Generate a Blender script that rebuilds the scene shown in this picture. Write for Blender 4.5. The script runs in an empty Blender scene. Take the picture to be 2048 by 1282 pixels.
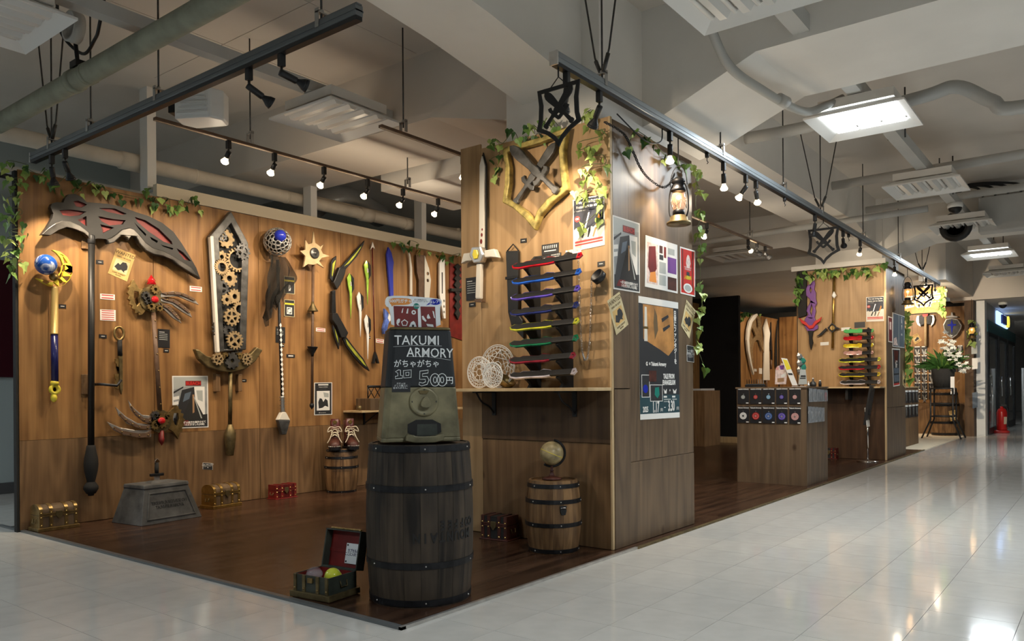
import bpy, bmesh, math, random
from math import pi, sin, cos, radians as R
from mathutils import Matrix, Vector, noise
from mathutils.geometry import tessellate_polygon
random.seed(7)
S = bpy.context.scene
COL = S.collection
# ---------------------------------------------------------------- camera
CAM_F, CAM_Y, YAW, ROLL = 1559.0, 780.0, math.atan2(1201, 1559), 0.0075
cd = bpy.data.cameras.new('camera'); cam = bpy.data.objects.new('camera', cd); COL.objects.link(cam)
cd.sensor_width = 36; cd.lens = CAM_F / 2048 * 36; cd.shift_y = (CAM_Y - 641) / 2048; cd.clip_start = .02; cd.clip_end = 200
fw = Vector((-sin(YAW), cos(YAW), 0)); rt = Vector((cos(YAW), sin(YAW), 0)); up = Vector((0, 0, 1))
cx_ = rt * cos(ROLL) - up * sin(ROLL); cy_ = rt * sin(ROLL) + up * cos(ROLL)
mw = Matrix((cx_, cy_, -fw)).transposed().to_4x4(); mw.translation = (0, 0, .9)
cam.matrix_world = mw; S.camera = cam
# ---------------------------------------------------------------- world, exposure
S.view_settings.view_transform = 'Standard'; S.view_settings.look = 'None'
S.view_settings.gamma = 1; S.view_settings.use_curve_mapping = False; S.view_settings.exposure = 0.0
S.cycles.use_denoising = True
S.cycles.max_bounces = 6; S.cycles.diffuse_bounces = 4; S.cycles.glossy_bounces = 3; S.cycles.transmission_bounces = 4; S.cycles.use_adaptive_sampling = True; S.cycles.adaptive_threshold = .06; S.cycles.adaptive_min_samples = 20
S.cycles.sample_clamp_indirect = 4
S.cycles.caustics_reflective = False; S.cycles.caustics_refractive = False
wd = bpy.data.worlds.new('world'); S.world = wd; wd.use_nodes = True
wd.node_tree.nodes['Background'].inputs[0].default_value = (.62, .72, .8, 1); wd.node_tree.nodes['Background'].inputs[1].default_value = .06
WARM = (1.0, .82, .60); COOL = (.86, .95, 1.0)
SPOTW, AREAW = 32.0, 46.0
# ---------------------------------------------------------------- helpers
XL, PY, XR = -5.63, 3.75, -2.19          # left shop wall plane, pillar front plane, pillar corridor-side plane
FL = Matrix(((0, 0, 1, XL), (1, 0, 0, 0), (0, 1, 0, 0), (0, 0, 0, 1)))     # (along y, up, out of wall)
FR = Matrix(((0, 0, 1, XR), (1, 0, 0, 0), (0, 1, 0, 0), (0, 0, 0, 1)))
FP = Matrix(((1, 0, 0, 0), (0, 0, -1, PY), (0, 1, 0, 0), (0, 0, 0, 1)))    # (along x, up, toward -y)
def FX(x): return Matrix(((0, 0, 1, x), (1, 0, 0, 0), (0, 1, 0, 0), (0, 0, 0, 1)))
def FY(y): return Matrix(((1, 0, 0, 0), (0, 0, -1, y), (0, 1, 0, 0), (0, 0, 0, 1)))
def T(x, y, z=0): return Matrix.Translation((x, y, z))
def RZ(a): return Matrix.Rotation(a, 4, 'Z')
def RX(a): return Matrix.Rotation(a, 4, 'X')
def RY(a): return Matrix.Rotation(a, 4, 'Y')
def SC(x, y=None, z=None):
    return Matrix.Diagonal((x, x if y is None else y, x if z is None else z, 1))
def aim(p, q, roll=0):
    "matrix at p whose local z points to q"
    d = (Vector(q) - Vector(p)).normalized()
    m = d.to_track_quat('Z', 'Y').to_matrix().to_4x4(); m.translation = p
    return m
class MB:
    def __init__(s, M=None): s.v = []; s.f = []; s.mi = []; s.M = M or Matrix(); s.k = 0; s.sm = []
    def add(s, vs, fs, smooth=False, M=None):
        m = s.M @ M if M is not None else s.M
        b = len(s.v); s.v += [m @ Vector(v) for v in vs]
        fl = m.to_3x3().determinant() < 0
        for f in fs:
            f = [b + i for i in f]
            s.f.append(f[::-1] if fl else f); s.mi.append(s.k); s.sm.append(smooth)
        return s
    def box(s, x0, x1, y0, y1, z0, z1, M=None):
        return s.add([(x0, y0, z0), (x1, y0, z0), (x1, y1, z0), (x0, y1, z0), (x0, y0, z1), (x1, y0, z1), (x1, y1, z1), (x0, y1, z1)],
                     [(3, 2, 1, 0), (4, 5, 6, 7), (0, 1, 5, 4), (1, 2, 6, 5), (2, 3, 7, 6), (3, 0, 4, 7)], M=M)
    def prism(s, o, z0, z1, holes=(), M=None, inset=0, smooth=False):
        loops = [list(o)] + [list(h) for h in holes]
        def area(l): return sum(a[0] * b[1] - b[0] * a[1] for a, b in zip(l, l[1:] + l[:1]))
        if area(loops[0]) < 0: loops[0].reverse()
        for h in loops[1:]:
            if area(h) > 0: h.reverse()
        flat = [p for l in loops for p in l]; n = len(flat)
        tri = tessellate_polygon([[Vector((p[0], p[1], 0)) for p in l] for l in loops])
        fs = []
        for t in tri:
            a, b, c = (flat[i] for i in t)
            if (b[0] - a[0]) * (c[1] - a[1]) - (b[1] - a[1]) * (c[0] - a[0]) < 0: t = (t[0], t[2], t[1])
            fs.append(tuple(i + n for i in t)); fs.append((t[2], t[1], t[0]))
        k = 0
        for l in loops:
            m = len(l)
            for i in range(m):
                j = (i + 1) % m; fs.append((k + i, k + j, n + k + j, n + k + i))
            k += m
        return s.add([(p[0], p[1], z0) for p in flat] + [(p[0], p[1], z1) for p in flat], fs, M=M)
    def ridge(s, o, z0, z1, zc, spine, M=None):
        "outline wall z0..z1 with the top faces rising to a spine point list (fan by nearest)"
        n = len(o); a = sum(p[0] * q[1] - q[0] * p[1] for p, q in zip(o, o[1:] + o[:1]))
        o = list(o) if a > 0 else list(o)[::-1]
        vs = [(p[0], p[1], z0) for p in o] + [(p[0], p[1], z1) for p in o] + [(p[0], p[1], zc) for p in spine]
        near = [min(range(len(spine)), key=lambda k: (spine[k][0] - p[0]) ** 2 + (spine[k][1] - p[1]) ** 2) for p in o]
        fs = [tuple(range(n))[::-1]]
        for i in range(n):
            j = (i + 1) % n; fs.append((i, j, n + j, n + i))
            fs.append((n + i, n + j, 2 * n + near[j]) if near[i] == near[j] else (n + i, n + j, 2 * n + near[j], 2 * n + near[i]))
        return s.add(vs, fs, M=M)
    def lathe(s, prof, n=20, M=None, smooth=True, a0=0):
        vs = []; fs = []; m = len(prof)
        for i in range(n):
            a = a0 + 2 * pi * i / n
            vs += [(r * cos(a), r * sin(a), z) for r, z in prof]
        for i in range(n):
            j = (i + 1) % n
            for k in range(m - 1): fs.append((i * m + k, j * m + k, j * m + k + 1, i * m + k + 1))
        if prof[0][0] > 1e-6: fs.append(tuple(i * m for i in range(n))[::-1])
        if prof[-1][0] > 1e-6: fs.append(tuple(i * m + m - 1 for i in range(n)))
        return s.add(vs, fs, smooth, M)
    def tube(s, path, r, n=8, M=None, closed=False, smooth=True, flat=1.0):
        P = [Vector(p) for p in path]; m = len(P); vs = []; fs = []
        rr = r if isinstance(r, (list, tuple)) else [r] * m
        pn = None
        for i in range(m):
            d = (P[(i + 1) % m] - P[i - 1]) if closed else (P[min(i + 1, m - 1)] - P[max(i - 1, 0)])
            d.normalize()
            if pn is None:
                h = Vector((0, 0, 1)) if abs(d.z) < .9 else Vector((1, 0, 0))
                pn = (h - d * h.dot(d)).normalized()
            else:
                pn = (pn - d * pn.dot(d)).normalized()
            b = d.cross(pn)
            for k in range(n):
                a = 2 * pi * k / n; vs.append(P[i] + (pn * cos(a) * flat + b * sin(a)) * rr[i])
        for i in range(m if closed else m - 1):
            j = (i + 1) % m
            for k in range(n):
                l = (k + 1) % n; fs.append((i * n + k, i * n + l, j * n + l, j * n + k))
        if not closed: fs += [tuple(range(n))[::-1], tuple((m - 1) * n + k for k in range(n))]
        return s.add(vs, fs, smooth, M)
    def sphere(s, c, r, n=16, m=10, M=None, sc=(1, 1, 1)):
        pr = [(sin(pi * k / m), -cos(pi * k / m)) for k in range(m + 1)]; pr[0] = (0, -1); pr[-1] = (0, 1)
        mm = T(*c) @ SC(r * sc[0], r * sc[1], r * sc[2])
        return s.lathe(pr, n, mm if M is None else M @ mm)
    def build(s, name, mat, parent=None, bevel=0, seg=2, label=None):
        me = bpy.data.meshes.new(name); o = bpy.data.objects.new(name, me); COL.objects.link(o)
        if parent is not None:
            inv = WM[parent.name].inverted(); o.parent = parent; WM[o.name] = WM[parent.name]
        else:
            xs = [v.x for v in s.v]; ys = [v.y for v in s.v]; zs = [v.z for v in s.v]
            mt = T((min(xs) + max(xs)) / 2, (min(ys) + max(ys)) / 2, min(zs)); inv = mt.inverted(); o.matrix_world = mt; WM[o.name] = mt
        me.from_pydata([inv @ v for v in s.v], [], s.f)
        for m in (mat if isinstance(mat, (list, tuple)) else [mat]): me.materials.append(MT[m] if isinstance(m, str) else m)
        me.polygons.foreach_set('material_index', s.mi); me.polygons.foreach_set('use_smooth', s.sm)
        if bevel:
            b = o.modifiers.new('bevel', 'BEVEL'); b.width = bevel; b.segments = seg; b.limit_method = 'ANGLE'; b.angle_limit = R(40)
        if label: o['label'] = label
        return o
WM = {}
def tag(o, label, cat, group=None, kind=None):
    if kind: o['kind'] = kind
    if label: o['label'] = label
    if cat: o['category'] = cat
    if group: o['group'] = group
    return o
def thing(name, label, cat, M=None, group=None):
    o = bpy.data.objects.new(name, None); COL.objects.link(o); o.empty_display_size = .05
    o.matrix_world = M or Matrix(); WM[o.name] = o.matrix_world.copy()
    return tag(o, label, cat, group)
def dup(root, M, label=None, group=None):
    def cp(o, par):
        c = o.copy(); COL.objects.link(c); c.parent = par
        for ch in [q for q in bpy.data.objects if q.parent == o]: cp(ch, c)
        return c
    r = cp(root, None); r.matrix_world = M; WM[r.name] = M
    if label: r['label'] = label
    if group: r['group'] = group
    return r
def struct(o): o['kind'] = 'structure'; return o
def text(s, size, M, mat, parent, name='lettering', depth=.0008, align='CENTER', sx=1.0, bold=0, space=1.0):
    c = bpy.data.curves.new(name, 'FONT'); c.body = s; c.size = size; c.extrude = depth; c.align_x = align; c.align_y = 'CENTER'; c.resolution_u = 2
    c.offset = bold; c.space_line = .95; c.space_character = space
    o = bpy.data.objects.new(name, c); COL.objects.link(o); c.materials.append(MT[mat])
    o.parent = parent; o.matrix_local = WM[parent.name].inverted() @ M @ SC(sx, 1, 1); WM[o.name] = M
    return o
def spot(name, p, q, w=None, ang=70, col=WARM, blend=.6, rad=.013, parent=None):
    l = bpy.data.lights.new(name, 'SPOT'); l.energy = SPOTW if w is None else w; l.spot_size = R(ang); l.spot_blend = blend; l.color = col; l.shadow_soft_size = rad
    o = bpy.data.objects.new(name, l); COL.objects.link(o)
    m = (Vector(p) - Vector(q)).normalized().to_track_quat('Z', 'Y').to_matrix().to_4x4(); m.translation = p
    if parent: o.parent = parent; o.matrix_local = WM[parent.name].inverted() @ m
    else: o.matrix_world = m
    return o
def circ(cx, cy, r, n=24, ry=None, a0=0): return [(cx + r * cos(a0 + 2 * pi * i / n), cy + (ry or r) * sin(a0 + 2 * pi * i / n)) for i in range(n)]
def rect(x0, x1, y0, y1): return [(x0, y0), (x1, y0), (x1, y1), (x0, y1)]
def star(cx, cy, r1, r2, n, a0=pi / 2): return [(cx + (r1 if i % 2 == 0 else r2) * cos(a0 + pi * i / n), cy + (r1 if i % 2 == 0 else r2) * sin(a0 + pi * i / n)) for i in range(2 * n)]
def gear(cx, cy, r, n, d=None, a0=0):
    d = d or r * .2; o = []
    for i in range(n):
        a = a0 + 2 * pi * i / n; w = 2 * pi / n
        for t, q in ((-.28, r - d), (-.2, r), (.2, r), (.28, r - d)): o.append((cx + q * cos(a + t * w), cy + q * sin(a + t * w)))
    return o
def smooth2(pts, it=2, closed=True):
    for _ in range(it):
        n = len(pts); o = []
        for i in range(n if closed else n - 1):
            a = pts[i]; b = pts[(i + 1) % n]
            o += [(.75 * a[0] + .25 * b[0], .75 * a[1] + .25 * b[1]), (.25 * a[0] + .75 * b[0], .25 * a[1] + .75 * b[1])]
        pts = o if closed else [pts[0]] + o + [pts[-1]]
    return pts
def bez(pts, n=6):
    "Catmull-Rom through 3-D points"
    P = [Vector(p) for p in pts]; o = []
    for i in range(len(P) - 1):
        a = P[max(i - 1, 0)]; b = P[i]; c = P[i + 1]; d = P[min(i + 2, len(P) - 1)]
        for k in range(n):
            t = k / n; o.append(.5 * ((2 * b) + (c - a) * t + (2 * a - 5 * b + 4 * c - d) * t * t + (3 * b - a - 3 * c + d) * t ** 3))
    return o + [P[-1]]
# ---------------------------------------------------------------- materials
MT = {}
def mat(name, col, rough=.5, metal=0, emit=None, es=0, trans=0, alpha=1, spec=.5, coat=0, var=0, vs=6, bump=0, bs=40, ior=1.45):
    m = bpy.data.materials.new(name); m.use_nodes = True; n = m.node_tree.nodes; l = m.node_tree.links; b = n['Principled BSDF']
    b.inputs['Base Color'].default_value = (*col, 1); b.inputs['Roughness'].default_value = rough; b.inputs['Metallic'].default_value = metal
    b.inputs['Transmission Weight'].default_value = trans; b.inputs['Alpha'].default_value = alpha; b.inputs['Specular IOR Level'].default_value = spec
    b.inputs['Coat Weight'].default_value = coat; b.inputs['IOR'].default_value = ior
    if emit: b.inputs['Emission Color'].default_value = (*emit, 1); b.inputs['Emission Strength'].default_value = es
    if var or bump:
        tc = n.new('ShaderNodeTexCoord'); nz = n.new('ShaderNodeTexNoise'); nz.inputs['Scale'].default_value = vs; nz.inputs['Detail'].default_value = 6
        l.new(tc.outputs['Object'], nz.inputs['Vector'])
        if var:
            r = n.new('ShaderNodeValToRGB'); r.color_ramp.elements[0].position = .3; r.color_ramp.elements[1].position = .7
            r.color_ramp.elements[0].color = (*[c * (1 - var) for c in col], 1); r.color_ramp.elements[1].color = (*[min(1, c * (1 + var)) for c in col], 1)
            l.new(nz.outputs['Fac'], r.inputs[0]); l.new(r.outputs[0], b.inputs['Base Color'])
        if bump:
            n2 = n.new('ShaderNodeTexNoise'); n2.inputs['Scale'].default_value = bs; n2.inputs['Detail'].default_value = 4; l.new(tc.outputs['Object'], n2.inputs['Vector'])
            bp = n.new('ShaderNodeBump'); bp.inputs['Strength'].default_value = bump; bp.inputs['Distance'].default_value = .01
            l.new(n2.outputs['Fac'], bp.inputs['Height']); l.new(bp.outputs[0], b.inputs['Normal'])
    MT[name] = m; return m
def wood(name, light, dark, stretch=(3.4, 3.4, .42), bands=8, rough=.55, fine=(34, 34, 1.3), blotch=.35, spec=.3, knot=True, coat=0):
    m = bpy.data.materials.new(name); m.use_nodes = True; n = m.node_tree.nodes; l = m.node_tree.links; b = n['Principled BSDF']
    def N(t, **k):
        q = n.new(t)
        for a, v in k.items(): q.inputs[a].default_value = v
        return q
    tc = n.new('ShaderNodeTexCoord'); oi = n.new('ShaderNodeObjectInfo')
    ad = N('ShaderNodeVectorMath'); ad.operation = 'ADD'; mu = n.new('ShaderNodeMath'); mu.operation = 'MULTIPLY'; mu.inputs[1].default_value = 37.
    l.new(oi.outputs['Random'], mu.inputs[0]); l.new(tc.outputs['Object'], ad.inputs[0]); l.new(mu.outputs[0], ad.inputs[1])
    def mp(sc):
        q = n.new('ShaderNodeMapping'); q.inputs['Scale'].default_value = sc; l.new(ad.outputs[0], q.inputs[0]); return q
    a = N('ShaderNodeTexNoise', Scale=1., Detail=2., Roughness=.45); l.new(mp(stretch).outputs[0], a.inputs['Vector'])
    k = n.new('ShaderNodeMath'); k.operation = 'MULTIPLY'; k.inputs[1].default_value = bands * 6.283; l.new(a.outputs['Fac'], k.inputs[0])
    sn = n.new('ShaderNodeMath'); sn.operation = 'SINE'; l.new(k.outputs[0], sn.inputs[0])
    f = N('ShaderNodeTexNoise', Scale=1., Detail=5., Roughness=.6); l.new(mp(fine).outputs[0], f.inputs['Vector'])
    bl = N('ShaderNodeTexNoise', Scale=2.2, Detail=3.); l.new(ad.outputs[0], bl.inputs['Vector'])
    s1 = n.new('ShaderNodeMath'); s1.operation = 'MULTIPLY_ADD'; s1.inputs[1].default_value = .10; l.new(sn.outputs[0], s1.inputs[0]); fm = n.new('ShaderNodeMath'); fm.operation = 'MULTIPLY_ADD'; fm.inputs[1].default_value = .7; fm.inputs[2].default_value = .15; l.new(f.outputs['Fac'], fm.inputs[0]); l.new(fm.outputs[0], s1.inputs[2])
    s2 = n.new('ShaderNodeMath'); s2.operation = 'MULTIPLY_ADD'; s2.inputs[1].default_value = blotch * 2; l.new(bl.outputs['Fac'], s2.inputs[0]); l.new(s1.outputs[0], s2.inputs[2])
    s3 = n.new('ShaderNodeMath'); s3.operation = 'SUBTRACT'; s3.inputs[1].default_value = blotch; l.new(s2.outputs[0], s3.inputs[0])
    r = n.new('ShaderNodeValToRGB'); r.color_ramp.elements[0].position = .22; r.color_ramp.elements[1].position = .78
    r.color_ramp.elements[0].color = (*dark, 1); r.color_ramp.elements[1].color = (*light, 1); l.new(s3.outputs[0], r.inputs[0])
    out = r.outputs[0]
    if knot:
        vo = N('ShaderNodeTexVoronoi', Scale=1.); l.new(mp((3.1, 3.1, 2.2)).outputs[0], vo.inputs['Vector'])
        kr = n.new('ShaderNodeValToRGB'); kr.color_ramp.elements[0].position = .03; kr.color_ramp.elements[1].position = .085
        kr.color_ramp.elements[0].color = (.45, .38, .32, 1); kr.color_ramp.elements[1].color = (1, 1, 1, 1); l.new(vo.outputs['Distance'], kr.inputs[0])
        mx = n.new('ShaderNodeMixRGB'); mx.blend_type = 'MULTIPLY'; mx.inputs[0].default_value = 1; l.new(out, mx.inputs[1]); l.new(kr.outputs[0], mx.inputs[2]); out = mx.outputs[0]
    l.new(out, b.inputs['Base Color']); b.inputs['Roughness'].default_value = rough; b.inputs['Specular IOR Level'].default_value = spec; b.inputs['Coat Weight'].default_value = coat
    bp = n.new('ShaderNodeBump'); bp.inputs['Strength'].default_value = .25; bp.inputs['Distance'].default_value = .004; l.new(s1.outputs[0], bp.inputs['Height']); l.new(bp.outputs[0], b.inputs['Normal'])
    MT[name] = m; return m
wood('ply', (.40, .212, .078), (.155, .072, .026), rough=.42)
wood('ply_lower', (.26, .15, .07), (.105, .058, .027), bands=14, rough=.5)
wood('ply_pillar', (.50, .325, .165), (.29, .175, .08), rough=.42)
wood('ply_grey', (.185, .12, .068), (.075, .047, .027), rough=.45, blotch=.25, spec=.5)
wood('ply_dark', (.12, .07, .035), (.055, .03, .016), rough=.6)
wood('pale_wood', (.62, .46, .26), (.45, .31, .16), rough=.5, knot=False)
wood('barrel_dark', (.066, .047, .031), (.012, .009, .007), stretch=(14, 14, 1.2), bands=5, rough=.6, blotch=.7, knot=False)
wood('barrel_warm', (.30, .17, .075), (.07, .035, .016), stretch=(14, 14, 1.5), bands=5, rough=.45, blotch=.5, knot=False)
wood('brown_floor', (.092, .045, .025), (.009, .004, .003), stretch=(16, .7, 5), fine=(46, 1.2, 5), bands=3, rough=.26, spec=.4, knot=False, blotch=.25)
wood('ply_shade', (.085, .044, .022), (.034, .017, .009), rough=.5)  # ply darkened in colour for the shade below the second pillar's shelf
mat('poster_orange', (.45, .21, .06), .5, var=.4, vs=9); mat('poster_grey', (.30, .31, .31), .5, var=.25, vs=14)
wood('box_wood', (.17, .11, .06), (.07, .045, .026), rough=.6, knot=False)
mat('tile', (.60, .58, .54), .09, var=.05, vs=9, spec=.6, bump=.035, bs=7); mat('grout', (.27, .26, .25), .7)
mat('white_paint', (.80, .775, .73), .75, var=.05, vs=2); mat('ceiling_paint', (.66, .61, .55), .85, var=.05, vs=1.5)
mat('grey_paint', (.52, .52, .50), .6, var=.05, vs=3); mat('cream', (.72, .62, .46), .6); mat('pale_wall', (.46, .53, .53), .7)
mat('black', (.012, .012, .013), .45); mat('matte_black', (.018, .017, .016), .85); mat('curtain', (.006, .006, .007), .95, bump=.3, bs=12)
mat('rail_grey', (.30, .33, .35), .35, .6); mat('rail_dark', (.15, .16, .165), .4, .4); mat('steel', (.42, .41, .39), .35, .9); mat('chrome', (.8, .8, .8), .08, 1)
mat('dark_steel', (.07, .068, .065), .45, .7, var=.3, vs=20); mat('iron', (.022, .022, .024), .45, .6, var=.3, vs=30)
mat('gold', (.42, .27, .08), .35, .9, var=.25, vs=25); mat('brass', (.30, .205, .08), .38, .85, var=.35, vs=30); mat('old_brass', (.16, .12, .055), .45, .7, var=.45, vs=18)
mat('bronze_paint', (.20, .175, .10), .42, .3, var=.5, vs=9); mat('silver', (.62, .60, .57), .3, .8, var=.15, vs=15); mat('pewter', (.105, .103, .10), .36, .7, var=.45, vs=16)
mat('stone', (.085, .085, .083), .6, var=.45, vs=11, bump=.2, bs=25); mat('stone_dark', (.03, .03, .03), .8)
mat('paper', (.78, .76, .72), .6); mat('white', (.82, .82, .80), .45); mat('off_white', (.70, .66, .58), .5); mat('ink', (.02, .02, .022), .6); mat('tag_black', (.018, .018, .02), .4)
mat('red', (.55, .03, .025), .4); mat('deep_red', (.17, .014, .011), .45, var=.25, vs=12); mat('scythe_red', (.28, .045, .04), .5, var=.3, vs=6); mat('wine', (.085, .008, .008), .35, var=.4, vs=18)
mat('yellow', (.75, .62, .06), .25); mat('wanted', (.62, .40, .14), .65, var=.2, vs=12); mat('wanted_dark', (.13, .08, .03), .7); mat('wanted_pale', (.62, .52, .30), .65, var=.2, vs=12); mat('orange', (.75, .28, .05), .5)
mat('gold_paint', (.50, .35, .12), .42, .35); mat('navy', (.012, .014, .09), .25); mat('earth', (.03, .16, .55), .2); mat('leaf', (.15, .28, .06), .45, var=.4, vs=30); mat('leaf_light', (.36, .47, .13), .45, var=.3, vs=30); mat('stem', (.09, .11, .04), .6)
mat('leaf_dark', (.035, .10, .02), .45, var=.4, vs=25); mat('flower', (.8, .8, .72), .6)
mat('green', (.30, .62, .05), .25); mat('blue', (.02, .035, .42), .2, coat=.5); mat('cyan', (.04, .35, .5), .25); mat('teal', (.02, .22, .17), .3); mat('purple', (.17, .06, .27), .45, var=.15); mat('pink', (.62, .30, .28), .4); mat('sky_blue', (.2, .42, .62), .4)
mat('scythe_black', (.02, .019, .018), .42, .3, var=.2, vs=8); mat('leather', (.075, .022, .015), .45, var=.4, vs=30); mat('brown', (.13, .075, .045), .5, var=.2, vs=20); mat('lace', (.75, .66, .5), .7)
mat('cloth_dark', (.012, .011, .009), .95, alpha=.78); mat('glass', (.9, .95, .95), .03, trans=1, spec=.5); mat('lamp_glass', (1, .86, .66), .05, trans=1)
mat('clear', (.95, .95, .97), .02, trans=1, ior=1.2); mat('clear_yellow', (.75, .78, .08), .08, trans=.6, ior=1.2); mat('plastic_bag', (.55, .56, .58), .18, trans=.0, alpha=.35)
mat('bulb', (1, .9, .7), .4, emit=(1, .82, .55), es=38); mat('flame', (1, .7, .3), .4, emit=(1, .62, .25), es=5)
mat('panel_lit', (1, 1, 1), .4, emit=(.88, .96, 1), es=5); mat('sign_blue', (.05, .1, .3), .4, emit=(.35, .55, 1), es=2.2); mat('sign_yellow', (.8, .7, .1), .4, emit=(1, .8, .1), es=1)
mat('louver', (.72, .72, .70), .3); mat('insul', (.30, .31, .24), .8, var=.15, vs=10, bump=.3, bs=30); mat('pipe', (.74, .65, .53), .6, var=.1, vs=6); mat('conduit', (.42, .42, .40), .6); mat('foil', (.5, .53, .55), .35, .7, bump=.5, bs=14)
mat('teal_header', (.02, .12, .13), .4); mat('ext_red', (.5, .015, .012), .25); mat('fig', (.7, .55, .5), .6, var=.3, vs=40); mat('cork', (.35, .2, .1), .8)
mat('stripe', (.4, .42, .4), .5); mat('skirt', (.10, .10, .10), .7); mat('maroon', (.06, .008, .015), .4)

# ================================================================ the setting
# mall floor: each near tile its own piece, the rest in one sheet
TP = .3105
fl = struct(MB().box(-14, 8, -4, 34, -.06, -.004).build('floor', 'grout'))
ox, oy = -1.838 + TP * 0, 2.264
tm = MB().box(-TP / 2 + .0010, TP / 2 - .0010, -TP / 2 + .0010, TP / 2 - .0010, -.004, 0)
def vis(x, y):
    p = Vector((x, y, -.9)); d = p.dot(fw)
    if d < .6: return None
    u = p.dot(rt) / d * CAM_F; v = .9 / d * CAM_F
    if abs(u) > 1150 or v > 640: return None
    return d
cand = []; rest = MB()
for i in range(-40, 30):
    for j in range(-12, 100):
        x = ox + (i + .5) * TP; y = oy + (j + .5) * TP
        if x < -13.8 or x > 7.8 or y < -3.8 or y > 33.8: continue
        if -5.7 < x < -2.12 - .2 and 2.07 + .2 < y < 12.4: continue
        d = vis(x, y); cand.append((d if d else 99 + abs(x) + abs(y), x, y, d))
cand.sort(key=lambda c: c[0]); proto = None
for k, (dd, x, y, d) in enumerate(cand):
    if k < 300 and d:
        if proto is None: o = proto = tm.build('tile', 'tile', fl)
        else: o = proto.copy(); COL.objects.link(o); o.parent = fl
        o.matrix_local = T(x, y)
    else: rest.box(x - TP / 2 + .0010, x + TP / 2 - .0010, y - TP / 2 + .0010, y + TP / 2 - .0010, -.004, 0)
o = rest.build('tile_field', 'tile', fl); o['kind'] = 'stuff'
# dark wood shop floor in planks, with metal edging
sf = struct(MB().box(-5.9, -2.135, 2.085, 12.3, -.002, .004).build('floor_shop', 'matte_black'))
PW, PL = .17, 1.55; pls = []
for i in range(22):
    x0 = -2.135 - i * PW; off = (i * .61) % PL
    y0 = 2.085 - off
    while y0 < 12.3:
        a, b = max(y0, 2.085), min(y0 + PL, 12.3)
        if b - a > .03: pls.append((x0 - PW, x0, a, b))
        y0 += PL
for (a, b, c, d) in pls:
    MB().box(max(a, -5.9) + .0006, b - .0006, c + .0006, d - .0006, .004, .009).build('plank', 'brown_floor', sf)
struct(MB().box(-6.0, -2.12, 2.06, 2.085, 0, .012).build('trim_1', 'rail_dark', None))
struct(MB().box(-2.135, -2.12, 2.06, 3.9, 0, .013).build('trim_2', 'silver', None))
struct(MB().box(-2.135, -2.115, 3.9, 12.35, 0, .011).build('trim_3', 'old_brass', None))
struct(MB().box(-9, -2.12, 12.3, 17.2, 0, .008).build('floor_far_bay', 'cream'))
# left shop wall: frame behind, ply sheets in front
wl = struct(MB().box(XL - .045, XL - .013, 2.05, 17.7, 0, 2.345).build('wall_left', 'matte_black'))
seams = [2.057, 2.96, 3.86, 4.735, 5.64, 6.55, 7.46, 8.37, 9.28, 10.19, 11.1, 12.01, 12.92, 13.83, 14.74, 15.65, 16.56, 17.47]
for a, b in zip(seams, seams[1:]):
    h = .594 + random.uniform(-.006, .006)
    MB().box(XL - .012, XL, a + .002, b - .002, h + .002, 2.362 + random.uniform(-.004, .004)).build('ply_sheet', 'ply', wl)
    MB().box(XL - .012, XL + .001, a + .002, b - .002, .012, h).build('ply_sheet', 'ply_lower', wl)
struct(MB().box(XL - .07, XL - .016, 3.0, 9.3, 2.368, 2.462).build('trim_4', 'cream'))      # cream board above the ply
for y in (3.02, 4.55, 6.0): struct(MB().box(XL - .30, XL - .19, y, y + .07, 2.455, 3.24).build('pillar_post', 'white_paint'))
struct(MB().box(XL - .048, XL - .004, 2.042, 2.056, .0, 2.35).build('trim_5', 'matte_black'))
# pillar one: ply-clad column
def pillar(y0, y1, xa, xb, name, long_face):
    p = struct(MB().box(xa + .02, xb - .02, y0 + .02, y1 - .02, .01, 2.38).build(name, 'matte_black'))
    return p
p1 = pillar(3.75, 4.80, -3.29, -2.19, 'pillar_clad', 0)
def sheet(par, m, *b): return MB().box(*b).build('ply_sheet', m, par)
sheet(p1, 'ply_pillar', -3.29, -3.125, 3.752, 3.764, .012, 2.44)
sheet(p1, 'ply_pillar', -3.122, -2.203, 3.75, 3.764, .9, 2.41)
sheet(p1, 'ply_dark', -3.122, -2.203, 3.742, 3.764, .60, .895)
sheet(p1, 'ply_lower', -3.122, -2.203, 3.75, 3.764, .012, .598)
sheet(p1, 'pale_wood', -2.202, -2.19, 3.746, 3.768, .012, 2.41)
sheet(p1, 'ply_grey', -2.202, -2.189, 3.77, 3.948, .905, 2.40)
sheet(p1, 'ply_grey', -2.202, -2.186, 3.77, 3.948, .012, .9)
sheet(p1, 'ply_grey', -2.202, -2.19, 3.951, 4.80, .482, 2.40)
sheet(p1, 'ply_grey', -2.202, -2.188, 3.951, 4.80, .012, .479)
sheet(p1, 'ply_lower', -3.28, -2.2, 4.79, 4.80, .012, 2.38)
sheet(p1, 'ply_lower', -3.29, -3.278, 3.765, 4.79, .012, 2.38)
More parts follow.
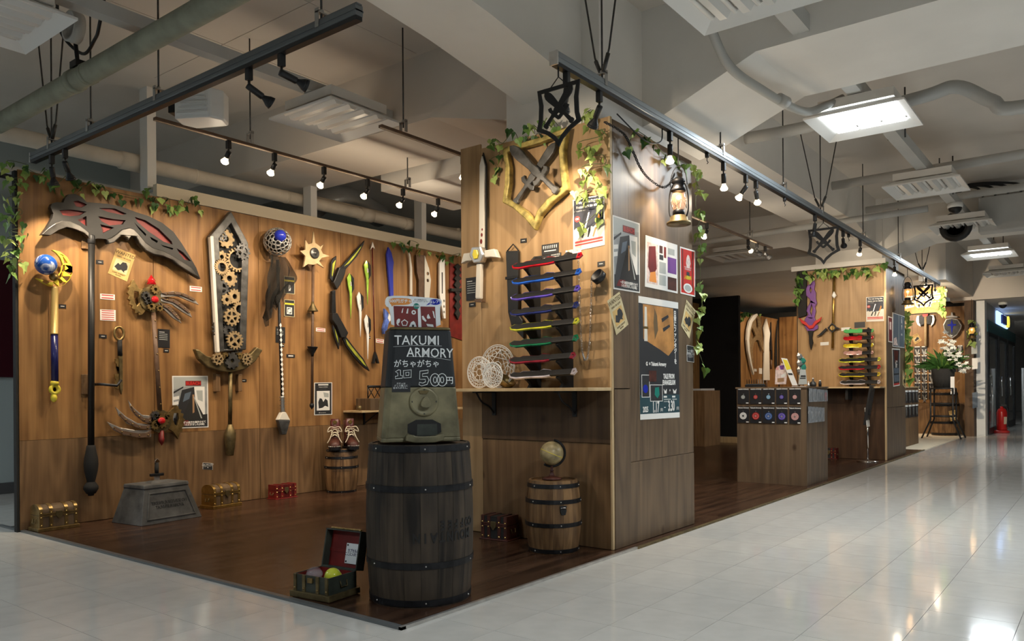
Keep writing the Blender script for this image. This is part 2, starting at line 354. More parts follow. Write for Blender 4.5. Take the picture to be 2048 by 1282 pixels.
# building column and haunched beams
bx = MB(); bx.box(-2.97, -2.3, 3.82, 4.75, 2.2, 3.24)
struct(bx.build('pillar_concrete', 'white_paint'))
b = MB(Matrix(((0, 0, 1, 0), (1, 0, 0, 0), (0, 1, 0, 0), (0, 0, 0, 1))))
b.prism([(3.83, 2.64), (3.4, 2.70), (3.0, 2.755), (2.6, 2.79), (0.2, 2.82), (-3.5, 2.82), (-3.5, 3.24), (3.83, 3.24)], -2.85, -2.42); struct(b.build('beam_front', 'white_paint'))
b = MB(FY(0)); b.prism([(-2.31, 2.52), (-2.2, 2.55), (-1.58, 2.80), (4, 2.82), (4, 3.24), (-2.31, 3.24)], -5.2, -4.33); struct(b.build('beam_side', 'white_paint'))
b = MB(Matrix(((0, 0, 1, 0), (1, 0, 0, 0), (0, 1, 0, 0), (0, 0, 0, 1)))); b.prism([(4.7, 2.60), (5.6, 2.78), (9.5, 2.80), (10.6, 2.62), (10.6, 3.24), (4.7, 3.24)], -2.9, -2.32); struct(b.build('beam_back', 'white_paint'))
b = MB(FY(0)); b.prism([(-2.96, 2.60), (-3.7, 2.78), (-8, 2.8), (-8, 3.24), (-2.96, 3.24)], -4.7, -3.92); struct(b.build('beam_left', 'ceiling_paint'))
b = MB(FY(0)); b.prism([(4, 2.8), (4, 3.24), (-8, 3.24), (-8, 2.8), (-3.4, 2.78), (-3.0, 2.62), (-2.2, 2.62), (-1.8, 2.76)], -11.4, -10.5); struct(b.build('beam_far', 'white_paint'))
cg = struct(MB().box(-13, 8, -4, 34, 3.24, 3.3).build('ceiling', 'ceiling_paint'))
for i in range(3):
    for j in range(8): MB().box(-5.62 + i * .91 + .003, -4.71 + i * .91 - .003, -3.4 + j * .91 + .003, -2.49 + j * .91 - .003, 3.232, 3.24).build('ceiling_board', 'ceiling_paint', cg)
# pillar two
p2 = struct(MB().box(-3.20, -2.21, 10.32, 11.40, .01, 2.38).build('pillar_clad_2', 'matte_black'))
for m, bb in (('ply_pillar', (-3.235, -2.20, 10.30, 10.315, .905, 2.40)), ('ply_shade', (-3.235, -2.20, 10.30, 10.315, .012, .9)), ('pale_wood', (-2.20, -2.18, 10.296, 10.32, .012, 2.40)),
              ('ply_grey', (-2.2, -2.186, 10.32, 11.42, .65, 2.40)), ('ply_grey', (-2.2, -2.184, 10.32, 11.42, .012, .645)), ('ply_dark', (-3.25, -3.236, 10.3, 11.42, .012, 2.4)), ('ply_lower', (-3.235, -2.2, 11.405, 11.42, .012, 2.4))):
    sheet(p2, m, *bb)
struct(MB().box(-3.05, -2.25, 10.45, 11.38, 2.3, 3.24).build('pillar_concrete_2', 'white_paint'))
struct(MB().box(-3.30, -2.17, 10.25, 10.33, 2.41, 2.47).build('trim_6', 'white_paint'))
# black-out curtain bay and far display wall

struct(MB().box(-5.9, -4.93, 12.6, 12.68, 0, 2.45).build('wall_curtain', 'curtain'))

# ================================================================ ceiling services
PLACE = {'n': 0}
def track(name, label, M, L, matk, rods=(), dark='black', duct=True):
    "lighting track along local x from 0..L, hung at z 0; rods at given local x"
    t = thing(name, label, 'light track', M)
    if duct:
        b = MB(M); b.box(0, L, -.021, .021, .004, .05); b.build('duct', matk, t, .003)
        b = MB(M); b.box(0, L, -.024, .024, .024, .03); b.box(0, L, -.015, .015, .05, .056); b.build('lip', matk, t)
        b = MB(M); b.box(0, L, -.017, .017, -.014, .004); b.build('conductor_rail', dark, t, .001)
        b = MB(M); b.box(-.012, 0, -.023, .023, -.012, .054); b.build('end_cap', 'silver', t, .002)
    else:
        b = MB(M); b.box(0, L, -.016, .016, 0, .018); b.build('conductor_rail', 'brown', t, .001)
        b = MB(M); b.box(0, L, -.003, .003, -.001, .001); b.build('slot', 'cream', t)
    for x, kind in rods:
        z1 = 3.24 - M.translation.z
        b = MB(M); b.tube([(x, 0, .05), (x, 0, z1)], .005, 6)
        b.build('hanger_rod', 'dark_steel', t)
        b = MB(M); b.box(x - .012, x + .012, -.026, -.022, .02, .10); b.box(x - .012, x + .012, .022, .026, .02, .085); b.box(x - .012, x + .012, -.026, .026, .082, .088); b.lathe([(.011, 0), (.011, .012)], 6, T(x, 0, .088))
        b.build('clamp', 'steel', t)
        if kind:
            b = MB(M)
            for s in (-1, 1):
                ex, ey = (.09, .20) if kind == 1 else (.20, .0)
                b.tube([(x + s * .012, s * .1 * ey, .10), (x + s * ex * .33, s * ey * .3, .19), (x + s * ex, s * ey, z1)], .005, 6); b.tube([(x + s * .008, s * ey * .06, .09), (x + s * ex * .28, s * ey * .26, .17)], .011, 6)
            b.build('sway_brace', 'dark_steel', t)
    return t
def lamp(p, q, label, lit=True, w=None, ang=75, group='track spotlights', drop=.05, leak=0, head=.075):
    "track spotlight hung at p (underside of track) aimed at q"
    M = T(*p); t = thing('track_spotlight', label, 'spotlight', M, group); drop *= .4; head *= .7
    b = MB(M); b.box(-.014, .014, -.014, .014, -.055, 0); b.build('adapter', 'black', t, .003)
    b = MB(M); b.tube([(0, 0, -.055), (0, 0, -.06 - drop)], .006, 8); b.sphere((0, 0, -.06 - drop), .010, 8, 6); b.build('stem', 'dark_steel', t)
    h = Vector(p) + Vector((0, 0, -.064 - drop)); A = aim(h, q)
    b = MB(A); b.lathe([(0, -.010), (.015, -.010), (.016, 0), (.016, head), (.013, head + .003)], 14); b.build('socket', 'black', t)
    b = MB(A); b.lathe([(.011, head), (.013, head + .010), (.018, head + .02), (.026, head + .034), (.027, head + .038)], 14)
    if not lit: b.lathe([(.027, head + .038), (.031, head + .052), (.030, head + .052), (.0255, head + .038)], 14)
    r = b.build('reflector', 'black' if not lit else 'bulb_glass', t)
    if leak:
        l = bpy.data.lights.new('bulb_spill', 'POINT'); l.energy = leak; l.color = WARM; l.shadow_soft_size = .03; q_ = bpy.data.objects.new('bulb_spill', l); COL.objects.link(q_); q_.parent = t; q_.location = WM[t.name].inverted() @ (h + (Vector(q) - h).normalized() * (head + .09))
    b = MB(A); b.lathe([(.025, head + .036), (.022, head + .044), (.013, head + .05), (0, head + .052)], 14); b.build('bulb', 'bulb', t)
    if w != 0:
        l = spot('spot_beam', h + (Vector(q) - h).normalized() * (head + .08), q, w, ang, parent=t)
    return t
mat('bulb_glass', (1, .9, .75), .3, emit=(1, .80, .5), es=3)
zr = 2.43
track('light_track', 'grey lighting track hung across the front of the shop above the black scythe', T(-5.62, 2.15, zr), 3.19, 'rail_dark', [(.28, 2), (.82, 0), (1.6, 0), (2.95, 0)])
track('light_track', 'long grey lighting track running beside the corridor past both wood pillars', Matrix(((0, -1, 0, -2.06), (1, 0, 0, 3.02), (0, 0, 1, zr), (0, 0, 0, 1))), 10.2, 'rail_grey', [(.43, 1), (1.95, 0), (3.2, 0), (4.2, 1), (5.7, 0), (7.4, 0), (8.9, 1)])
track('light_track', 'thin brown lighting track of small bulbs in front of the weapon wall', Matrix(((0, -1, 0, -4.5), (1, 0, 0, 2.38), (0, 0, 1, 2.52), (0, 0, 0, 1))), 6.4, 'brown', [(.65, 0), (2.1, 0), (3.9, 0), (5.6, 0)], duct=False)
track('light_track', 'short thin lighting track beside the white ceiling fixture behind the clad pillar', Matrix(((0, -1, 0, -3.6), (1, 0, 0, 3.35), (0, 0, 1, 2.54), (0, 0, 0, 1))), 3.2, 'brown', [(.2, 0), (2.4, 0)], duct=False)
track('light_track', 'thin lighting track over the sales floor between the two wood pillars', Matrix(((0, -1, 0, -3.0), (1, 0, 0, 5.6), (0, 0, 1, 2.45), (0, 0, 0, 1))), 3.05, 'brown', [(.9, 0), (2.4, 0)], duct=False)
G1, G2 = 'spotlights on the front track', 'spotlights on the corridor track'
lamp((-5.34, 2.15, zr - .014), (-5.6, 2.4, 1.3), 'black spotlight pointing straight down above the left edge of the weapon wall', False, None, 100, G1)
lamp((-5.15, 2.15, zr - .014), (-5.58, 2.75, 1.3), 'tilted black spotlight next to the straight-down one on the front track', False, None, 95, G1)
lamp((-3.2, 2.15, zr - .014), (-2.8, 3.75, 1.5), 'black spotlight on the front track aimed at the clad pillar, nearer the white fixture', False, 42, 62, G1, head=.1)
lamp((-2.95, 2.15, zr - .014), (-2.45, 3.75, 1.85), 'black spotlight on the front track aimed at the clad pillar, nearer the track end', False, 50, 58, G1, head=.1)
wl_px = [(2.87,2.498), (3.217,2.498), (3.637,2.506), (4.052,2.505), (4.428,2.503), (4.838,2.5), (5.9, 2.52), (6.7, 2.52)]
nm = ['first', 'second', 'third', 'fourth', 'fifth', 'sixth', 'seventh', 'eighth']
for k, (y, z) in enumerate(wl_px):
    lamp((-4.5, y, 2.52), (XL, y + .05, 1.35), 'lit bulb spotlight facing the weapon wall, %s along the thin track' % nm[k], True, None, 92, 'bulb spotlights facing the weapon wall', .04, 2.0, head=.045)
lamp((-3.6, 4.13, 2.54), (-3.9, 4.3, 0), 'single lit bulb lamp hanging at the edge of the clad pillar top', True, 8, 110, 'bulb spotlights over the sales floor', .04, head=.045)
for k, (y, q, li) in enumerate(((6.2, (-2.4, 7.5, .9), 1), (6.9, (-3.3, 5.5, .5), 1), (7.95, (-2.85, 10.3, 1.2), 1), (8.2, (-3, 10.3, 1.6), 0), (8.45, (-2.5, 10.3, 1.5), 0))):
    lamp((-3.0, y, 2.45), q, ['lit bulb lamp near the start of the sales floor track', 'lit bulb lamp halfway along the sales floor track', 'lit bulb lamp in the bunch at the end of the sales floor track', 'unlit spotlight in the bunch at the end of the sales floor track', 'tilted black spotlight, last on the sales floor track'][k], bool(li), 14 if li else 24, 90, 'bulb spotlights over the sales floor', .04, 3.0 if li else 0, head=.05)
rl = [(3.12, (-2.7, 3.75, 1.2), 0, 24, 'black spotlight half hidden behind the hanging sword-shield emblem, start of the corridor track'),
      (3.42, (-2.62, 3.75, 1.72), 0, 40, 'black spotlight on the corridor track aimed down at the crossed swords crest'),
      (4.22, (-2.15, 4.35, .8), 1, 30, 'lit spotlight shining down beside the hanging lantern'),
      (5.02, (-2.2, 5.5, 0), 1, 22, 'first lit spotlight of three in a row past the lantern'),
      (5.42, (-3.4, 5.2, .4), 1, 22, 'sideways lit spotlight, second of three past the lantern'),
      (5.62, (-2.4, 7.3, .8), 1, 26, 'lit spotlight, last of three past the lantern'),
      (7.05, (-2.4, 7.4, .7), 0, 18, 'unlit-looking black spotlight just before the middle shield emblem'),
      (7.95, (-2.5, 10.3, 1.2), 0, 34, 'black spotlight tucked behind the middle shield emblem'),
      (8.6, (-2.7, 10.3, 1.4), 1, 40, 'lit spotlight before the second wood pillar'),
      (10.2, (-2.15, 10.7, 1.0), 1, 26, 'lit spotlight at the corner of the second wood pillar'),
      (12.2, (-2.6, 14.2, 2.2), 1, 4, 'lit spotlight near the shop sign, first of two at the track end'),
      (12.9, (-2.6, 16.5, 1.4), 1, 190, 'lit spotlight near the shop sign, second of two at the track end')]
for y, q, li, w, lb in rl: lamp((-2.06, y, zr - .014), q, lb, bool(li), w, 75, G2, leak=2.0 if li else 0)
for k, (x, y, q) in enumerate(((-4.4, 14.3, (XL, 15.2, 1.3)), (-4.4, 15.6, (XL, 16.6, 1.4)), (-3.4, 14.9, (-3.2, 16.58, 1.3)))):
    lamp((x, y, 2.62), q, ['lit spotlight on the low ceiling nearest the black curtain', 'lit spotlight on the low ceiling before the far blades', 'lit spotlight on the low ceiling facing the far bay wall'][k], True, (60, 60, 170)[k], 90, 'spotlights on the low ceiling')
for k, y in enumerate((4.75, 6.25, 8.15)):
    M = T(-2.06, y, zr - .014); b = MB(M); b.lathe([(.013, -.03), (.015, 0)], 8); b.tube([(0, 0, -.03), (0, 0, -.05), (.008, 0, -.06), (0, 0, -.07)], .003, 6)
    tag(b.build('track_hook', 'black'), ['small black hook on the corridor track beside the lantern', 'small black hook on the corridor track past the lit spotlights', 'small black hook on the corridor track behind the middle shield emblem'][k], 'hook', 'small hooks on the track')
# --- square louvre fixtures
def fixture(cx, cy, z, label, lit=False, sz=.31, turn=0, w=0, grp='square ceiling fixtures'):
    M = T(cx, cy, z) @ RZ(turn); t = thing('ceiling_fixture', label, 'ceiling light', M, grp)
    o, i, h = sz, sz - .075, .055
    b = MB(M)
    for k in range(4):
        m = RZ(k * pi / 2); b.add([(-o, -o, .0), (o, -o, 0), (i, -i, h * .8), (-i, -i, h * .8), (-o, -o, .012), (o, -o, .012), (i, -i, h), (-i, -i, h)], [(3, 2, 1, 0), (4, 5, 6, 7), (0, 1, 5, 4), (2, 3, 7, 6)], M=m)
    b.build('frame', 'white', t)
    b = MB(M); b.box(-i, i, -i, i, h + .01, h + .07); b.build('housing', 'white_paint', t)
    if lit:
        for k in range(3):
            b = MB(M); x0 = -i + k * 2 * i / 3; b.box(x0 + .01, x0 + 2 * i / 3 - .01, -i + .01, i - .01, .03, .04); b.build('light_panel', 'panel_lit', t)
    else:
        for k in range(4):
            b = MB(M); x0 = -i + (k + .5) * 2 * i / 4; b.prism([(x0 - .045, h), (x0 + .045, h), (x0 + .018, .016), (x0 - .018, .016)], -i, i, M=Matrix(((1, 0, 0, 0), (0, 0, -1, 0), (0, 1, 0, 0), (0, 0, 0, 1)))); b.build('louvre', 'louver', t)
        for k in range(5):
            b = MB(M); x0 = -i + k * 2 * i / 4; b.tube([(x0, -i, .04), (x0, i, .04)], .012, 8); b.build('tube', 'white', t)
    if w:
        l = bpy.data.lights.new('panel_glow', 'AREA'); l.shape = 'SQUARE'; l.size = 2 * i; l.energy = w; l.color = COOL
        q = bpy.data.objects.new('panel_glow', l); COL.objects.link(q); q.parent = t; q.location = (0, 0, -.01)
    return t
zf = 2.7; xf = -1.33
fx = [(3.45, 0, 'unlit white louvre fixture overhead, largest and nearest in the corridor row'), (5.67, 1, 'brightly lit square ceiling fixture, nearest lit one over the corridor'), (7.93, 0, 'unlit louvre fixture right behind the nearest lit corridor one'),
      (10.15, 0, 'unlit louvre fixture beside the dome camera over the corridor'), (12.55, 1, 'lit ceiling fixture far down the corridor'), (14.8, 0, 'unlit louvre fixture just beyond the far lit one'), (17.2, 0, 'smallest unlit ceiling fixture at the end of the corridor row')]
for y, li, lb in fx: fixture(xf, y, zf, lb, li, turn=0 if li else 0, w=AREAW if li else 0)
fixture(-4.1, 3.42, 2.7, 'white louvre fixture over the sales floor in front of the weapon wall', turn=pi / 2)
fixture(-4.3, 1.42, 2.72, 'white louvre fixture at the upper left corner near the insulated pipe', turn=0)
fixture(-4.1, 10.4, 2.7, 'white louvre fixture seen between the two wood pillars')
fixture(1.1, 1.2, zf, 'lit corridor fixture of the next row over', True, w=AREAW * 1.9)
fixture(1.1, 5.67, zf, 'lit corridor fixture of the next row farther along', True, w=AREAW * 1.2)
fixture(-3.3, -1.0, zf, 'lit fixture over the front corridor', True, w=AREAW * .8)
fixture(-7.0, 0.2, zf, 'lit fixture over the front corridor beyond the insulated pipe', True, w=AREAW * .7)
b = MB(); b.box(xf - .045, xf + .045, 1.0, 18, 2.83, 2.92); tag(b.build('cable_channel', 'grey_paint'), 'long grey steel channel carrying the corridor ceiling fixtures', 'channel')
b = MB(); b.box(-4.14, -4.06, 1.2, 3.9, 2.83, 2.9); tag(b.build('cable_channel', 'grey_paint'), 'grey channel above the sales floor fixture', 'channel')
for k, (y, x) in enumerate(((4.7, xf), (6.7, xf), (9.0, xf), (11.4, xf), (13.6, xf))):
    b = MB(); b.tube([(x - .06, y, 2.85), (x - .06, y, 3.24)], .006, 6); b.tube([(x + .06, y, 2.85), (x + .06, y, 3.24)], .006, 6)
    tag(b.build('hanger_rod', 'dark_steel'), 'thin hanger rods carrying the corridor fixture channel, %s set' % nm[k], 'hanger rod', 'channel hanger rods')
# --- pipes
def pipe(name, label, pts, r, m, cat='pipe', rings=(), n=14):
    P = bez(pts, 8) if len(pts) > 2 else pts
    if not rings: b = MB(); b.tube(P, r, n); return tag(b.build(name, m), label, cat)
    t = thing(name, label, cat, T(*pts[0])); b = MB(); b.tube(P, r, n); b.build('tube', m, t)
    for p, q, k in rings: b = MB(); b.tube([p, q], r * k, n); b.build('collar', m, t)
    return t
pipe('insulated_pipe', 'thick green-grey wrapped insulated pipe crossing the upper left ceiling', [(-5.85, 2.02, 2.685), (-4.6, 2.02, 2.69), (-3, 2.02, 2.695), (0.5, 2.02, 2.70)], .058, 'insul', 'pipe', [((-4.73, 2.02, 2.69), (-4.67, 2.02, 2.69), 1.12), ((-4.55, 2.02, 2.69), (-4.52, 2.02, 2.69), 1.06)])
pipe('drain_pipe', 'long cream drain pipe running above the weapon wall', [(-6.0, 1.2, 2.68), (-6.0, 9.2, 2.70)], .058, 'pipe', 'pipe', [((-6.0, 2.9, 2.684), (-6.0, 3.06, 2.684), 1.2), ((-6.0, 3.5, 2.686), (-6.0, 3.52, 2.686), 1.06), ((-6.0, 4.4, 2.688), (-6.0, 4.42, 2.688), 1.06), ((-6.0, 5.3, 2.69), (-6.0, 5.45, 2.69), 1.2), ((-6.0, 5.9, 2.692), (-6.0, 6.0, 2.692), 1.15)])
pipe('drain_pipe', 'thin cream branch pipe behind the long drain pipe', [(-6.25, 4.85, 2.80), (-6.25, 6.0, 2.8), (-6.25, 6.8, 2.8), (-6.08, 6.9, 2.77)], .04, 'pipe')
pipe('flexible_conduit', 'grey conduit curving down past the haunched beam to the lit fixture', [(-1.70, 3.95, 2.86), (-1.70, 4.22, 2.72), (-1.66, 4.6, 2.69), (-1.58, 5.15, 2.69), (-1.5, 5.4, 2.78), (-1.42, 5.5, 2.84)], .026, 'conduit', 'conduit', [((-1.62, 4.83, 2.688), (-1.605, 4.92, 2.687), 1.3)])
pipe('water_pipe', 'pale grey pipe with a bend crossing behind the lit fixture', [(-2.28, 6.0, 2.87), (-1.8, 6.0, 2.86), (-1.05, 6.0, 2.90), (-.82, 6.0, 2.92), (-.62, 6.0, 2.78), (-.44, 6.0, 2.70), (.6, 6.0, 2.72)], .045, 'conduit')
pipe('water_pipe', 'dark grey pipe crossing the corridor behind the second fixture', [(-2.28, 8.4, 2.98), (2, 8.4, 3.02)], .045, 'grey_paint')
pipe('water_pipe', 'thin dark pipe crossing the corridor behind the dome camera', [(-2.28, 9.8, 2.98), (2, 9.8, 3.04)], .04, 'grey_paint')
pipe('water_pipe', 'black-edged pipe spanning above the sales floor', [(-5.5, 9.0, 2.66), (-1.5, 9.0, 2.74)], .035, 'grey_paint')
pipe('cable_run', 'black cable looping beside the insulated pipe hanger', [(-4.75, 1.95, 3.24), (-4.8, 1.98, 3.0), (-4.7, 2.06, 2.86), (-4.5, 2.04, 2.88), (-4.35, 2.0, 2.92), (-4.1, 1.95, 3.2)], .009, 'black', 'cable')
b = MB(T(-4.62, 1.98, 2.96)); b.lathe([(.07, -.03), (.085, -.03), (.085, .03), (.07, .03), (.07, -.03)], 24, RX(pi / 2)); tag(b.build('pipe_clamp_ring', 'conduit'), 'round grey pipe clamp ring above the insulated pipe', 'clamp')
b = MB(); b.tube([(-4.66, 2.02, 2.76), (-4.65, 2.0, 2.9)], .012, 8); b.box(-4.70, -4.62, 1.99, 2.05, 2.752, 2.79); tag(b.build('pipe_hanger', 'iron'), 'black iron hanger gripping the insulated pipe', 'hanger')
# tray, cables and dark void behind the wall head
for k, (x, z, m) in enumerate(((-6.35, 2.52, 'grey_paint'), (-6.6, 2.60, 'black'), (-6.25, 2.44, 'black'))):
    b = MB(); b.box(x - .09, x + .09, 1.0, 9, z - .02, z + .02) if m != 'black' else b.tube(bez([(x, 1 + i * .8, z + .03 * sin(i * 1.7)) for i in range(11)], 4), .02, 6)
    tag(b.build('cable_tray' if k == 0 else 'cable_run', m), ['grey cable tray running behind the top of the weapon wall', 'black cable bundle on the tray behind the weapon wall', 'sagging black cable just above the weapon wall board'][k], 'cable tray' if k == 0 else 'cable')
b = MB(); b.tube(bez([(-6.7, 4.95, 2.5), (-6.55, 5.2, 2.85), (-6.55, 5.6, 2.98), (-6.8, 6.3, 2.95)], 8), .13, 14); tag(b.build('air_duct', 'foil'), 'silver foil-wrapped air duct behind the drain pipe', 'air duct')
# projector-like heater unit, ceiling boxes
M = T(-4.35, 2.6, 2.62) @ RZ(.5)
t = thing('ceiling_speaker_unit', 'white slatted wedge-shaped unit hanging under the front track', 'ceiling unit', M)
b = MB(M); b.prism([(-.13, -.09), (.10, -.09), (.15, -.02), (.13, .08), (-.10, .09), (-.15, .02)], -.09, .09); b.build('body', 'white', t, .012)
for k in range(5): b = MB(M); b.box(-.11 + k * .012, .09 - k * .006, -.097, -.088, -.06 + k * .028, -.048 + k * .028); b.build('slat', 'louver', t)
b = MB(M); b.box(-.2, -.13, -.04, .05, -.03, .07); b.build('bracket', 'black', t)
b = MB(); b.box(-5.1, -4.1, 4.75, 5.7, 2.66, 3.24); tag(b.build('duct_casing', 'white_paint'), 'boxed-in white duct casing hanging behind the sales floor fixture', 'duct casing')
M = T(-.95, 10.38, 2.85); t = thing('junction_box', 'grey junction box with black cables high over the corridor', 'junction box', M)
b = MB(M); b.box(-.25, .25, -.1, .1, -.2, .2); b.build('box', 'grey_paint', t, .01)
for k in range(4): b = MB(M); b.tube(bez([(-.2 + k * .12, -.1, .2), (-.25 + k * .12, -.12, .3), (-.4, -.12, .32 + k * .01), (-.5, -.1, .1)], 5), .013, 6); b.build('cable', 'black', t)
b = MB(M @ T(-.46, -.2, -.12)); b.lathe([(.1, -.04), (.16, -.05), (.17, 0), (.16, .05), (.1, .04), (.1, -.04)], 20, RX(pi / 2)); tag(b.build('cable_coil', 'black'), 'coiled black cable hanging beside the junction box', 'cable coil')
for k, (x, y, lb) in enumerate(((-1.3, 9.35, 'black dome camera under the corridor fixture channel'), (-1.6, 17.0, 'small dome camera on the low ceiling near the teal shopfront'))):
    M = T(x, y, 2.80 - k * .372); t = thing('dome_camera', lb, 'camera', M); b = MB(M); b.lathe([(.07, -.02), (.075, 0), (.07, .03)], 16); b.build('base', 'white', t); b = MB(M); b.sphere((0, 0, -.02), .065, 14, 8); b.build('dome', 'black', t)
# dropped ceiling past the second pillar and bulkhead along the corridor
struct(MB().box(-9, -2.35, 11.5, 34, 2.62, 3.24).build('ceiling_low', 'white_paint'))
struct(MB().box(-2.35, -1.98, 13.3, 16.2, 2.52, 3.24).build('wall_bulkhead', 'ceiling_paint'))
struct(MB().box(-2.35, 8, 16.2, 16.6, 2.46, 3.24).build('wall_bulkhead_2', 'ceiling_paint'))
struct(MB().box(-2.35, 8, 16.6, 34, 2.46, 2.5).build('ceiling_far', 'ceiling_paint'))
for k, (x, y) in enumerate(((-4.6, 12.0), (-3.7, 12.6))):
    M = T(x, y, 2.62); t = thing('downlight', ['round recessed downlight in the low ceiling by the curtain', 'round recessed downlight in the low ceiling nearer the second pillar'][k], 'downlight', M)
    b = MB(M); b.lathe([(.07, -.004), (.09, -.004), (.09, .0)], 20); b.build('trim_ring', 'white', t); b = MB(M); b.lathe([(0, -.003), (.068, -.003)], 16); b.build('bulb', 'bulb' if k else 'black', t)

# ================================================================ surroundings
wb = struct(MB().box(-8.1, -7.9, -4, 14, 0, 3.24).build('wall_back', 'pale_wall'))
struct(MB().box(-7.9, -7.885, -4, 14, 0, .1).build('baseboard_back', 'skirt'))
for k, (a, b_, c, d, m, lb) in enumerate(((1.75, 2.9, 1.05, 2.1, 'maroon', 'dark maroon poster panel on the pale wall behind the shop edge'), (2.93, 3.4, 1.08, 1.6, 'stripe', 'grey notice poster on the pale wall behind the ivy'))):
    tag(MB().box(-7.9, -7.885, a, b_, c, d).build('wall_poster', m), lb, 'poster')
struct(MB().box(-14, 8, 33.8, 34, 0, 3.3).build('wall_far', 'ceiling_paint'))

# ================================================================ weapons and cards on the left wall
def hang(name, label, cat, F, uv, group=None): return thing(name, label, cat, F @ T(uv[0], uv[1]), group)
def part(t, name, m, F, o, z0, z1, holes=(), bevel=0, label=None): b = MB(F); b.prism(o, z0, z1, holes); return b.build(name, m, t, bevel, label=label)
def cyl(t, name, m, F, a, b_, r, n=12, z=.04):
    b = MB(F); b.tube([(a[0], a[1], z), (b_[0], b_[1], z)], r, n); return b.build(name, m, t)
def lath(t, name, m, F, a, b_, prof, z=.04, n=16):
    "lathe along a->b in the wall plane; prof = (radius, fraction)"
    A = Vector((a[0], a[1], z)); B = Vector((b_[0], b_[1], z)); L = (B - A).length
    b = MB(F @ aim(A, B)); b.lathe([(r, f * L) for r, f in prof], n); return b.build(name, m, t)
def mid(o): return (sum(p[0] for p in o) / len(o), sum(p[1] for p in o) / len(o))
def card(name, label, cat, F, q, m, z=.001, d=.0025, group=None):
    b = MB(F); b.prism(q, z, z + d)
    return tag(b.build(name, m), label, cat, group)
def gearpart(t, name, m, F, cx, cy, r, n, z0, z1, hole=.35, spokes=0, a0=0):
    hs = []
    if spokes:
        for k in range(spokes):
            a = a0 + 2 * pi * k / spokes; w = 2 * pi / spokes * .36
            hs.append([(cx + r * q * cos(a + s * w), cy + r * q * sin(a + s * w)) for s, q in ((-1, .62), (0, .64), (1, .62), (.6, .25), (-.6, .25))])
    elif hole: hs = [circ(cx, cy, r * hole, 12)]
    b = MB(F); b.prism(gear(cx, cy, r, n, r * .18, a0), z0, z1, hs); return b.build(name, m, t)
# --- scythe
bl = [(2.164,1.939),(2.219,1.943),(2.269,1.985),(2.321,2.013),(2.373,2.007),(2.426,1.993),(2.458,1.97),(2.474,1.95),(2.523,1.968),(2.578,1.971),(2.595,1.939),(2.634,1.956),(2.663,1.989),(2.686,2.014),(2.715,2.009),(2.732,1.986),(2.756,2.017),(2.785,2.019),(2.809,1.976),(2.856,1.929),(2.917,1.907),(2.992,1.905),(3.055,1.889),(3.106,1.853),(3.197,1.808),(3.284,1.77),(3.251,1.851),(3.198,1.932),(3.133,2.023),(3.069,2.099),(2.981,2.152),(2.883,2.183),(2.787,2.196),(2.693,2.215),(2.591,2.219),(2.525,2.212),(2.449,2.204),(2.417,2.232),(2.375,2.246),(2.333,2.235),(2.312,2.206),(2.301,2.174),(2.26,2.169),(2.23,2.155),(2.22,2.129),(2.238,2.089),(2.229,2.055),(2.199,1.996)]
hol = [[(2.364,2.194),(2.395,2.205),(2.454,2.188),(2.416,2.162),(2.379,2.163)], [(2.275,2.117),(2.353,2.136),(2.448,2.139),(2.405,2.107),(2.342,2.09),(2.296,2.09)], [(2.389,2.073),(2.448,2.109),(2.45,2.038)], [(2.53,2.179),(2.636,2.195),(2.722,2.173),(2.693,2.159),(2.591,2.162)],
       [(2.526,2.122),(2.624,2.119),(2.716,2.125),(2.693,2.093),(2.601,2.07),(2.546,2.091)], [(2.54,2.068),(2.635,2.06),(2.556,2.008)], [(2.781,2.16),(2.858,2.149),(2.956,2.105),(3.056,2.024),(3.062,2.002),(2.993,2.014),(2.882,2.07),(2.798,2.127)], [(3.094,1.98),(3.146,1.956),(3.211,1.897),(3.158,1.902),(3.113,1.946)]]
slots = [[(2.777,2.118),(2.863,2.049),(2.857,2.035),(2.81,2.076)], [(2.888,2.037),(2.949,2.012),(2.943,1.997),(2.9,2.016)], [(2.97,1.989),(3.068,1.976),(3.062,1.963),(2.992,1.976)]]
t = hang('scythe', 'huge black double-bladed scythe with red inset panels on a long pole', 'scythe', FL, (2.482,0.233))
b = part(t, 'blade', 'scythe_black', FL, bl, .05, .09, hol + slots, .006)
for h in hol:
    c = mid(h); part(b, 'red_inset', 'scythe_red', FL, [(c[0] + (p[0] - c[0]) * 1.02, c[1] + (p[1] - c[1]) * 1.02) for p in h], .052, .064)
for e in ([(2.164,1.939),(2.219,1.943),(2.269,1.985),(2.321,2.013),(2.373,2.007),(2.426,1.993),(2.458,1.97),(2.463,1.999),(2.405,2.034),(2.342,2.054),(2.29,2.049),(2.249,2.026),(2.204,1.986)],
          [(2.578,1.971),(2.595,1.939),(2.634,1.956),(2.663,1.989),(2.686,2.014),(2.715,2.009),(2.732,1.986),(2.756,2.017),(2.785,2.019),(2.809,1.976),(2.856,1.929),(2.917,1.907),(2.992,1.905),(3.055,1.889),(3.106,1.853),(3.197,1.808),(3.284,1.77),(3.211,1.847),(3.145,1.882),(3.081,1.911),(3.005,1.943),(2.918,1.955),(2.857,1.989),(2.815,2.036),(2.78,2.066),(2.739,2.077),(2.686,2.057),(2.646,2.016),(2.612,1.988)]):
    part(b, 'cutting_edge', 'silver_edge' if 'silver_edge' in MT else mat('silver_edge', (.085, .08, .074), .32, .8, var=.7, vs=6).name, FL, e, .055, .095, bevel=.01)
cyl(t, 'shaft', 'scythe_black', FL, (2.488,1.961), (2.475,0.537), .021, 16, .07)
lath(t, 'collar', 'black', FL, (2.489,1.988), (2.488,1.926), [(.022, 0), (.025, .1), (.025, .9), (.022, 1)], .07)
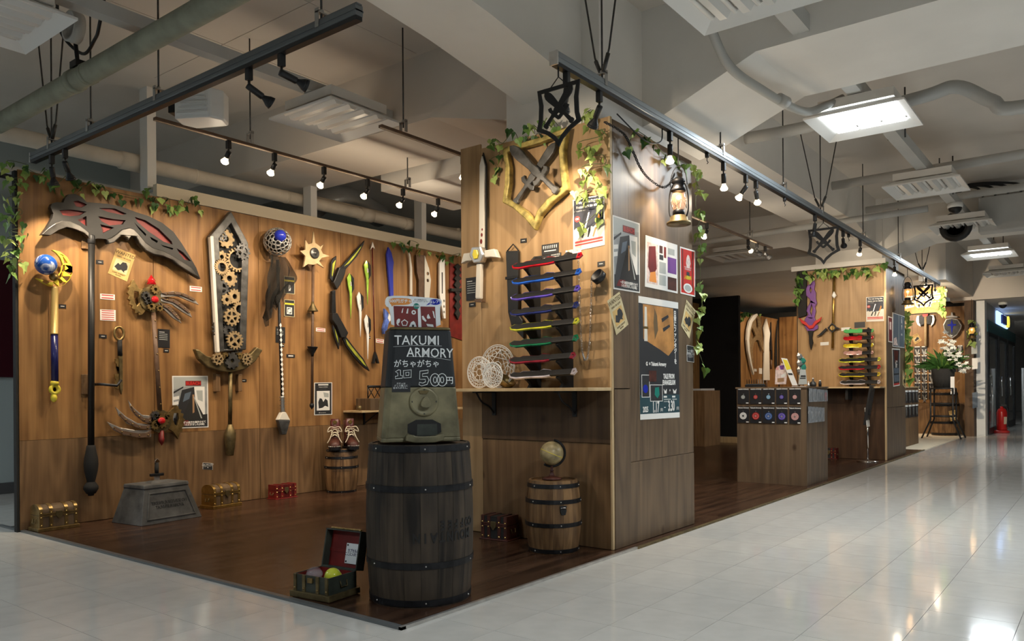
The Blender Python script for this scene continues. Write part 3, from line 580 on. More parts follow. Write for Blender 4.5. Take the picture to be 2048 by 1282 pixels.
g = lath(t, 'grip', 'matte_black', FL, (2.475,0.544), (2.473,0.283), [(.02, 0), (.027, .02), (.03, .1), (.043, .35), (.046, .5), (.042, .68), (.026, .95), (.02, 1)], .07)
lath(t, 'pommel', 'matte_black', FL, (2.473,0.297), (2.472,0.197), [(.018, 0), (.03, .1), (.046, .35), (.047, .55), (.03, .85), (.02, .88), (.019, 1)], .07)
for k, (q, hh) in enumerate((((2.47,0.961), 1), ((2.477,1.931), 0))):
    w = hang('wall_hook', ['wood-backed black hook holding the scythe pole at mid height', 'small wood peg under the scythe blade'][k], 'wall hook', FL, q)
    b = MB(FL); b.box(q[0] - .03, q[0] + .03, q[1] - .07 * (1 if hh else .5), q[1] + .07 * (1 if hh else .5), 0, .02); b.build('plate', 'ply_lower', w, .004)
    if hh: b = MB(FL); b.tube([(q[0] + .06, q[1], .0), (q[0] + .07, q[1], .1), (q[0] + .16, q[1] - .01, .12), (q[0] + .19, q[1] + .03, .12)], .01, 8); b.build('arm', 'black', w)
# --- moon staff
t = hang('moon_staff', 'gold and navy staff topped by a blue globe and yellow crescent moon', 'staff', FL, (2.249,0.89))
cr = [(2.235,1.851),(2.283,1.846),(2.329,1.814),(2.354,1.768),(2.361,1.713),(2.343,1.667),(2.312,1.63),(2.271,1.607),(2.22,1.61),(2.171,1.632),(2.136,1.655),(2.181,1.644),(2.231,1.646),(2.271,1.675),(2.294,1.716),(2.301,1.761),(2.287,1.803),(2.262,1.833)]
part(t, 'crescent', 'yellow', FL, cr, .05, .075, [[(2.299,1.821),(2.332,1.776),(2.309,1.771)], [(2.313,1.762),(2.356,1.759),(2.317,1.728)], [(2.308,1.718),(2.35,1.692),(2.302,1.686)], [(2.294,1.679),(2.324,1.647),(2.279,1.651)], [(2.247,1.639),(2.271,1.655),(2.275,1.616)], [(2.22,1.636),(2.239,1.636),(2.238,1.616),(2.21,1.622)]], .003)
q = (2.186,1.744)
m = MT['earth']; n = m.node_tree.nodes; l = m.node_tree.links; tc = n.new('ShaderNodeTexCoord'); nz = n.new('ShaderNodeTexNoise'); nz.inputs['Scale'].default_value = 9; nz.inputs['Detail'].default_value = 6; nz.inputs['Distortion'].default_value = 1.2
rp = n.new('ShaderNodeValToRGB'); rp.color_ramp.elements[0].position = .5; rp.color_ramp.elements[1].position = .62; rp.color_ramp.elements[0].color = (.015, .07, .32, 1); rp.color_ramp.elements[1].color = (.75, .8, .85, 1)
l.new(tc.outputs['Object'], nz.inputs['Vector']); l.new(nz.outputs['Fac'], rp.inputs[0]); l.new(rp.outputs[0], n['Principled BSDF'].inputs['Base Color'])
b = MB(FL); b.sphere((q[0], q[1], .10), .067, 24, 16); b.build('globe', 'earth', t)
b = MB(FL); b.sphere((q[0] + .06, q[1] - .07, .07), .03, 12, 8); b.tube([(q[0] + .02, q[1] - .03, .08), (q[0] + .11, q[1] - .1, .065)], .012, 8); b.build('mount', 'brass', t)
lath(t, 'gold_shaft', 'gold_paint', FL, (2.255,1.608), (2.25,1.293), [(.019, 0), (.019, .02), (.022, .1), (.022, .97), (.025, .975), (.025, 1)], .06)
cyl(t, 'navy_shaft', 'navy', FL, (2.25,1.295), (2.251,0.965), .0225, 16, .06)
b = MB(FL); q = (2.249,0.927); b.lathe([(.016, -.012), (.034, -.014), (.036, 0), (.034, .014), (.016, .012), (.016, -.012)], 18, T(q[0], q[1], .06)); b.lathe([(.026, 0), (.026, .018), (.018, .03)], 14, T(q[0], q[1] + .03, .06) @ RX(-pi / 2)); b.sphere((q[0] - .005, q[1] - .055, .06), .026, 12, 8, sc=(.8, 1.2, .8)); b.build('end_ring', 'yellow', t)
# --- key sword
t = hang('key_sword', 'key-shaped short sword with brass ring bow and black handle', 'key sword', FL, (2.687,0.903))
q = (2.691,1.324); b = MB(FL); b.tube([(q[0] + .033 * cos(a * pi / 12), q[1] + .046 * sin(a * pi / 12), .03) for a in range(24)], .010, 8, closed=True); b.build('bow', 'brass', t)
cyl(t, 'handle', 'matte_black', FL, (2.695,1.28), (2.697,1.165), .016, 12, .03)
part(t, 'blade', 'old_brass', FL, [(2.684,1.168),(2.712,1.169),(2.712,0.926),(2.703,0.888),(2.692,0.926)], .015, .04, (), .004)
part(t, 'key_teeth', 'brass', FL, [(2.686,1.147),(2.663,1.142),(2.663,1.112),(2.672,1.107),(2.672,1.089),(2.686,1.084),(2.685,1.037),(2.658,1.033),(2.658,1.001),(2.667,0.996),(2.657,0.978),(2.659,0.935),(2.685,0.926)], .018, .034)
# --- twin claw weapon
t = hang('claw_polearm', 'double-ended steampunk claw polearm with brass gears and red gems', 'polearm', FL, (2.967,0.513))
cyl(t, 'shaft', 'brown', FL, (2.932,1.49), (2.976,0.767), .017, 12, .05)
for k in range(6):
    a = (2.936,1.43); b2 = (2.974,0.816); f = k / 5; b = MB(FL); b.sphere((a[0] + (b2[0] - a[0]) * f, a[1] + (b2[1] - a[1]) * f, .067), .006, 8, 6); b.build('stud', 'brass', t)
fan = [(2.774,1.707),(2.786,1.717),(2.8,1.695),(2.826,1.654),(2.884,1.653),(2.889,1.516),(2.846,1.465),(2.822,1.46),(2.82,1.481),(2.798,1.47),(2.794,1.497),(2.772,1.507),(2.777,1.528),(2.754,1.535),(2.761,1.561),(2.745,1.572),(2.754,1.598),(2.74,1.618),(2.754,1.638),(2.745,1.657),(2.764,1.674)]
part(t, 'cog_fan', 'brass', FL, fan, .03, .055, [[(2.79,1.632),(2.823,1.63),(2.83,1.553),(2.808,1.528),(2.789,1.562)]], .003)
fan2 = [(3.039,0.753),(3.08,0.787),(3.08,0.804),(3.103,0.806),(3.119,0.794),(3.121,0.776),(3.142,0.768),(3.137,0.746),(3.16,0.738),(3.152,0.711),(3.17,0.695),(3.157,0.671),(3.165,0.648),(3.146,0.632),(3.149,0.607),(3.128,0.595),(3.117,0.548),(3.078,0.605),(3.038,0.631)]
part(t, 'cog_fan', 'brass', FL, fan2, .03, .055, [[(3.083,0.746),(3.116,0.745),(3.123,0.702),(3.108,0.647),(3.089,0.66),(3.074,0.703)]], .003)
cl = [[(2.983,1.636),(3.079,1.659),(3.17,1.649),(3.249,1.615),(3.287,1.572),(3.209,1.594),(3.117,1.623),(2.983,1.604)], [(2.983,1.596),(3.078,1.6),(3.156,1.561),(3.208,1.516),(3.228,1.471),(3.155,1.506),(3.065,1.56),(2.983,1.575)], [(2.97,1.564),(3.039,1.546),(3.103,1.492),(3.144,1.421),(3.077,1.457),(3.001,1.521),(2.961,1.537)],
      [(2.902,0.731),(2.835,0.741),(2.776,0.79),(2.735,0.849),(2.753,0.785),(2.788,0.737),(2.847,0.688),(2.893,0.674)], [(2.895,0.668),(2.799,0.683),(2.717,0.733),(2.646,0.801),(2.671,0.74),(2.728,0.68),(2.811,0.642),(2.901,0.632)], [(2.901,0.628),(2.787,0.631),(2.682,0.653),(2.586,0.7),(2.636,0.638),(2.704,0.6),(2.81,0.577),(2.901,0.578)]]
def resamp(e, n=7):
    P = [Vector(p) for p in e]; D = [0]
    for a_, b_ in zip(P, P[1:]): D.append(D[-1] + (b_ - a_).length)
    o = []
    for i in range(n):
        d = D[-1] * i / (n - 1); k = max(j for j in range(len(D) - 1) if D[j] <= d + 1e-9); f = (d - D[k]) / max(D[k + 1] - D[k], 1e-9); o.append(P[k] * (1 - f) + P[k + 1] * f)
    return o
for k, o in enumerate(cl):
    c = part(t, 'claw', 'silver', FL, o, .05, .066, (), .003)
    tip = 4 if k == 0 else 4 if k == 1 else 3
    ua, lo = resamp(o[:tip + 1]), resamp(o[tip:] + o[:1])[::-1]
    e = ua if k < 3 else lo; md = [u * .42 + l_ * .58 if k < 3 else u * .58 + l_ * .42 for u, l_ in zip(ua, lo)]
    pl = part(c, 'plate', 'brown', FL, [tuple(p) for p in e[:-1]] + [tuple(p) for p in md[:-1]][::-1], .052, .076, (), .002)
    for i in range(1, 6): q = (e[i] + md[i]) / 2; b = MB(FL); b.sphere((q.x, q.y, .077), .006, 8, 6); b.build('stud', 'brass', c)
for x, y, r, nn in ((2.934,1.657) + (.034, 10), (2.864,1.605) + (.032, 9), (2.902,1.531) + (.032, 10), (2.966,1.522) + (.026, 8), (2.884,1.569) + (.03, 9), (2.927,0.733) + (.033, 9), (3.023,0.724) + (.028, 8), (2.926,0.663) + (.036, 10), (2.976,0.692) + (.055, 12)):
    gearpart(t, 'gear', 'brass' if nn != 9 else 'pewter', FL, x, y, r, nn, .06, .082, .38)
part(t, 'head_plate', 'old_brass', FL, circ(*(2.918,1.585), .095, 14), .035, .062); part(t, 'head_plate', 'old_brass', FL, circ(*(2.975,0.689), .085, 14), .035, .062)
for q in ((2.928,1.582), (2.971,0.693)): b = MB(FL); b.sphere((q[0], q[1], .085), .026, 12, 8, sc=(1.1, 1, .6)); b.build('gem', 'red_gem' if 'red_gem' in MT else mat('red_gem', (.5, .01, .015), .08, coat=1).name, t)
lath(t, 'finial', 'red_gem', FL, (2.919,1.694), (2.918,1.766), [(.035, 0), (.026, .3), (.03, .4), (.012, .75), (0, 1)], .05, 8); lath(t, 'finial', 'deep_red', FL, (2.984,0.621), (2.988,0.506), [(.02, 0), (.02, .5), (.024, .55), (.018, .75), (0, 1)], .05, 8)
# --- gear greatsword
t = hang('gear_greatsword', 'giant open-frame greatsword filled with tan and grey gears', 'sword', FL, (3.551,0.418))
part(t, 'blade_frame', 'pewter', FL, [(3.558,2.341),(3.711,2.111),(3.718,2.036),(3.686,1.242),(3.425,1.213),(3.374,2.114)], .03, .08, [[(3.559,2.248),(3.648,2.102),(3.653,1.967),(3.624,1.245),(3.49,1.24),(3.451,2.108)]], .008)
part(t, 'back_plate', 'stone_dark', FL, [(3.56,2.283),(3.671,2.105),(3.681,1.98),(3.652,1.236),(3.463,1.224),(3.417,2.112)], .022, .03)
part(t, 'bright_edge', 'off_white', FL, [(3.374,2.114),(3.402,2.12),(3.45,1.212),(3.425,1.211)], .045, .084, (), .006)
GS = [(292, 310, 60, 9, 0, 0), (258, 290, 33, 8, 1, 3), (412, 415, 55, 12, 1, 4), (258, 455, 42, 8, 0, 0), (375, 480, 78, 20, 0, -1), (245, 540, 52, 20, 0, -2), (320, 628, 56, 10, 0, 0), (248, 705, 54, 12, 1, 4), (285, 800, 38, 8, 0, 0), (362, 772, 50, 12, 0, 0), (395, 875, 50, 16, 0, -2), (325, 940, 58, 12, 0, 5), (250, 1030, 60, 14, 1, 4), (305, 1048, 40, 10, 1, 0), (350, 1125, 60, 16, 0, 4), (390, 1205, 30, 10, 1, 0)]
GP = [(3.521,2.117),(3.484,2.131),(3.655,2.031),(3.483,1.968),(3.612,1.96),(3.468,1.883),(3.549,1.805),(3.47,1.721),(3.509,1.631),(3.595,1.666),(3.631,1.566),(3.552,1.496),(3.469,1.401),(3.529,1.387),(3.579,1.313),(3.623,1.235)]
for k, ((_, _, r, n, g, sp), (x, y)) in enumerate(zip(GS, GP)):
    gearpart(t, 'gear', 'pewter' if g else 'tan_metal' if 'tan_metal' in MT else mat('tan_metal', (.36, .26, .14), .5, .5, var=.25, vs=25).name, FL, x, y, r / 4.006 * .005, n, .05 + .012 * (k % 3), .066 + .012 * (k % 3), {0: .34, -1: .72, -2: .55}.get(sp, 0), max(sp, 0), k)
part(t, 'crossguard', 'old_brass', FL, [(3.238,1.232),(3.271,1.156),(3.349,1.092),(3.456,1.063),(3.552,1.056),(3.679,1.086),(3.773,1.153),(3.84,1.246),(3.783,1.268),(3.703,1.192),(3.634,1.166),(3.457,1.161),(3.337,1.181),(3.271,1.229)], .04, .085, (), .008)
for (x, y), r, n, m in zip([(3.422,1.16),(3.545,1.149),(3.679,1.165),(3.487,1.185),(3.612,1.189)], (.05, .068, .05, .03, .03), (10, 9, 12, 8, 8), ('tan_metal', 'pewter', 'tan_metal', 'brass', 'brass')): gearpart(t, 'gear', m, FL, x, y, r, n, .085, .105, .25, 5 if r == .05 else 0)
cyl(t, 'shaft', 'old_brass', FL, (3.555,1.068), (3.546,0.63), .016, 12, .06)
lath(t, 'pommel', 'old_brass', FL, (3.547,0.642), (3.544,0.395), [(.02, 0), (.02, .05), (.026, .08), (.045, .28), (.046, .42), (.03, .97), (.026, 1)], .06)
for k, q in enumerate([(3.454,0.994),(3.649,0.995)]):
    b = MB(FL); b.box(q[0] - .018, q[0] + .018, q[1] - .09, q[1] + .05, 0, .05); tag(b.build('support_peg', 'ply_lower', None, .004), ['wood peg under the greatsword guard, scythe side', 'wood peg under the greatsword guard, orb staff side'][k], 'wall peg', 'pegs under the greatsword')
# --- orb staff with black cloth
t = hang('orb_staff', 'silver filigree orb staff with blue jewel and trailing black cloth', 'staff', FL, (4.041,0.542))
q = (3.955,2.15); rr = .112; rng = random.Random(3)
b = MB(FL @ T(q[0], q[1], .13))
for k in range(130):
    z = 1 - 2 * (k + .5) / 130; a = k * 2.4; c = Vector((cos(a) * (1 - z * z) ** .5, sin(a) * (1 - z * z) ** .5, z)); e = c.orthogonal().normalized(); f = c.cross(e); h = .12 + .09 * rng.random()
    b.tube([c * rr * .98 + (e * cos(i * pi / 5) + f * sin(i * pi / 5)) * rr * h for i in range(10)], .0038, 4, closed=True)
b.build('filigree', 'silver', t)
b = MB(FL @ T(q[0], q[1], .13)); b.sphere((0, 0, 0), rr * .8, 16, 10); b.build('core', 'stone_dark', t)
q2 = (3.92,2.182); b = MB(FL); b.sphere((q2[0], q2[1], .215), .05, 18, 12); b.build('jewel', 'blue', t)
a = (4.003,2.011); e = (4.041,0.862)
cyl(t, 'shaft', 'ink', FL, a, e, .013, 12, .06)
s0 = (4.02,1.481); N = 15
for k in range(N):
    f = (k + .5) / N; x = s0[0] + (e[0] - s0[0]) * f; y = s0[1] + (e[1] - s0[1]) * f; h = (s0[1] - e[1]) / N / 2
    b = MB(FL); b.prism([(x, y + h), (x + .011, y), (x, y - h), (x - .011, y)], .068, .0745); b.build('diamond', 'white', t)
lath(t, 'rings', 'steel', FL, (4.041,0.864), (4.044,0.726), [(.016, 0)] + [((.024 if i % 2 else .014), i / 12) for i in range(1, 12)] + [(.016, 1)], .06)
part(t, 'spear_tip', 'pewter', FL, [(4.108,0.655),(4.068,0.537),(4.026,0.536),(3.985,0.663)], .04, .08, (), .006); part(t, 'spear_shoulder', 'off_white', FL, [(4.025,0.727),(4.064,0.726),(4.108,0.655),(3.985,0.663)], .036, .084, (), .006)
b = MB(FL); top = (3.895,2.035); tr = (4.037,2.053); nu, nv = 14, 18; L_ = top[1] - ((3.866,1.443))[1]; vs = []; fs = []
for j in range(nv + 1):
    f = j / nv; w = (tr[0] - top[0]) * (1 + 1.0 * sin(pi * min(f * 1.15, 1)))
    for i in range(nu + 1):
        g = i / nu; ll = L_ * (.62 + .38 * (1 - g) ** 1.2 + .06 * sin(i * 2.3))
        vs.append((top[0] - .02 * f + (g - .42 * f * .6) * w + .01 * sin(j * .8 + i), top[1] - ll * f, .11 + .035 * sin(i * 1.35 + f * 2) * (.4 + f)))
for j in range(nv):
    for i in range(nu): fs.append((j * (nu + 1) + i, j * (nu + 1) + i + 1, (j + 1) * (nu + 1) + i + 1, (j + 1) * (nu + 1) + i))
b.add(vs, fs, True); c = b.build('cloth', 'cloth_dark', t)
# --- star staff
t = hang('star_staff', 'slim wooden staff with spiky star head and two cone collars', 'staff', FL, (4.358,0.759))
part(t, 'star_head', 'pale_wood', FL, [(4.344,2.301),(4.363,2.201),(4.417,2.175),(4.451,2.202),(4.423,2.149),(4.444,2.118),(4.52,2.106),(4.43,2.078),(4.402,2.047),(4.456,1.993),(4.381,2.022),(4.341,2.006),(4.281,2.005),(4.234,1.972),(4.248,2.027),(4.255,2.072),(4.197,2.109),(4.256,2.126),(4.256,2.212),(4.289,2.179),(4.329,2.196)], .09, .11, (), .003)
b = MB(FL); q = (4.347,2.108); b.lathe([(.048, 0), (.048, .012), (.04, .016), (.018, .013), (.014, .022), (0, .024)], 20, T(q[0], q[1], .11)); b.build('boss', 'pewter', t)
cyl(t, 'shaft', 'brown', FL, (4.374,2.02), (4.349,0.78), .0125, 10, .06)
lath(t, 'cone', 'old_brass', FL, (4.365,1.69), (4.366,1.605), [(.012, 0), (.016, .3), (.045, .92), (.048, 1)], .06); lath(t, 'cone', 'iron', FL, (4.361,1.293), (4.357,1.206), [(.048, 0), (.046, .05), (.016, .7), (.012, 1)], .06)
lath(t, 'end_cap', 'iron', FL, (4.349,0.796), (4.348,0.741), [(.014, 0), (.02, .2), (.02, .5), (0, 1)], .06)
# --- bow, arrow, four daggers
t = hang('bow', 'angular black and yellow futuristic bow hung upright', 'bow', FL, (4.606,1.093))
for nme, m, o, z0, z1 in (('upper_limb', 'black', [(4.63,1.82),(4.588,1.883),(4.614,1.931),(4.661,2.029),(4.738,2.025),(4.721,1.966),(4.667,1.869)], .03, .075), ('grip', 'iron', [(4.584,1.804),(4.622,1.819),(4.628,1.61),(4.578,1.601)], .03, .06), ('lower_limb', 'black', [(4.574,1.606),(4.631,1.61),(4.674,1.551),(4.758,1.436),(4.731,1.392),(4.677,1.389),(4.624,1.491),(4.573,1.544)], .03, .075)):
    part(t, nme, m, FL, o, z0, z1, (), .006)
for k, (o, i) in enumerate((([(4.675,2.017),(4.742,2.085),(4.981,2.32),(4.965,2.275),(4.884,2.156),(4.793,2.064),(4.726,2.003)], [(4.727,2.046),(4.786,2.105),(4.939,2.265),(4.923,2.24),(4.862,2.161),(4.786,2.082)]), ([(4.642,2.129),(4.636,2.075),(4.618,1.993),(4.594,1.895),(4.566,1.914),(4.581,2.062),(4.604,2.105)], [(4.626,2.091),(4.606,1.998),(4.588,1.934),(4.582,1.95),(4.592,2.052)]), ([(4.706,1.387),(4.751,1.398),(4.864,1.285),(4.954,1.206),(5.034,1.088),(4.969,1.119),(4.845,1.212),(4.749,1.313)], [(4.739,1.378),(4.845,1.278),(4.936,1.194),(4.989,1.13),(4.951,1.153),(4.853,1.232),(4.756,1.327)]), ([(4.593,1.503),(4.63,1.457),(4.672,1.369),(4.663,1.282),(4.626,1.364),(4.595,1.455)], [(4.61,1.468),(4.641,1.401),(4.652,1.339),(4.629,1.389)]))):
    bb = part(t, 'blade', 'black', FL, o, .035, .055, (), .003); part(bb, 'glow_strip', 'lime_foil' if 'lime_foil' in MT else mat('lime_foil', (.55, .58, .08), .2, .4, var=.35, vs=10).name, FL, i, .055, .06)
t = hang('arrow', 'long dark arrow with silver head hung upright beside the bow', 'arrow', FL, (5.12,1.174))
cyl(t, 'shaft', 'wine', FL, (5.095,2.285), (5.12,1.253), .0055, 8, .03)
part(t, 'arrowhead', 'silver', FL, [(5.096,2.327),(5.127,2.256),(5.097,2.279),(5.07,2.248)], .024, .036); part(t, 'nock', 'black', FL, [(5.117,1.277),(5.139,1.236),(5.164,1.165),(5.143,1.166),(5.12,1.223),(5.1,1.163),(5.081,1.165),(5.101,1.241)], .02, .045)
dg = [(((4.811,1.996)), 'lime'), (((5.018,2.144)), 'lime'), (((4.926,1.833)), 'white'), (((5.016,1.625)), 'white')]
mat('lime', (.38, .62, .08), .15, .3, coat=.5, var=.3, vs=12)
lbs = ['lime green throwing dagger nearest the bow grip', 'lime green throwing dagger beside the arrow, highest of four', 'white and black throwing dagger in the middle of the four', 'white and black throwing dagger, lowest of the four']
for k, ((u, v), m) in enumerate(dg):
    t = hang('throwing_dagger', lbs[k], 'dagger', FL, (u, v), 'four throwing daggers'); s = .00122
    P = lambda pts: [(u + x * s, v - y * s) for x, y in pts]
    part(t, 'blade', m, FL, P([(-2, 0), (-24, 40), (-16, 95), (0, 150), (10, 348), (22, 170), (20, 90), (12, 20)]), .025, .036, (), .002)
    part(t, 'black_side', 'black', FL, P([(8, 8), (38, 36), (40, 118), (18, 150), (26, 80)]), .022, .042, (), .003); part(t, 'hole', 'silver', FL, P([(4, 60), (16, 70), (18, 95), (6, 100)]), .036, .038)
# --- straight swords farther along
t = hang('blue_sword', 'glossy cobalt blue crystal sword half hidden by the capsule machine', 'sword', FL, (5.292,1.456))
part(t, 'blade', 'blue', FL, [(5.297,2.306),(5.275,2.23),(5.29,2.08),(5.312,1.887),(5.321,1.717),(5.361,1.721),(5.355,2.088),(5.365,2.163),(5.336,2.254)], .02, .045, (), .005)
part(t, 'guard', 'sky_foil' if 'sky_foil' in MT else mat('sky_foil', (.12, .2, .62), .2, .3, var=.6, vs=14).name, FL, [(5.236,1.701),(5.277,1.665),(5.323,1.601),(5.284,1.556),(5.259,1.464),(5.222,1.45),(5.213,1.504),(5.243,1.59)], .02, .05, (), .004); part(t, 'ribbon', 'white', FL, [(5.285,1.654),(5.323,1.601),(5.289,1.575),(5.27,1.604)], .05, .056)
t = hang('white_sword', 'slim curved ivory sword on the far wall behind the machine', 'sword', FL, (5.608,1.741)); part(t, 'blade', 'off_white', FL, [(5.574,2.305),(5.589,2.242),(5.598,2.117),(5.596,1.866),(5.627,1.868),(5.627,2.146),(5.603,2.271)], .02, .035, (), .002); cyl(t, 'handle', 'brown', FL, (5.612,1.867), (5.61,1.716), .016, 10, .03)
t = hang('cleaver_sword', 'broad sword with dark half, cream half and drilled holes', 'sword', FL, (5.792,1.755)); part(t, 'dark_half', 'brown', FL, [(5.685,2.28),(5.696,2.103),(5.722,2.03),(5.72,1.826),(5.796,1.833),(5.801,2.295)], .02, .035, (), .003)
part(t, 'cream_half', 'off_white', FL, [(5.807,2.289),(5.87,2.162),(5.897,2.049),(5.87,1.839),(5.8,1.833)], .02, .038, [circ(*(5.851,2.108), .018, 10), circ(*(5.85,2.037), .018, 10)], .002)
t = hang('white_greatsword', 'wide angular white greatsword with green-lit holes near the pillar', 'sword', FL, (6.064,1.659)); part(t, 'blade', 'white', FL, [(6.09,2.314),(6.022,2.239),(6.018,1.904),(6.083,1.66),(6.112,1.662),(6.103,2.269)], .02, .045, [circ(*(6.087,1.845), .014, 10), circ(*(6.086,1.785), .014, 10), circ(*(6.086,1.726), .014, 10)], .003); part(t, 'groove', 'iron', FL, [(6.052,2.144),(6.067,2.146),(6.065,1.922),(6.053,1.921)], .045, .047)
t = hang('thorn_sword', 'black thorny sword on a dark red backing panel', 'sword', FL, (6.31,1.635)); part(t, 'panel', 'deep_red', FL, [(6.219,2.266),(6.426,2.257),(6.417,1.445),(6.211,1.483)], .002, .01)
zz = [(1100 + (22 if i % 2 else 8) * (1 if i < 20 else 1), 350 + i * 23) for i in range(20)]
part(t, 'blade', 'matte_black', FL, [(6.318,2.269),(6.368,2.246),(6.341,2.211),(6.374,2.181),(6.336,2.143),(6.377,2.114),(6.336,2.082),(6.364,2.045),(6.335,2.008),(6.363,1.977),(6.334,1.934),(6.366,1.903),(6.329,1.859),(6.361,1.814),(6.324,1.771),(6.352,1.732),(6.315,1.662),(6.291,1.701),(6.267,1.726),(6.296,1.769),(6.264,1.806),(6.297,1.856),(6.261,1.893),(6.294,1.93),(6.266,1.968),(6.294,2.004),(6.258,2.034),(6.295,2.078),(6.259,2.101),(6.296,2.139),(6.268,2.169),(6.297,2.206),(6.273,2.234)], .02, .04)
part(t, 'crossguard', 'matte_black', FL, [(6.198,1.99),(6.404,2.011),(6.404,1.978),(6.198,1.958)], .02, .05)
# --- cards, tags, posters on the left wall
def wanted(name, label, F, q, m='wanted', z=.001):
    t = thing(name, label, 'poster', F @ T(*q[3])); a, b_, c, d = (Vector(p) for p in q)     # tl, tr, br, bl
    U = lambda s, r: tuple((a * (1 - s) + b_ * s) * (1 - r) + (d * (1 - s) + c * s) * r)
    part(t, 'sheet', m, F, q, z, z + .0015)
    ang = math.atan2((b_ - a).y, (b_ - a).x); w = (b_ - a).length
    def tx(s, r, st, size): text(st, size, F @ T(*U(s, r), z + .0016) @ RZ(ang), 'wanted_dark', t, depth=.0003, bold=.0005)
    tx(.5, .13, 'WANTED', w * .235); tx(.5, .27, 'DEAD OR ALIVE', w * .10); tx(.5, .86, 'DARK KNIGHT', w * .10); tx(.5, .93, 'REWARD', w * .07)
    part(t, 'portrait', 'wanted_pale' if m == 'wanted' else 'wanted', F, [U(.14, .36), U(.86, .36), U(.86, .8), U(.14, .8)], z + .0015, z + .0018)
    part(t, 'beast', 'ink', F, [U(*p) for p in ((.18, .68), (.3, .5), (.42, .54), (.5, .42), (.68, .40), (.8, .5), (.82, .62), (.7, .7), (.74, .76), (.55, .7), (.4, .76), (.3, .72))], z + .0018, z + .002)
    return t
wanted('wanted_poster', 'tilted yellow wanted poster under the scythe blade', FL, [(2.693,1.938),(2.829,1.904),(2.764,1.703),(2.628,1.749)])
for k, (q, lb) in enumerate((([(3.246,1.722),(3.348,1.722),(3.348,1.683),(3.246,1.681)], 'small white do-not-touch card under the scythe tip'), ([(2.574,1.599),(2.676,1.601),(2.676,1.562),(2.574,1.561)], 'small white do-not-touch card beside the scythe pole'), ([(2.573,1.488),(2.681,1.491),(2.681,1.413),(2.573,1.412)], 'taller white notice with red lines below the do-not-touch card'), ([(4.446,1.47),(4.55,1.468),(4.55,1.436),(4.445,1.437)], 'small white card beside the star staff shaft'), ([(5.16,1.406),(5.263,1.401),(5.262,1.362),(5.16,1.368)], 'small white card beside the lower end of the arrow'))):
    t = thing('notice_card', lb, 'card', FL @ T(*mid(q)), 'white notice cards'); part(t, 'sheet', 'paper', FL, q, .001, .003)
    a, b_, c, d = (Vector(p) for p in q); ny = 5 if k == 2 else 2
    for i in range(ny): s = (i + .5) / ny; part(t, 'text_line', 'red', FL, [tuple((a * (1 - h) + b_ * h) * (1 - r) + (d * (1 - h) + c * h) * r) for h, r in ((.1, s - .2 / ny), (.9, s - .2 / ny), (.9, s + .15 / ny), (.1, s + .15 / ny))], .003, .0034)
for k, (q, lb) in enumerate((([(2.548,1.832),(2.598,1.835),(2.598,1.807),(2.548,1.804)], 'tiny black name tag beside the scythe pole under the wanted poster'), ([(2.302,1.502),(2.349,1.503),(2.349,1.477),(2.301,1.477)], 'tiny black name tag beside the moon staff'), ([(2.566,1.314),(2.617,1.312),(2.617,1.286),(2.566,1.288)], 'tiny black name tag left of the key sword'), ([(3.034,1.229),(3.075,1.227),(3.075,1.201),(3.034,1.203)], 'tiny black tag under the black description panel'), ([(3.685,1.006),(3.737,1.004),(3.737,0.982),(3.685,0.984)], 'tiny black tag right of the greatsword shaft'), ([(4.078,1.307),(4.106,1.306),(4.105,1.283),(4.077,1.284)], 'tiny black tag beside the diamond-patterned shaft'), ([(5.062,1.425),(5.088,1.424),(5.088,1.4),(5.061,1.402)], 'tiny black tag below the lowest dagger'))):
    t = thing('name_tag', lb, 'tag', FL @ T(*mid(q)), 'black name tags'); part(t, 'plate', 'tag_black', FL, q, .001, .004); c = mid(q); part(t, 'print', 'paper', FL, rect(c[0] - .012, c[0] + .012, c[1] - .002, c[1] + .002), .004, .0043)
def desc(q, lb, lines=5, F=FL):
    t = thing('description_panel', lb, 'panel', F @ T(*mid(q))); part(t, 'plate', 'tag_black', F, q, .001, .004)
    a, b_, c, d = (Vector(p) for p in q)
    for i in range(lines): s = .15 + .1 * i; part(t, 'text_line', 'stripe' if i else 'paper', F, [tuple((a * (1 - h) + b_ * h) * (1 - r) + (d * (1 - h) + c * h) * r) for h, r in ((.1, s), (.55 if i == 0 else .8, s), (.55 if i == 0 else .8, s + .03), (.1, s + .03))], .004, .0043)
    return t
desc([(2.99,1.376),(3.083,1.374),(3.082,1.235),(2.989,1.239)], 'black description panel with faint text behind the claw polearm')
desc([(4.023,1.455),(4.117,1.453),(4.116,1.316),(4.021,1.32)], 'black description panel behind the diamond-patterned shaft', 4)
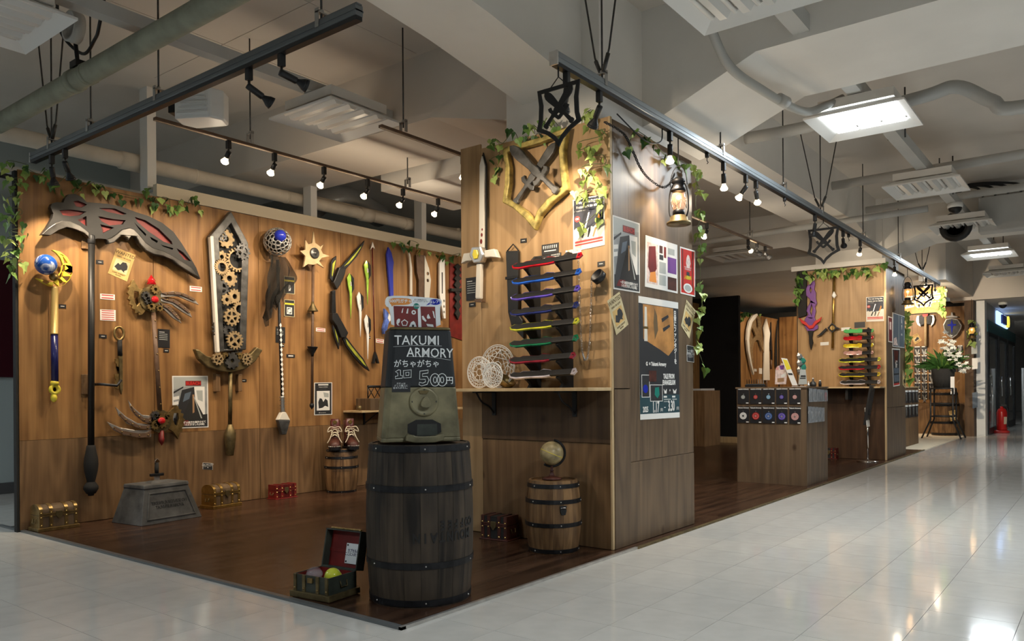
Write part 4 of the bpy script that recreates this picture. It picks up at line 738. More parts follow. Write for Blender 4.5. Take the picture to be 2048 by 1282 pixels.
for k, (q, lb) in enumerate((([(4.108,1.894),(4.222,1.896),(4.22,1.745),(4.107,1.744)], 'black and yellow sign with hand symbol beside the black cloth'), ([(4.109,1.694),(4.217,1.695),(4.216,1.546),(4.108,1.548)], 'black and yellow sign with crossed-out camera symbol'))):
    t = thing('warning_sign', lb, 'sign', FL @ T(*mid(q))); part(t, 'plate', 'ink', FL, q, .001, .004); a, b_, c, d = (Vector(p) for p in q); U = lambda s, r: tuple((a * (1 - s) + b_ * s) * (1 - r) + (d * (1 - s) + c * s) * r)
    part(t, 'stripe', 'yellow', FL, [U(0, .2), U(1, .2), U(1, .3), U(0, .3)], .004, .0044)
    for i, hh in enumerate((((0, 0), (1, 0), (1, .03), (0, .03)), ((0, .97), (1, .97), (1, 1), (0, 1)), ((0, 0), (.05, 0), (.05, 1), (0, 1)), ((.95, 0), (1, 0), (1, 1), (.95, 1)))): part(t, 'border', 'wanted_pale', FL, [U(*p) for p in hh], .004, .0044)
    if k: part(t, 'symbol', 'paper', FL, [U(.25, .45), U(.75, .45), U(.75, .85), U(.25, .85)], .004, .0046, [[U(.32, .5), U(.68, .5), U(.68, .8), U(.32, .8)]]); part(t, 'slash', 'paper', FL, [U(.28, .82), U(.7, .46), U(.74, .5), U(.32, .86)], .004, .0048); part(t, 'symbol', 'paper', FL, circ(*U(.5, .65), .016, 12), .004, .0046)
    else: part(t, 'symbol', 'paper', FL, [U(*p) for p in ((.42, .82), (.38, .66), (.42, .52), (.5, .48), (.6, .52), (.62, .7), (.58, .82))], .004, .0046)
q = [(3.344,0.351),(3.428,0.34),(3.428,0.288),(3.343,0.3)]
t = thing('notice_plate', 'small black plate with white border low on the wall above the gold chest', 'sign', FL @ T(*mid(q))); part(t, 'border', 'paper', FL, q, .001, .003); c = mid(q); part(t, 'plate', 'ink', FL, [(c[0] + (p[0] - c[0]) * .93, c[1] + (p[1] - c[1]) * .92) for p in q], .003, .004); text('武器に触れる際は\nスタッフまで\n▼', .0125, FL @ T(c[0], c[1], .0042), 'paper', t, depth=.0002)
q = [(4.13,1.223),(4.216,1.223),(4.216,1.195),(4.13,1.195)]; t = thing('notice_plate', 'tiny framed plaque between the two slim staffs', 'sign', FL @ T(*mid(q))); part(t, 'plate', 'ink', FL, q, .001, .004); c = mid(q); part(t, 'print', 'paper', FL, rect(c[0] - .025, c[0] + .025, c[1] - .005, c[1] + .005), .004, .0045)
def poster(name, label, F, q, items, m='paper', z=.001, border=0):
    "q = tl,tr,br,bl; items = (part name, material, [(s,r)...]) in sheet fractions"
    t = thing(name, label, 'poster', F @ T(*q[3])); a, b_, c, d = (Vector(p) for p in q); U = lambda s, r: tuple((a * (1 - s) + b_ * s) * (1 - r) + (d * (1 - s) + c * s) * r)
    part(t, 'sheet', m, F, q, z, z + .0015); k = 0
    for nme, mm, o in items:
        k += 1; zz = z + .0015 + k * .00008
        if isinstance(o, tuple) and isinstance(o[0], str): text(o[0], o[3] * (d - a).length, F @ T(*U(o[1], o[2]), zz + .0001) @ RZ(math.atan2((b_ - a).y, (b_ - a).x)), mm, t, depth=.0001, bold=o[4] if len(o) > 4 else 0, align=o[5] if len(o) > 5 else 'CENTER', sx=o[6] if len(o) > 6 else 1)
        else: part(t, nme, mm, F, [U(*p) for p in o], z + .001, zz)
    return t
RC = lambda s0, s1, r0, r1: [(s0, r0), (s1, r0), (s1, r1), (s0, r1)]
EXPO = [('picture', 'poster_grey', RC(.03, .97, .02, .98)), ('ceiling_area', 'stripe', [(.03, .02), (.97, .02), (.97, .13), (.45, .19), (.03, .26)]), ('beam', 'ink', [(.03, .30), (.3, .20), (.3, .23), (.03, .34)]), ('wall_slat', 'paper', [(.03, .40), (.18, .38), (.18, .44), (.03, .46)]), ('wall_slat', 'paper', [(.03, .50), (.16, .48), (.16, .54), (.03, .56)]), ('dark_board', 'ink', [(.26, .27), (.62, .21), (.62, .86), (.05, .86)]), ('board_sheen', 'slate', [(.34, .34), (.52, .30), (.46, .44), (.28, .5)]), ('pale_board', 'paper', [(.60, .21), (.90, .21), (.90, .8), (.66, .75)]), ('board_print', 'stripe', [(.66, .28), (.84, .28), (.84, .5), (.70, .46)]), ('red_sign', 'deep_red', RC(.36, .80, .095, .19)), ('floor_area', 'ink', [(.03, .80), (.97, .74), (.97, .98), (.03, .98)]),
        ('cloak', 'matte_black', [(.5, .42), (.58, .36), (.66, .5), (.92, .84), (.5, .86), (.22, .86)]), ('sword', 'cork', [(.55, .36), (.6, .36), (.6, .7), (.55, .72)]), ('cloth_strip', 'stripe', [(.58, .40), (.60, .40), (.82, .82), (.78, .82)]), ('red_flowers', 'deep_red', [(.2, .86), (.42, .85), (.5, .95), (.1, .95)]), ('lettering', 'red', ('BLEACH', .58, .145, .085, .001)), ('lettering', 'paper', ('一護の斬月を製作させて\nいただきました(公認)', .58, .915, .046, .0006))]
mat('slate', (.10, .13, .17), .5)
poster('exhibit_poster', 'photo poster of an exhibition stand low on the wall behind the claws', FL, [(3.099,1.026),(3.393,1.029),(3.395,0.625),(3.101,0.627)], EXPO)
poster('comic_poster', 'small black framed poster with a manga style drawing above the boots', FL, [(4.422,0.979),(4.623,0.982),(4.62,0.688),(4.419,0.689)], [('black_field', 'ink', RC(.04, .96, .02, .98)), ('banner', 'paper', RC(.22, .78, .05, .09)), ('lettering', 'paper', ('Brainstorm & Battle', .5, .14, .042)), ('lettering', 'stripe', ('————————', .5, .2, .03)), ('picture', 'paper', RC(.14, .86, .26, .86)), ('figure', 'ink', [(.25, .8), (.22, .6), (.3, .48), (.42, .5), (.5, .6), (.62, .5), (.74, .56), (.78, .76), (.6, .72), (.45, .78)]), ('shade', 'stripe', [(.5, .3), (.8, .34), (.8, .46), (.55, .45)]), ('lettering', 'paper', ('■ Takumi Armory', .45, .93, .035))])

# ================================================================ things standing on the floor
def barrel(name, label, cx, cy, z0, h, rb, rm, hoops, wood_, n=20, hoop_m='iron', lid='barrel_dark', a0=0, rivets=True, hw=.011):
    M = T(cx, cy, z0); t = thing(name, label, 'barrel', M)
    R_ = lambda f: rb + (rm - rb) * (1 - (2 * f - 1) ** 2)
    st = None
    for k in range(n):
        a = a0 + 2 * pi * k / n; w = 2 * pi / n * .985
        b = MB(M); m = 9; vs = []; fs = []
        for i in range(m):
            f = i / (m - 1); r = R_(f)
            for q, rr in ((a - w / 2, r - .012), (a - w / 2, r), (a, r * 1.002), (a + w / 2, r), (a + w / 2, r - .012)): vs.append((rr * cos(q), rr * sin(q), f * h))
        for i in range(m - 1):
            for j in range(5): fs.append((i * 5 + j, i * 5 + (j + 1) % 5, (i + 1) * 5 + (j + 1) % 5, (i + 1) * 5 + j))
        fs += [(4, 3, 2, 1, 0), tuple((m - 1) * 5 + j for j in range(5))]
        b.add(vs, fs); b.build('stave', wood_, t)
    for f in hoops:
        r = R_(f); b = MB(M); r2 = R_(min(1, f + hw / h)); r1 = R_(max(0, f - hw / h))
        b.lathe([(r1 - .01, f * h - hw), (r1 + .004, f * h - hw), (r2 + .004, f * h + hw), (r2 - .01, f * h + hw)], 40, smooth=False); hp = b.build('hoop', hoop_m, t)
        if rivets:
            for q in range(6): a = a0 + .35 + q * pi / 3; b = MB(M); b.sphere(((r + .005) * cos(a), (r + .005) * sin(a), f * h), .0035, 8, 6); b.build('rivet', 'silver', hp)
    b = MB(M); b.lathe([(0, h - .006), (rb - .004, h - .006), (rb - .004, h - .02), (0, h - .02)], 30); b.build('lid', lid, t)
    return t, R_
bt, RB = barrel('large_barrel', 'tall dark-stained barrel with black hoops carrying the capsule machine', -2.396, 2.446, .009, .668, .215, .232, (.03, .26, .73, .975), 'barrel_dark', 20, hw=.013)
# stencil cut into the barrel, upside down
def stencil(t, R_, cx, cy, z0, h, s, z, a_mid, size, m, step, flip=True):
    n = len(s)
    for i, ch in enumerate(s):
        if ch == ' ': continue
        k = (i - (n - 1) / 2) * (-1 if flip else 1); r = R_((z - z0) / h) + .0012; a = a_mid + k * step / r
        nrm = Matrix(((-sin(a), 0, cos(a), cx + r * cos(a)), (cos(a), 0, sin(a), cy + r * sin(a)), (0, 1, 0, z), (0, 0, 0, 1)))
        text(ch, size, nrm @ (RZ(pi) if flip else Matrix()), m, t, depth=.0008, bold=.0018, sx=.78)
stencil(bt, RB, -2.396, 2.446, .009, .668, 'MOUNTAIN', .30, -.32, .055, 'matte_black', .036); stencil(bt, RB, -2.396, 2.446, .009, .668, 'COFFEE', .348, -.02, .05, 'matte_black', .034)
bb, RG = barrel('small_barrel', 'warm brown wine barrel with tap plate standing under the pillar shelf', -2.47, 3.575, .009, .395, .135, .155, (.04, .40, .72, .93), 'barrel_warm', 16, lid='barrel_warm', hw=.011)
a = -.62; nrm = Matrix(((-sin(a), 0, cos(a), -2.47 + .154 * cos(a)), (cos(a), 0, sin(a), 3.575 + .154 * sin(a)), (0, 1, 0, .255), (0, 0, 0, 1)))
b = MB(nrm); b.prism([(-.02, .02), (.02, .02), (.018, -.01), (.012, -.03), (-.012, -.03), (-.018, -.01)], 0, .008); tp = b.build('tap_plate', 'black', bb, .002)
b = MB(nrm); b.tube([(-.016, .008, .01), (0, .011, .016), (.016, .008, .01)], .003, 6); b.build('handle', 'chrome', tp)
barrel('small_barrel', 'small oak barrel with black hoops holding the red boots by the weapon wall', -5.45, 4.575, .009, .385, .125, .148, (.02, .58, .8, .96), 'barrel_warm', 16, lid='matte_black', hw=.010)
M = aim((0, 0, 0), (1, -.9, 0)); q = Vector((-5.45, 4.575, .30)); d = Vector((.8, -.6, 0)).normalized()
o = [x for x in bpy.data.objects if x.name == 'small_barrel.001'][0]
text('ORIGINAL COOPERAGE', .017, Matrix(((.6, 0, .8, -5.45 + .8 * .149), (.8, 0, -.6, 4.575 - .6 * .149), (0, 1, 0, .205), (0, 0, 0, 1))), 'matte_black', o, depth=.0005)
# globe
M = T(-2.475, 3.57, .401); t = thing('desk_globe', 'small antique desk globe on top of the brown barrel', 'globe', M)
b = MB(M); b.lathe([(0, 0), (.055, 0), (.055, .008), (.04, .014), (.02, .018), (.012, .03), (.008, .045), (.013, .05), (.008, .055), (.007, .075), (0, .075)], 20); b.build('base', 'leather', t)
G = M @ T(0, 0, .146) @ RZ(.7) @ RY(.4)
b = MB(G); b.sphere((0, 0, 0), .066, 26, 16); b.build('ball', 'globe_map' if 'globe_map' in MT else mat('globe_map', (.34, .27, .14), .35, var=.55, vs=22).name, t)
b = MB(G); b.lathe([(.0665, -.0015), (.0675, 0), (.0665, .0015)], 30); b.build('equator', 'yellow', t)
b = MB(G); b.tube([(.074 * sin(x * pi / 14), 0, .074 * cos(x * pi / 14)) for x in range(-1, 16)], .0035, 6, flat=1.8); b.build('meridian', 'iron', t)
# treasure chests
def chest(name, label, M, w, d, h, body, trim, lid_h=.38, flat=False, plinth=.14, studs=True, group=None):
    "local: x width, y depth (front at +y), z up"
    t = thing(name, label, 'chest', M, group); hb = h * (1 - lid_h); p = h * plinth
    b = MB(M); b.box(-w / 2, w / 2, -d / 2, d / 2, 0, p); b.build('plinth', trim, t, .003)
    i = .012
    b = MB(M); b.box(-w / 2 + i, w / 2 - i, -d / 2 + i, d / 2 - i, p, hb); bo = b.build('body', body, t, .002)
    b = MB(M); hl = h - hb; n = 10
    pr = [(-d / 2 + i, hb)] + ([(-d / 2 + i, h), (d / 2 - i, h)] if flat else [((d / 2 - i) * -cos(pi * k / n), hb + hl * .35 + hl * .65 * sin(pi * k / n)) for k in range(n + 1)]) + [(d / 2 - i, hb)]
    b.prism(pr, -w / 2 + i, w / 2 - i, M=Matrix(((0, 0, 1, 0), (1, 0, 0, 0), (0, 1, 0, 0), (0, 0, 0, 1)))); li = b.build('lid', body, t, .002)
    for x in (-w / 2 + .022, -w * .18, w * .18, w / 2 - .022):
        b = MB(M); q = .5
        pr2 = [(y * (1 + .004 / (d / 2)) if abs(y) > 1e-4 else y, z + (.004 if z > hb + hl * .36 else 0)) for y, z in pr]
        b.prism(pr2, x - .011, x + .011, M=Matrix(((0, 0, 1, 0), (1, 0, 0, 0), (0, 1, 0, 0), (0, 0, 0, 1)))); b.build('strap', trim, li)
        b = MB(M); b.box(x - .011, x + .011, -d / 2 + i - .004, d / 2 - i + .004, p, hb - .004); b.build('strap', trim, bo)
    if studs:
        for x in (-w / 2 + .022, -w * .18, w * .18, w / 2 - .022):
            for z in (p + .015, hb - .014, hb + .014): b = MB(M); b.sphere((x, d / 2 - i + .004, z), .006, 8, 6); b.build('stud', 'gold_stud', t)
    b = MB(M); b.box(-w / 2 + i - .002, w / 2 - i + .002, d / 2 - i, d / 2 - i + .005, hb - .01, hb - .002); b.box(-w / 2 + i - .002, w / 2 - i + .002, d / 2 - i, d / 2 - i + .005, hb + .002, hb + .012); b.build('rim', trim, t)
    b = MB(M); b.prism([(-.018, hb + .02), (.018, hb + .02), (.02, hb - .01), (0, hb - .034), (-.02, hb - .01)], d / 2 - i + .003, d / 2 - i + .012, M=Matrix(((1, 0, 0, 0), (0, 0, 1, 0), (0, 1, 0, 0), (0, 0, 0, 1)))); b.build('lock', 'old_brass', t, .002)
    for sx in (-1, 1):
        b = MB(M); X = sx * (w / 2 - i + .004); b.tube([(X, -.02, hb * .75), (X + sx * .006, -.018, hb * .5), (X + sx * .006, .018, hb * .5), (X, .02, hb * .75)], .003, 6); b.build('side_handle', 'old_brass', t)
    return t
mat('gold_stud', (.75, .55, .2), .25, .9)
W90 = lambda x, y, a=0: T(x, y, .009) @ RZ(-pi / 2 + a)          # chest front turned toward +x
chest('treasure_chest', 'gold-trimmed chest at the left end of the shop floor', W90(-5.53, 2.225, .03), .26, .15, .17, 'box_wood', 'brass', group='small chests along the weapon wall')
chest('treasure_chest', 'gold-trimmed chest beside the stone pedestal', W90(-5.5, 3.42, .12), .27, .16, .18, 'box_wood', 'gold', group='small chests along the weapon wall')
chest('treasure_chest', 'small wine red chest with gold studs between gold chest and boots', W90(-5.52, 4.0, .03), .23, .12, .115, 'wine', 'deep_red', .35, True, .06, group='small chests along the weapon wall')
chest('treasure_chest', 'nearly black studded trunk in the shade under the pillar shelf', T(-2.92, 3.66, .009) @ RZ(pi + .05), .21, .14, .14, 'matte_black', 'leather', .35, True, .05)
chest('treasure_chest', 'tiny dark chest with brass studs at the foot of the second pillar', T(-2.82, 10.2, .009) @ RZ(pi), .2, .13, .13, 'matte_black', 'wine', .35, True, .05)
# open chest with capsules
M = T(-2.735, 2.2, .012) @ RZ(pi + .12); t = thing('open_chest', 'open dark chest with red lining at the corner of the shop floor', 'chest', M)
w, d, h, p = .225, .185, .098, .026
b = MB(M); b.box(-w / 2 - .004, w / 2 + .004, -d / 2 - .004, d / 2 + .004, 0, p); b.build('plinth', 'old_brass', t, .002)
b = MB(M); b.prism(rect(-w / 2 + .008, w / 2 - .008, -d / 2 + .008, d / 2 - .008), p, h, [rect(-w / 2 + .014, w / 2 - .014, -d / 2 + .014, d / 2 - .014)]); bo = b.build('body', 'chest_green' if 'chest_green' in MT else mat('chest_green', (.035, .04, .03), .5, var=.3, vs=20).name, t)
b = MB(M); b.prism(rect(-w / 2 + .014, w / 2 - .014, -d / 2 + .014, d / 2 - .014), p + .004, h - .003, [rect(-w / 2 + .017, w / 2 - .017, -d / 2 + .017, d / 2 - .017)]); b.box(-w / 2 + .014, w / 2 - .014, -d / 2 + .014, d / 2 - .014, p, p + .004); b.build('lining', 'deep_red', t)
for x in (-w / 2 + .02, -.04, .04, w / 2 - .02):
    b = MB(M); b.box(x - .008, x + .008, d / 2 - .008, d / 2 - .003, p, h); sp = b.build('strap', 'old_brass', bo)
    b = MB(M); b.sphere((x, d / 2 - .003, p + .014), .005, 8, 6); b.build('stud', 'brass', sp)
b = MB(M); b.box(-.014, .014, d / 2 - .008, d / 2 + .002, h - .03, h - .008); b.build('lock', 'brass', t, .002)
for sx in (-1, 1): b = MB(M); X = sx * (w / 2 - .006); b.tube([(X, -.02, .075), (X + sx * .006, -.018, .05), (X + sx * .006, .018, .05), (X, .02, .075)], .003, 6); b.build('side_handle', 'old_brass', t)
LM = M @ T(0, -d / 2 + .01, h) @ RX(R(12))
b = MB(LM); b.box(-w / 2 + .008, w / 2 - .008, -.05, -.044, 0, .17); b.box(-w / 2 + .008, w / 2 - .008, -.05, 0, .164, .17); b.box(-w / 2 + .008, -w / 2 + .014, -.05, 0, 0, .17); b.box(w / 2 - .014, w / 2 - .008, -.05, 0, 0, .17); b.box(-w / 2 + .008, w / 2 - .008, -.05, 0, 0, .006); li = b.build('lid', 'chest_green', t)
b = MB(LM); b.box(-w / 2 + .014, w / 2 - .014, -.044, -.040, .006, .164); b.build('lid_lining', 'deep_red', li); b = MB(LM); b.box(-w / 2 + .014, w / 2 - .014, -.040, -.036, .07, .085); b.build('ribbon', 'deep_red', li)
b = MB(LM); b.tube([(-w / 2 + .02 + k * (w - .04) / 20, -.02 + .006 * sin(k * 2.1), .173) for k in range(21)], .006, 6); b.build('edge_cord', 'brass', li)
SG = LM @ Matrix(((-1, 0, 0, -.045), (0, 0, 1, -.035), (0, 1, 0, .068), (0, 0, 0, 1)))
sg = thing('capsule_sign', 'white enamel sign with blue Japanese lettering leaning in the open chest lid', 'sign', SG)
b = MB(SG); b.box(-.044, .044, -.045, .045, 0, .002); b.build('plate', 'sign_white' if 'sign_white' in MT else mat('sign_white', (.82, .85, .87), .4).name, sg, .001)
text('カプセルは\nここに入れてね', .0165, SG @ T(0, .004, .0022), 'navy', sg, depth=.0002, bold=.0004, sx=.8)
for x in (-.036, .036):
    for y in (-.036, .036): b = MB(SG); b.lathe([(0, .002), (.0045, .002), (.0035, .004), (0, .0045)], 8, T(x, y, 0)); b.build('screw', 'ink', sg)
mat('capsule_clear', (.45, .38, .42), .05, trans=0, alpha=.22, coat=1); mat('capsule_yellow', (.62, .66, .05), .12, alpha=.92, coat=.6)
for k, (x, y, m, lb) in enumerate(((.035, .03, 'capsule_clear', 'clear empty capsule ball in the open chest'), (-.055, .01, 'capsule_yellow', 'yellow-topped capsule ball in the open chest'))):
    C = M @ T(x, y, .088) @ RZ(.4) @ RX(-.35); t2 = thing('capsule', lb, 'capsule', C, 'capsule balls in the chest'); n = 8
    b = MB(C); b.lathe([(.036 * cos(i * pi / 2 / n), .036 * sin(i * pi / 2 / n)) for i in range(n + 1)], 20); b.build('cap', m, t2)
    b = MB(C); b.lathe([(.0355 * cos(i * pi / 2 / n), -.0355 * sin(i * pi / 2 / n)) for i in range(n, -1, -1)], 20); b.build('bowl', 'capsule_clear', t2)
    b = MB(C); b.lathe([(.0362, -.003), (.0375, -.002), (.0375, .003), (.0362, .004)], 24); b.build('rim', m, t2)
# stone pedestal with a sword hilt behind
M = T(-5.32, 2.815, .009) @ RZ(.11); t = thing('stone_pedestal', 'dark grey carved stone pedestal with a framed inscription', 'pedestal', M)   # front toward +x
def frus(b, x0, x1, y0, y1, z0, X0, X1, Y0, Y1, z1): b.add([(x0, y0, z0), (x1, y0, z0), (x1, y1, z0), (x0, y1, z0), (X0, Y0, z1), (X1, Y0, z1), (X1, Y1, z1), (X0, Y1, z1)], [(3, 2, 1, 0), (4, 5, 6, 7), (0, 1, 5, 4), (1, 2, 6, 5), (2, 3, 7, 6), (3, 0, 4, 7)])
b = MB(M); frus(b, -.17, .17, -.235, .235, 0, -.125, .105, -.17, .17, .235); b.build('block', 'stone', t, .004)
b = MB(M); frus(b, -.13, .112, -.176, .176, .235, -.125, .105, -.172, .172, .262); b.build('top_slab', 'stone', t, .006)
b = MB(M); frus(b, -.03, .05, -.08, .06, .262, -.02, .03, -.06, .04, .276); b.build('raised_boss', 'stone', t, .003)
sl = math.atan2(.065, .235); FM = M @ Matrix(((0, -sin(sl), cos(sl), .17), (1, 0, 0, 0), (0, cos(sl), sin(sl), 0), (0, 0, 0, 1)))
b = MB(FM); b.prism([(-.19, .03), (.19, .03), (.145, .215), (-.145, .215)], .0, .006, [[(-.178, .04), (.178, .04), (.136, .205), (-.136, .205)]]); b.build('inscription_frame', 'stone', t, .002)
text('NO SETNYARVLVPASDET\nAVOMAVNITNVLAT', .031, FM @ T(.0, .125, .001) @ SC(-1, 1, 1), 'stone_dark', t, depth=.001, bold=.0006, sx=.78)
M = T(-5.545, 2.93, .0); t = thing('stuck_sword', 'black sword hilt with silver tip rising behind the stone pedestal', 'sword', M)
b = MB(M); b.box(-.004, .004, -.02, .02, .01, .3); b.build('blade', 'silver', t); b = MB(M); b.box(-.012, .012, -.05, .05, .29, .31); b.build('guard', 'iron', t, .003); b = MB(M); b.lathe([(.013, .31), (.015, .34), (.013, .39)], 12); b.build('grip', 'matte_black', t); b = MB(M); b.prism([(-.018, .39), (.018, .39), (.018, .402), (0, .42), (-.018, .402)], -.01, .01, M=Matrix(((0, 0, 1, 0), (1, 0, 0, 0), (0, 1, 0, 0), (0, 0, 0, 1)))); b.build('pommel', 'chrome', t, .002)
# boots
def boot(M, label):
    t = thing('boot', label, 'boot', M, 'pair of red boots on the barrel')   # toe toward +x, local
    def loft(secs, n=16):
        vs = []; fs = []
        for (cx, cy, cz, rx, ry, tilt) in secs:
            for k in range(n):
                a = 2 * pi * k / n; p = Vector((rx * cos(a), ry * sin(a), 0)); p = Matrix.Rotation(tilt, 3, 'Y') @ p; vs.append((cx + p.x, cy + p.y, cz + p.z))
        for i in range(len(secs) - 1):
            for k in range(n): l = (k + 1) % n; fs.append((i * n + k, i * n + l, (i + 1) * n + l, (i + 1) * n + k))
        fs += [tuple(range(n))[::-1], tuple((len(secs) - 1) * n + k for k in range(n))]
        return vs, fs
    b = MB(M); b.add(*loft([(-.005, 0, .21, .046, .038, 0), (-.005, 0, .14, .044, .036, .05), (0, 0, .10, .05, .036, .25), (.02, 0, .075, .055, .036, .6), (.055, 0, .052, .05, .038, 1.0), (.09, 0, .04, .036, .04, 1.3), (.125, 0, .035, .028, .036, 1.5), (.142, 0, .03, .014, .022, 1.57)]), True); b.add(*loft([(.0, 0, .09, .05, .037, 0), (0, 0, .02, .055, .038, 0)]), True); b.build('upper', 'leather', t)
    b = MB(M); o = [(-.06, -.02), (-.055, -.035), (-.02, -.038), (.06, -.042), (.11, -.044), (.14, -.034), (.152, 0), (.14, .034), (.11, .044), (.06, .042), (-.02, .038), (-.055, .035), (-.06, .02)]; b.prism(smooth2(o, 1), 0, .02); so = b.build('sole', 'iron', t, .002)
    for k in range(9): a = -1.2 + k * .3; b = MB(M); b.sphere((.105 + .045 * cos(a), .043 * sin(a), .027), .0045, 6, 5); b.build('stud', 'silver', so)
    b = MB(M); b.add(*loft([(.032, 0, .225, .008, .03, 0), (.03, 0, .17, .008, .03, .1), (.05, 0, .11, .008, .026, .6)]), True); b.build('tongue', 'wine', t)
    b = MB(M); b.prism(star(0, .2, .018, .011, 5), .0405, .043, M=Matrix(((0, 0, 1, 0), (1, 0, 0, 0), (0, 1, 0, 0), (0, 0, 0, 1)))); b.build('gold_crest', 'gold', t)
    la = [(.046, .15), (.05, .125), (.06, .105), (.078, .09)]; b = MB(M)
    for k in range(3):
        for s in (-1, 1): b.tube([(la[k][0] - .008, s * .03, la[k][1]), (la[k][0] + .012, 0, (la[k][1] + la[k + 1][1]) / 2 + .012), (la[k + 1][0] - .008, -s * .03, la[k + 1][1])], .0035, 5)
    for s in (-1, 1): b.tube(bez([(.06, 0, .16), (.075, s * .035, .165), (.08, s * .05, .13), (.065, s * .02, .14), (.085, s * .03, .09), (.09, s * .052, .05)], 5), .0035, 5)
    b.build('laces', 'lace', t)
boot(T(-5.47, 4.525, .388) @ RZ(-.75) @ SC(1.2), 'lace-up red leather boot on the small barrel, nearer the weapon wall'); boot(T(-5.42, 4.635, .388) @ RZ(-.42) @ SC(1.2), 'lace-up red leather boot on the small barrel, nearer the shelf')
# shelf with wooden toolbox on the weapon wall
M = FL; q = (4.749,0.722)
t = thing('wall_shelf', 'thin shelf on the weapon wall behind the capsule machine', 'shelf', T(XL, q[0], q[1])); b = MB(); b.box(XL + .002, XL + .26, q[0], q[0] + 1.5, q[1] - .018, q[1]); b.build('board', 'pale_wood', t, .002)
for y in (q[0] + .25, q[0] + 1.2): b = MB(); b.box(XL + .002, XL + .012, y - .01, y + .01, q[1] - .14, q[1] - .018); b.tube([(XL + .006, y, q[1] - .13), (XL + .2, y, q[1] - .022)], .006, 6); b.build('bracket', 'black', t)
z = q[1]; y0 = q[0] + .12
t = thing('tool_box', 'dark wooden toolbox with lattice handles on the thin shelf', 'toolbox', T(XL + .14, y0 + .2, z)); b = MB(); b.box(XL + .04, XL + .24, y0, y0 + .55, z, z + .11); b.build('box', 'box_wood', t, .004)
b = MB(); b.box(XL + .24, XL + .245, y0 + .1, y0 + .3, z + .02, z + .09); b.build('label_plate', 'old_brass', t, .002)
for k in range(2):
    yy = y0 + .06 + k * .22; b = MB()
    b.tube([(XL + .14, yy, z + .22), (XL + .14, yy + .16, z + .22)], .012, 8); b.build('handle_bar', 'iron', t); b = MB()
    for y in (yy, yy + .16): b.tube([(XL + .14, y, z + .11), (XL + .14, y, z + .22)], .006, 6)
    b.tube([(XL + .14, yy, z + .11), (XL + .14, yy + .08, z + .22), (XL + .14, yy + .16, z + .11)], .005, 6); b.tube([(XL + .14, yy, z + .22), (XL + .14, yy + .08, z + .11), (XL + .14, yy + .16, z + .22)], .005, 6); b.build('lattice', 'iron', t)
b = MB(); b.sphere((XL + .17, q[0] + .05, z + .024), .024, 14, 10); tag(b.build('metal_ball', 'old_brass'), 'small brass ball at the end of the thin shelf', 'ball')
b = MB(T(XL + .18, q[0] + .95, z)); b.lathe([(.035, 0), (.035, .09), (.02, .11), (.014, .13), (.014, .16)], 14); tag(b.build('bottle', 'red'), 'red bottle at the far end of the thin shelf', 'bottle')
# ---------------------------------------------------------------- capsule machine
ga = R(-38); GM = Matrix(((-sin(ga), 0, cos(ga), -2.40), (cos(ga), 0, sin(ga), 2.44), (0, 1, 0, .680), (0, 0, 0, 1)))    # x right, y up, z toward viewer
s = .00053; U = lambda x, y: ((x - 400) * s, (1200 - y) * s)
t = thing('capsule_machine', 'bronze painted capsule vending machine with chalkboard front on the tall barrel', 'vending machine', GM)
def body(b, y0, y1, k):
    f = lambda y: .17 - .04 * y / .48
    o = lambda y: smooth2([(-f(y), -.13), (f(y), -.13), (f(y), .13), (-f(y), .13)], 0)
    n = 8; ring = []; r = .028
    for i, y in enumerate((y0, y1)):
        w = f(y); c = []
        for cx, cz, a0 in ((w - r, .13 - r, 0), (-w + r, .13 - r, pi / 2), (-w + r, -.13 + r, pi), (w - r, -.13 + r, 1.5 * pi)):
            c += [(cx + r * cos(a0 + j * pi / 2 / 4), y, cz + r * sin(a0 + j * pi / 2 / 4)) for j in range(5)]
        ring.append(c)
    m = len(ring[0]); b.add(ring[0] + ring[1], [(i, (i + 1) % m, m + (i + 1) % m, m + i)[::-1] for i in range(m)] + [tuple(range(m)), tuple(range(m, 2 * m))[::-1]])
b = MB(GM); body(b, .02, .235, 0); b.build('lower_body', 'bronze_paint', t, .006); b = MB(GM); body(b, .235, .475, 0); b.build('chalkboard_body', 'chalk' if 'chalk' in MT else mat('chalk', (.012, .014, .016), .55).name, t, .006)
b = MB(GM); body(b, .005, .022, 0); b.build('foot', 'bronze_paint', t, .004); b = MB(GM); body(b, .475, .487, 0); b.build('top_cap', 'old_brass', t, .006)
c = U(418, 872); b = MB(GM @ T(c[0], c[1], .13)); b.lathe([(.062, 0), (.062, .008), (.056, .014), (.05, .012), (.03, .012), (0, .012)], 28); dl = b.build('dial_plate', 'bronze_paint', t)
b = MB(GM @ T(c[0] + .004, c[1] + .002, .14)); b.prism(smooth2([(-.032, -.026), (.032, -.026), (.0, .034)], 2), 0, .03); b.build('knob', 'bronze_paint', t, .006)
for a in (0, 1.57, 3.14, 4.71): b = MB(GM @ T(c[0] + .052 * cos(a), c[1] + .052 * sin(a), .14)); b.lathe([(.004, 0), (.004, .003), (0, .003)], 8); b.build('screw', 'ink', dl)
b = MB(GM); b.prism([U(370, 785), U(455, 785), U(440, 812), U(385, 812)], .13, .146); b.build('coin_slot', 'old_brass', t, .002)
b = MB(GM); b.prism(smooth2([U(285, 1150), U(290, 1015), U(550, 1015), U(558, 1150)], 1), .128, .132); b.build('chute_opening', 'matte_black', t)
b = MB(GM); b.prism([U(360, 1140), U(365, 1050), U(520, 1050), U(525, 1140)], .132, .1325); b.build('chute_back', 'chest_green', t)
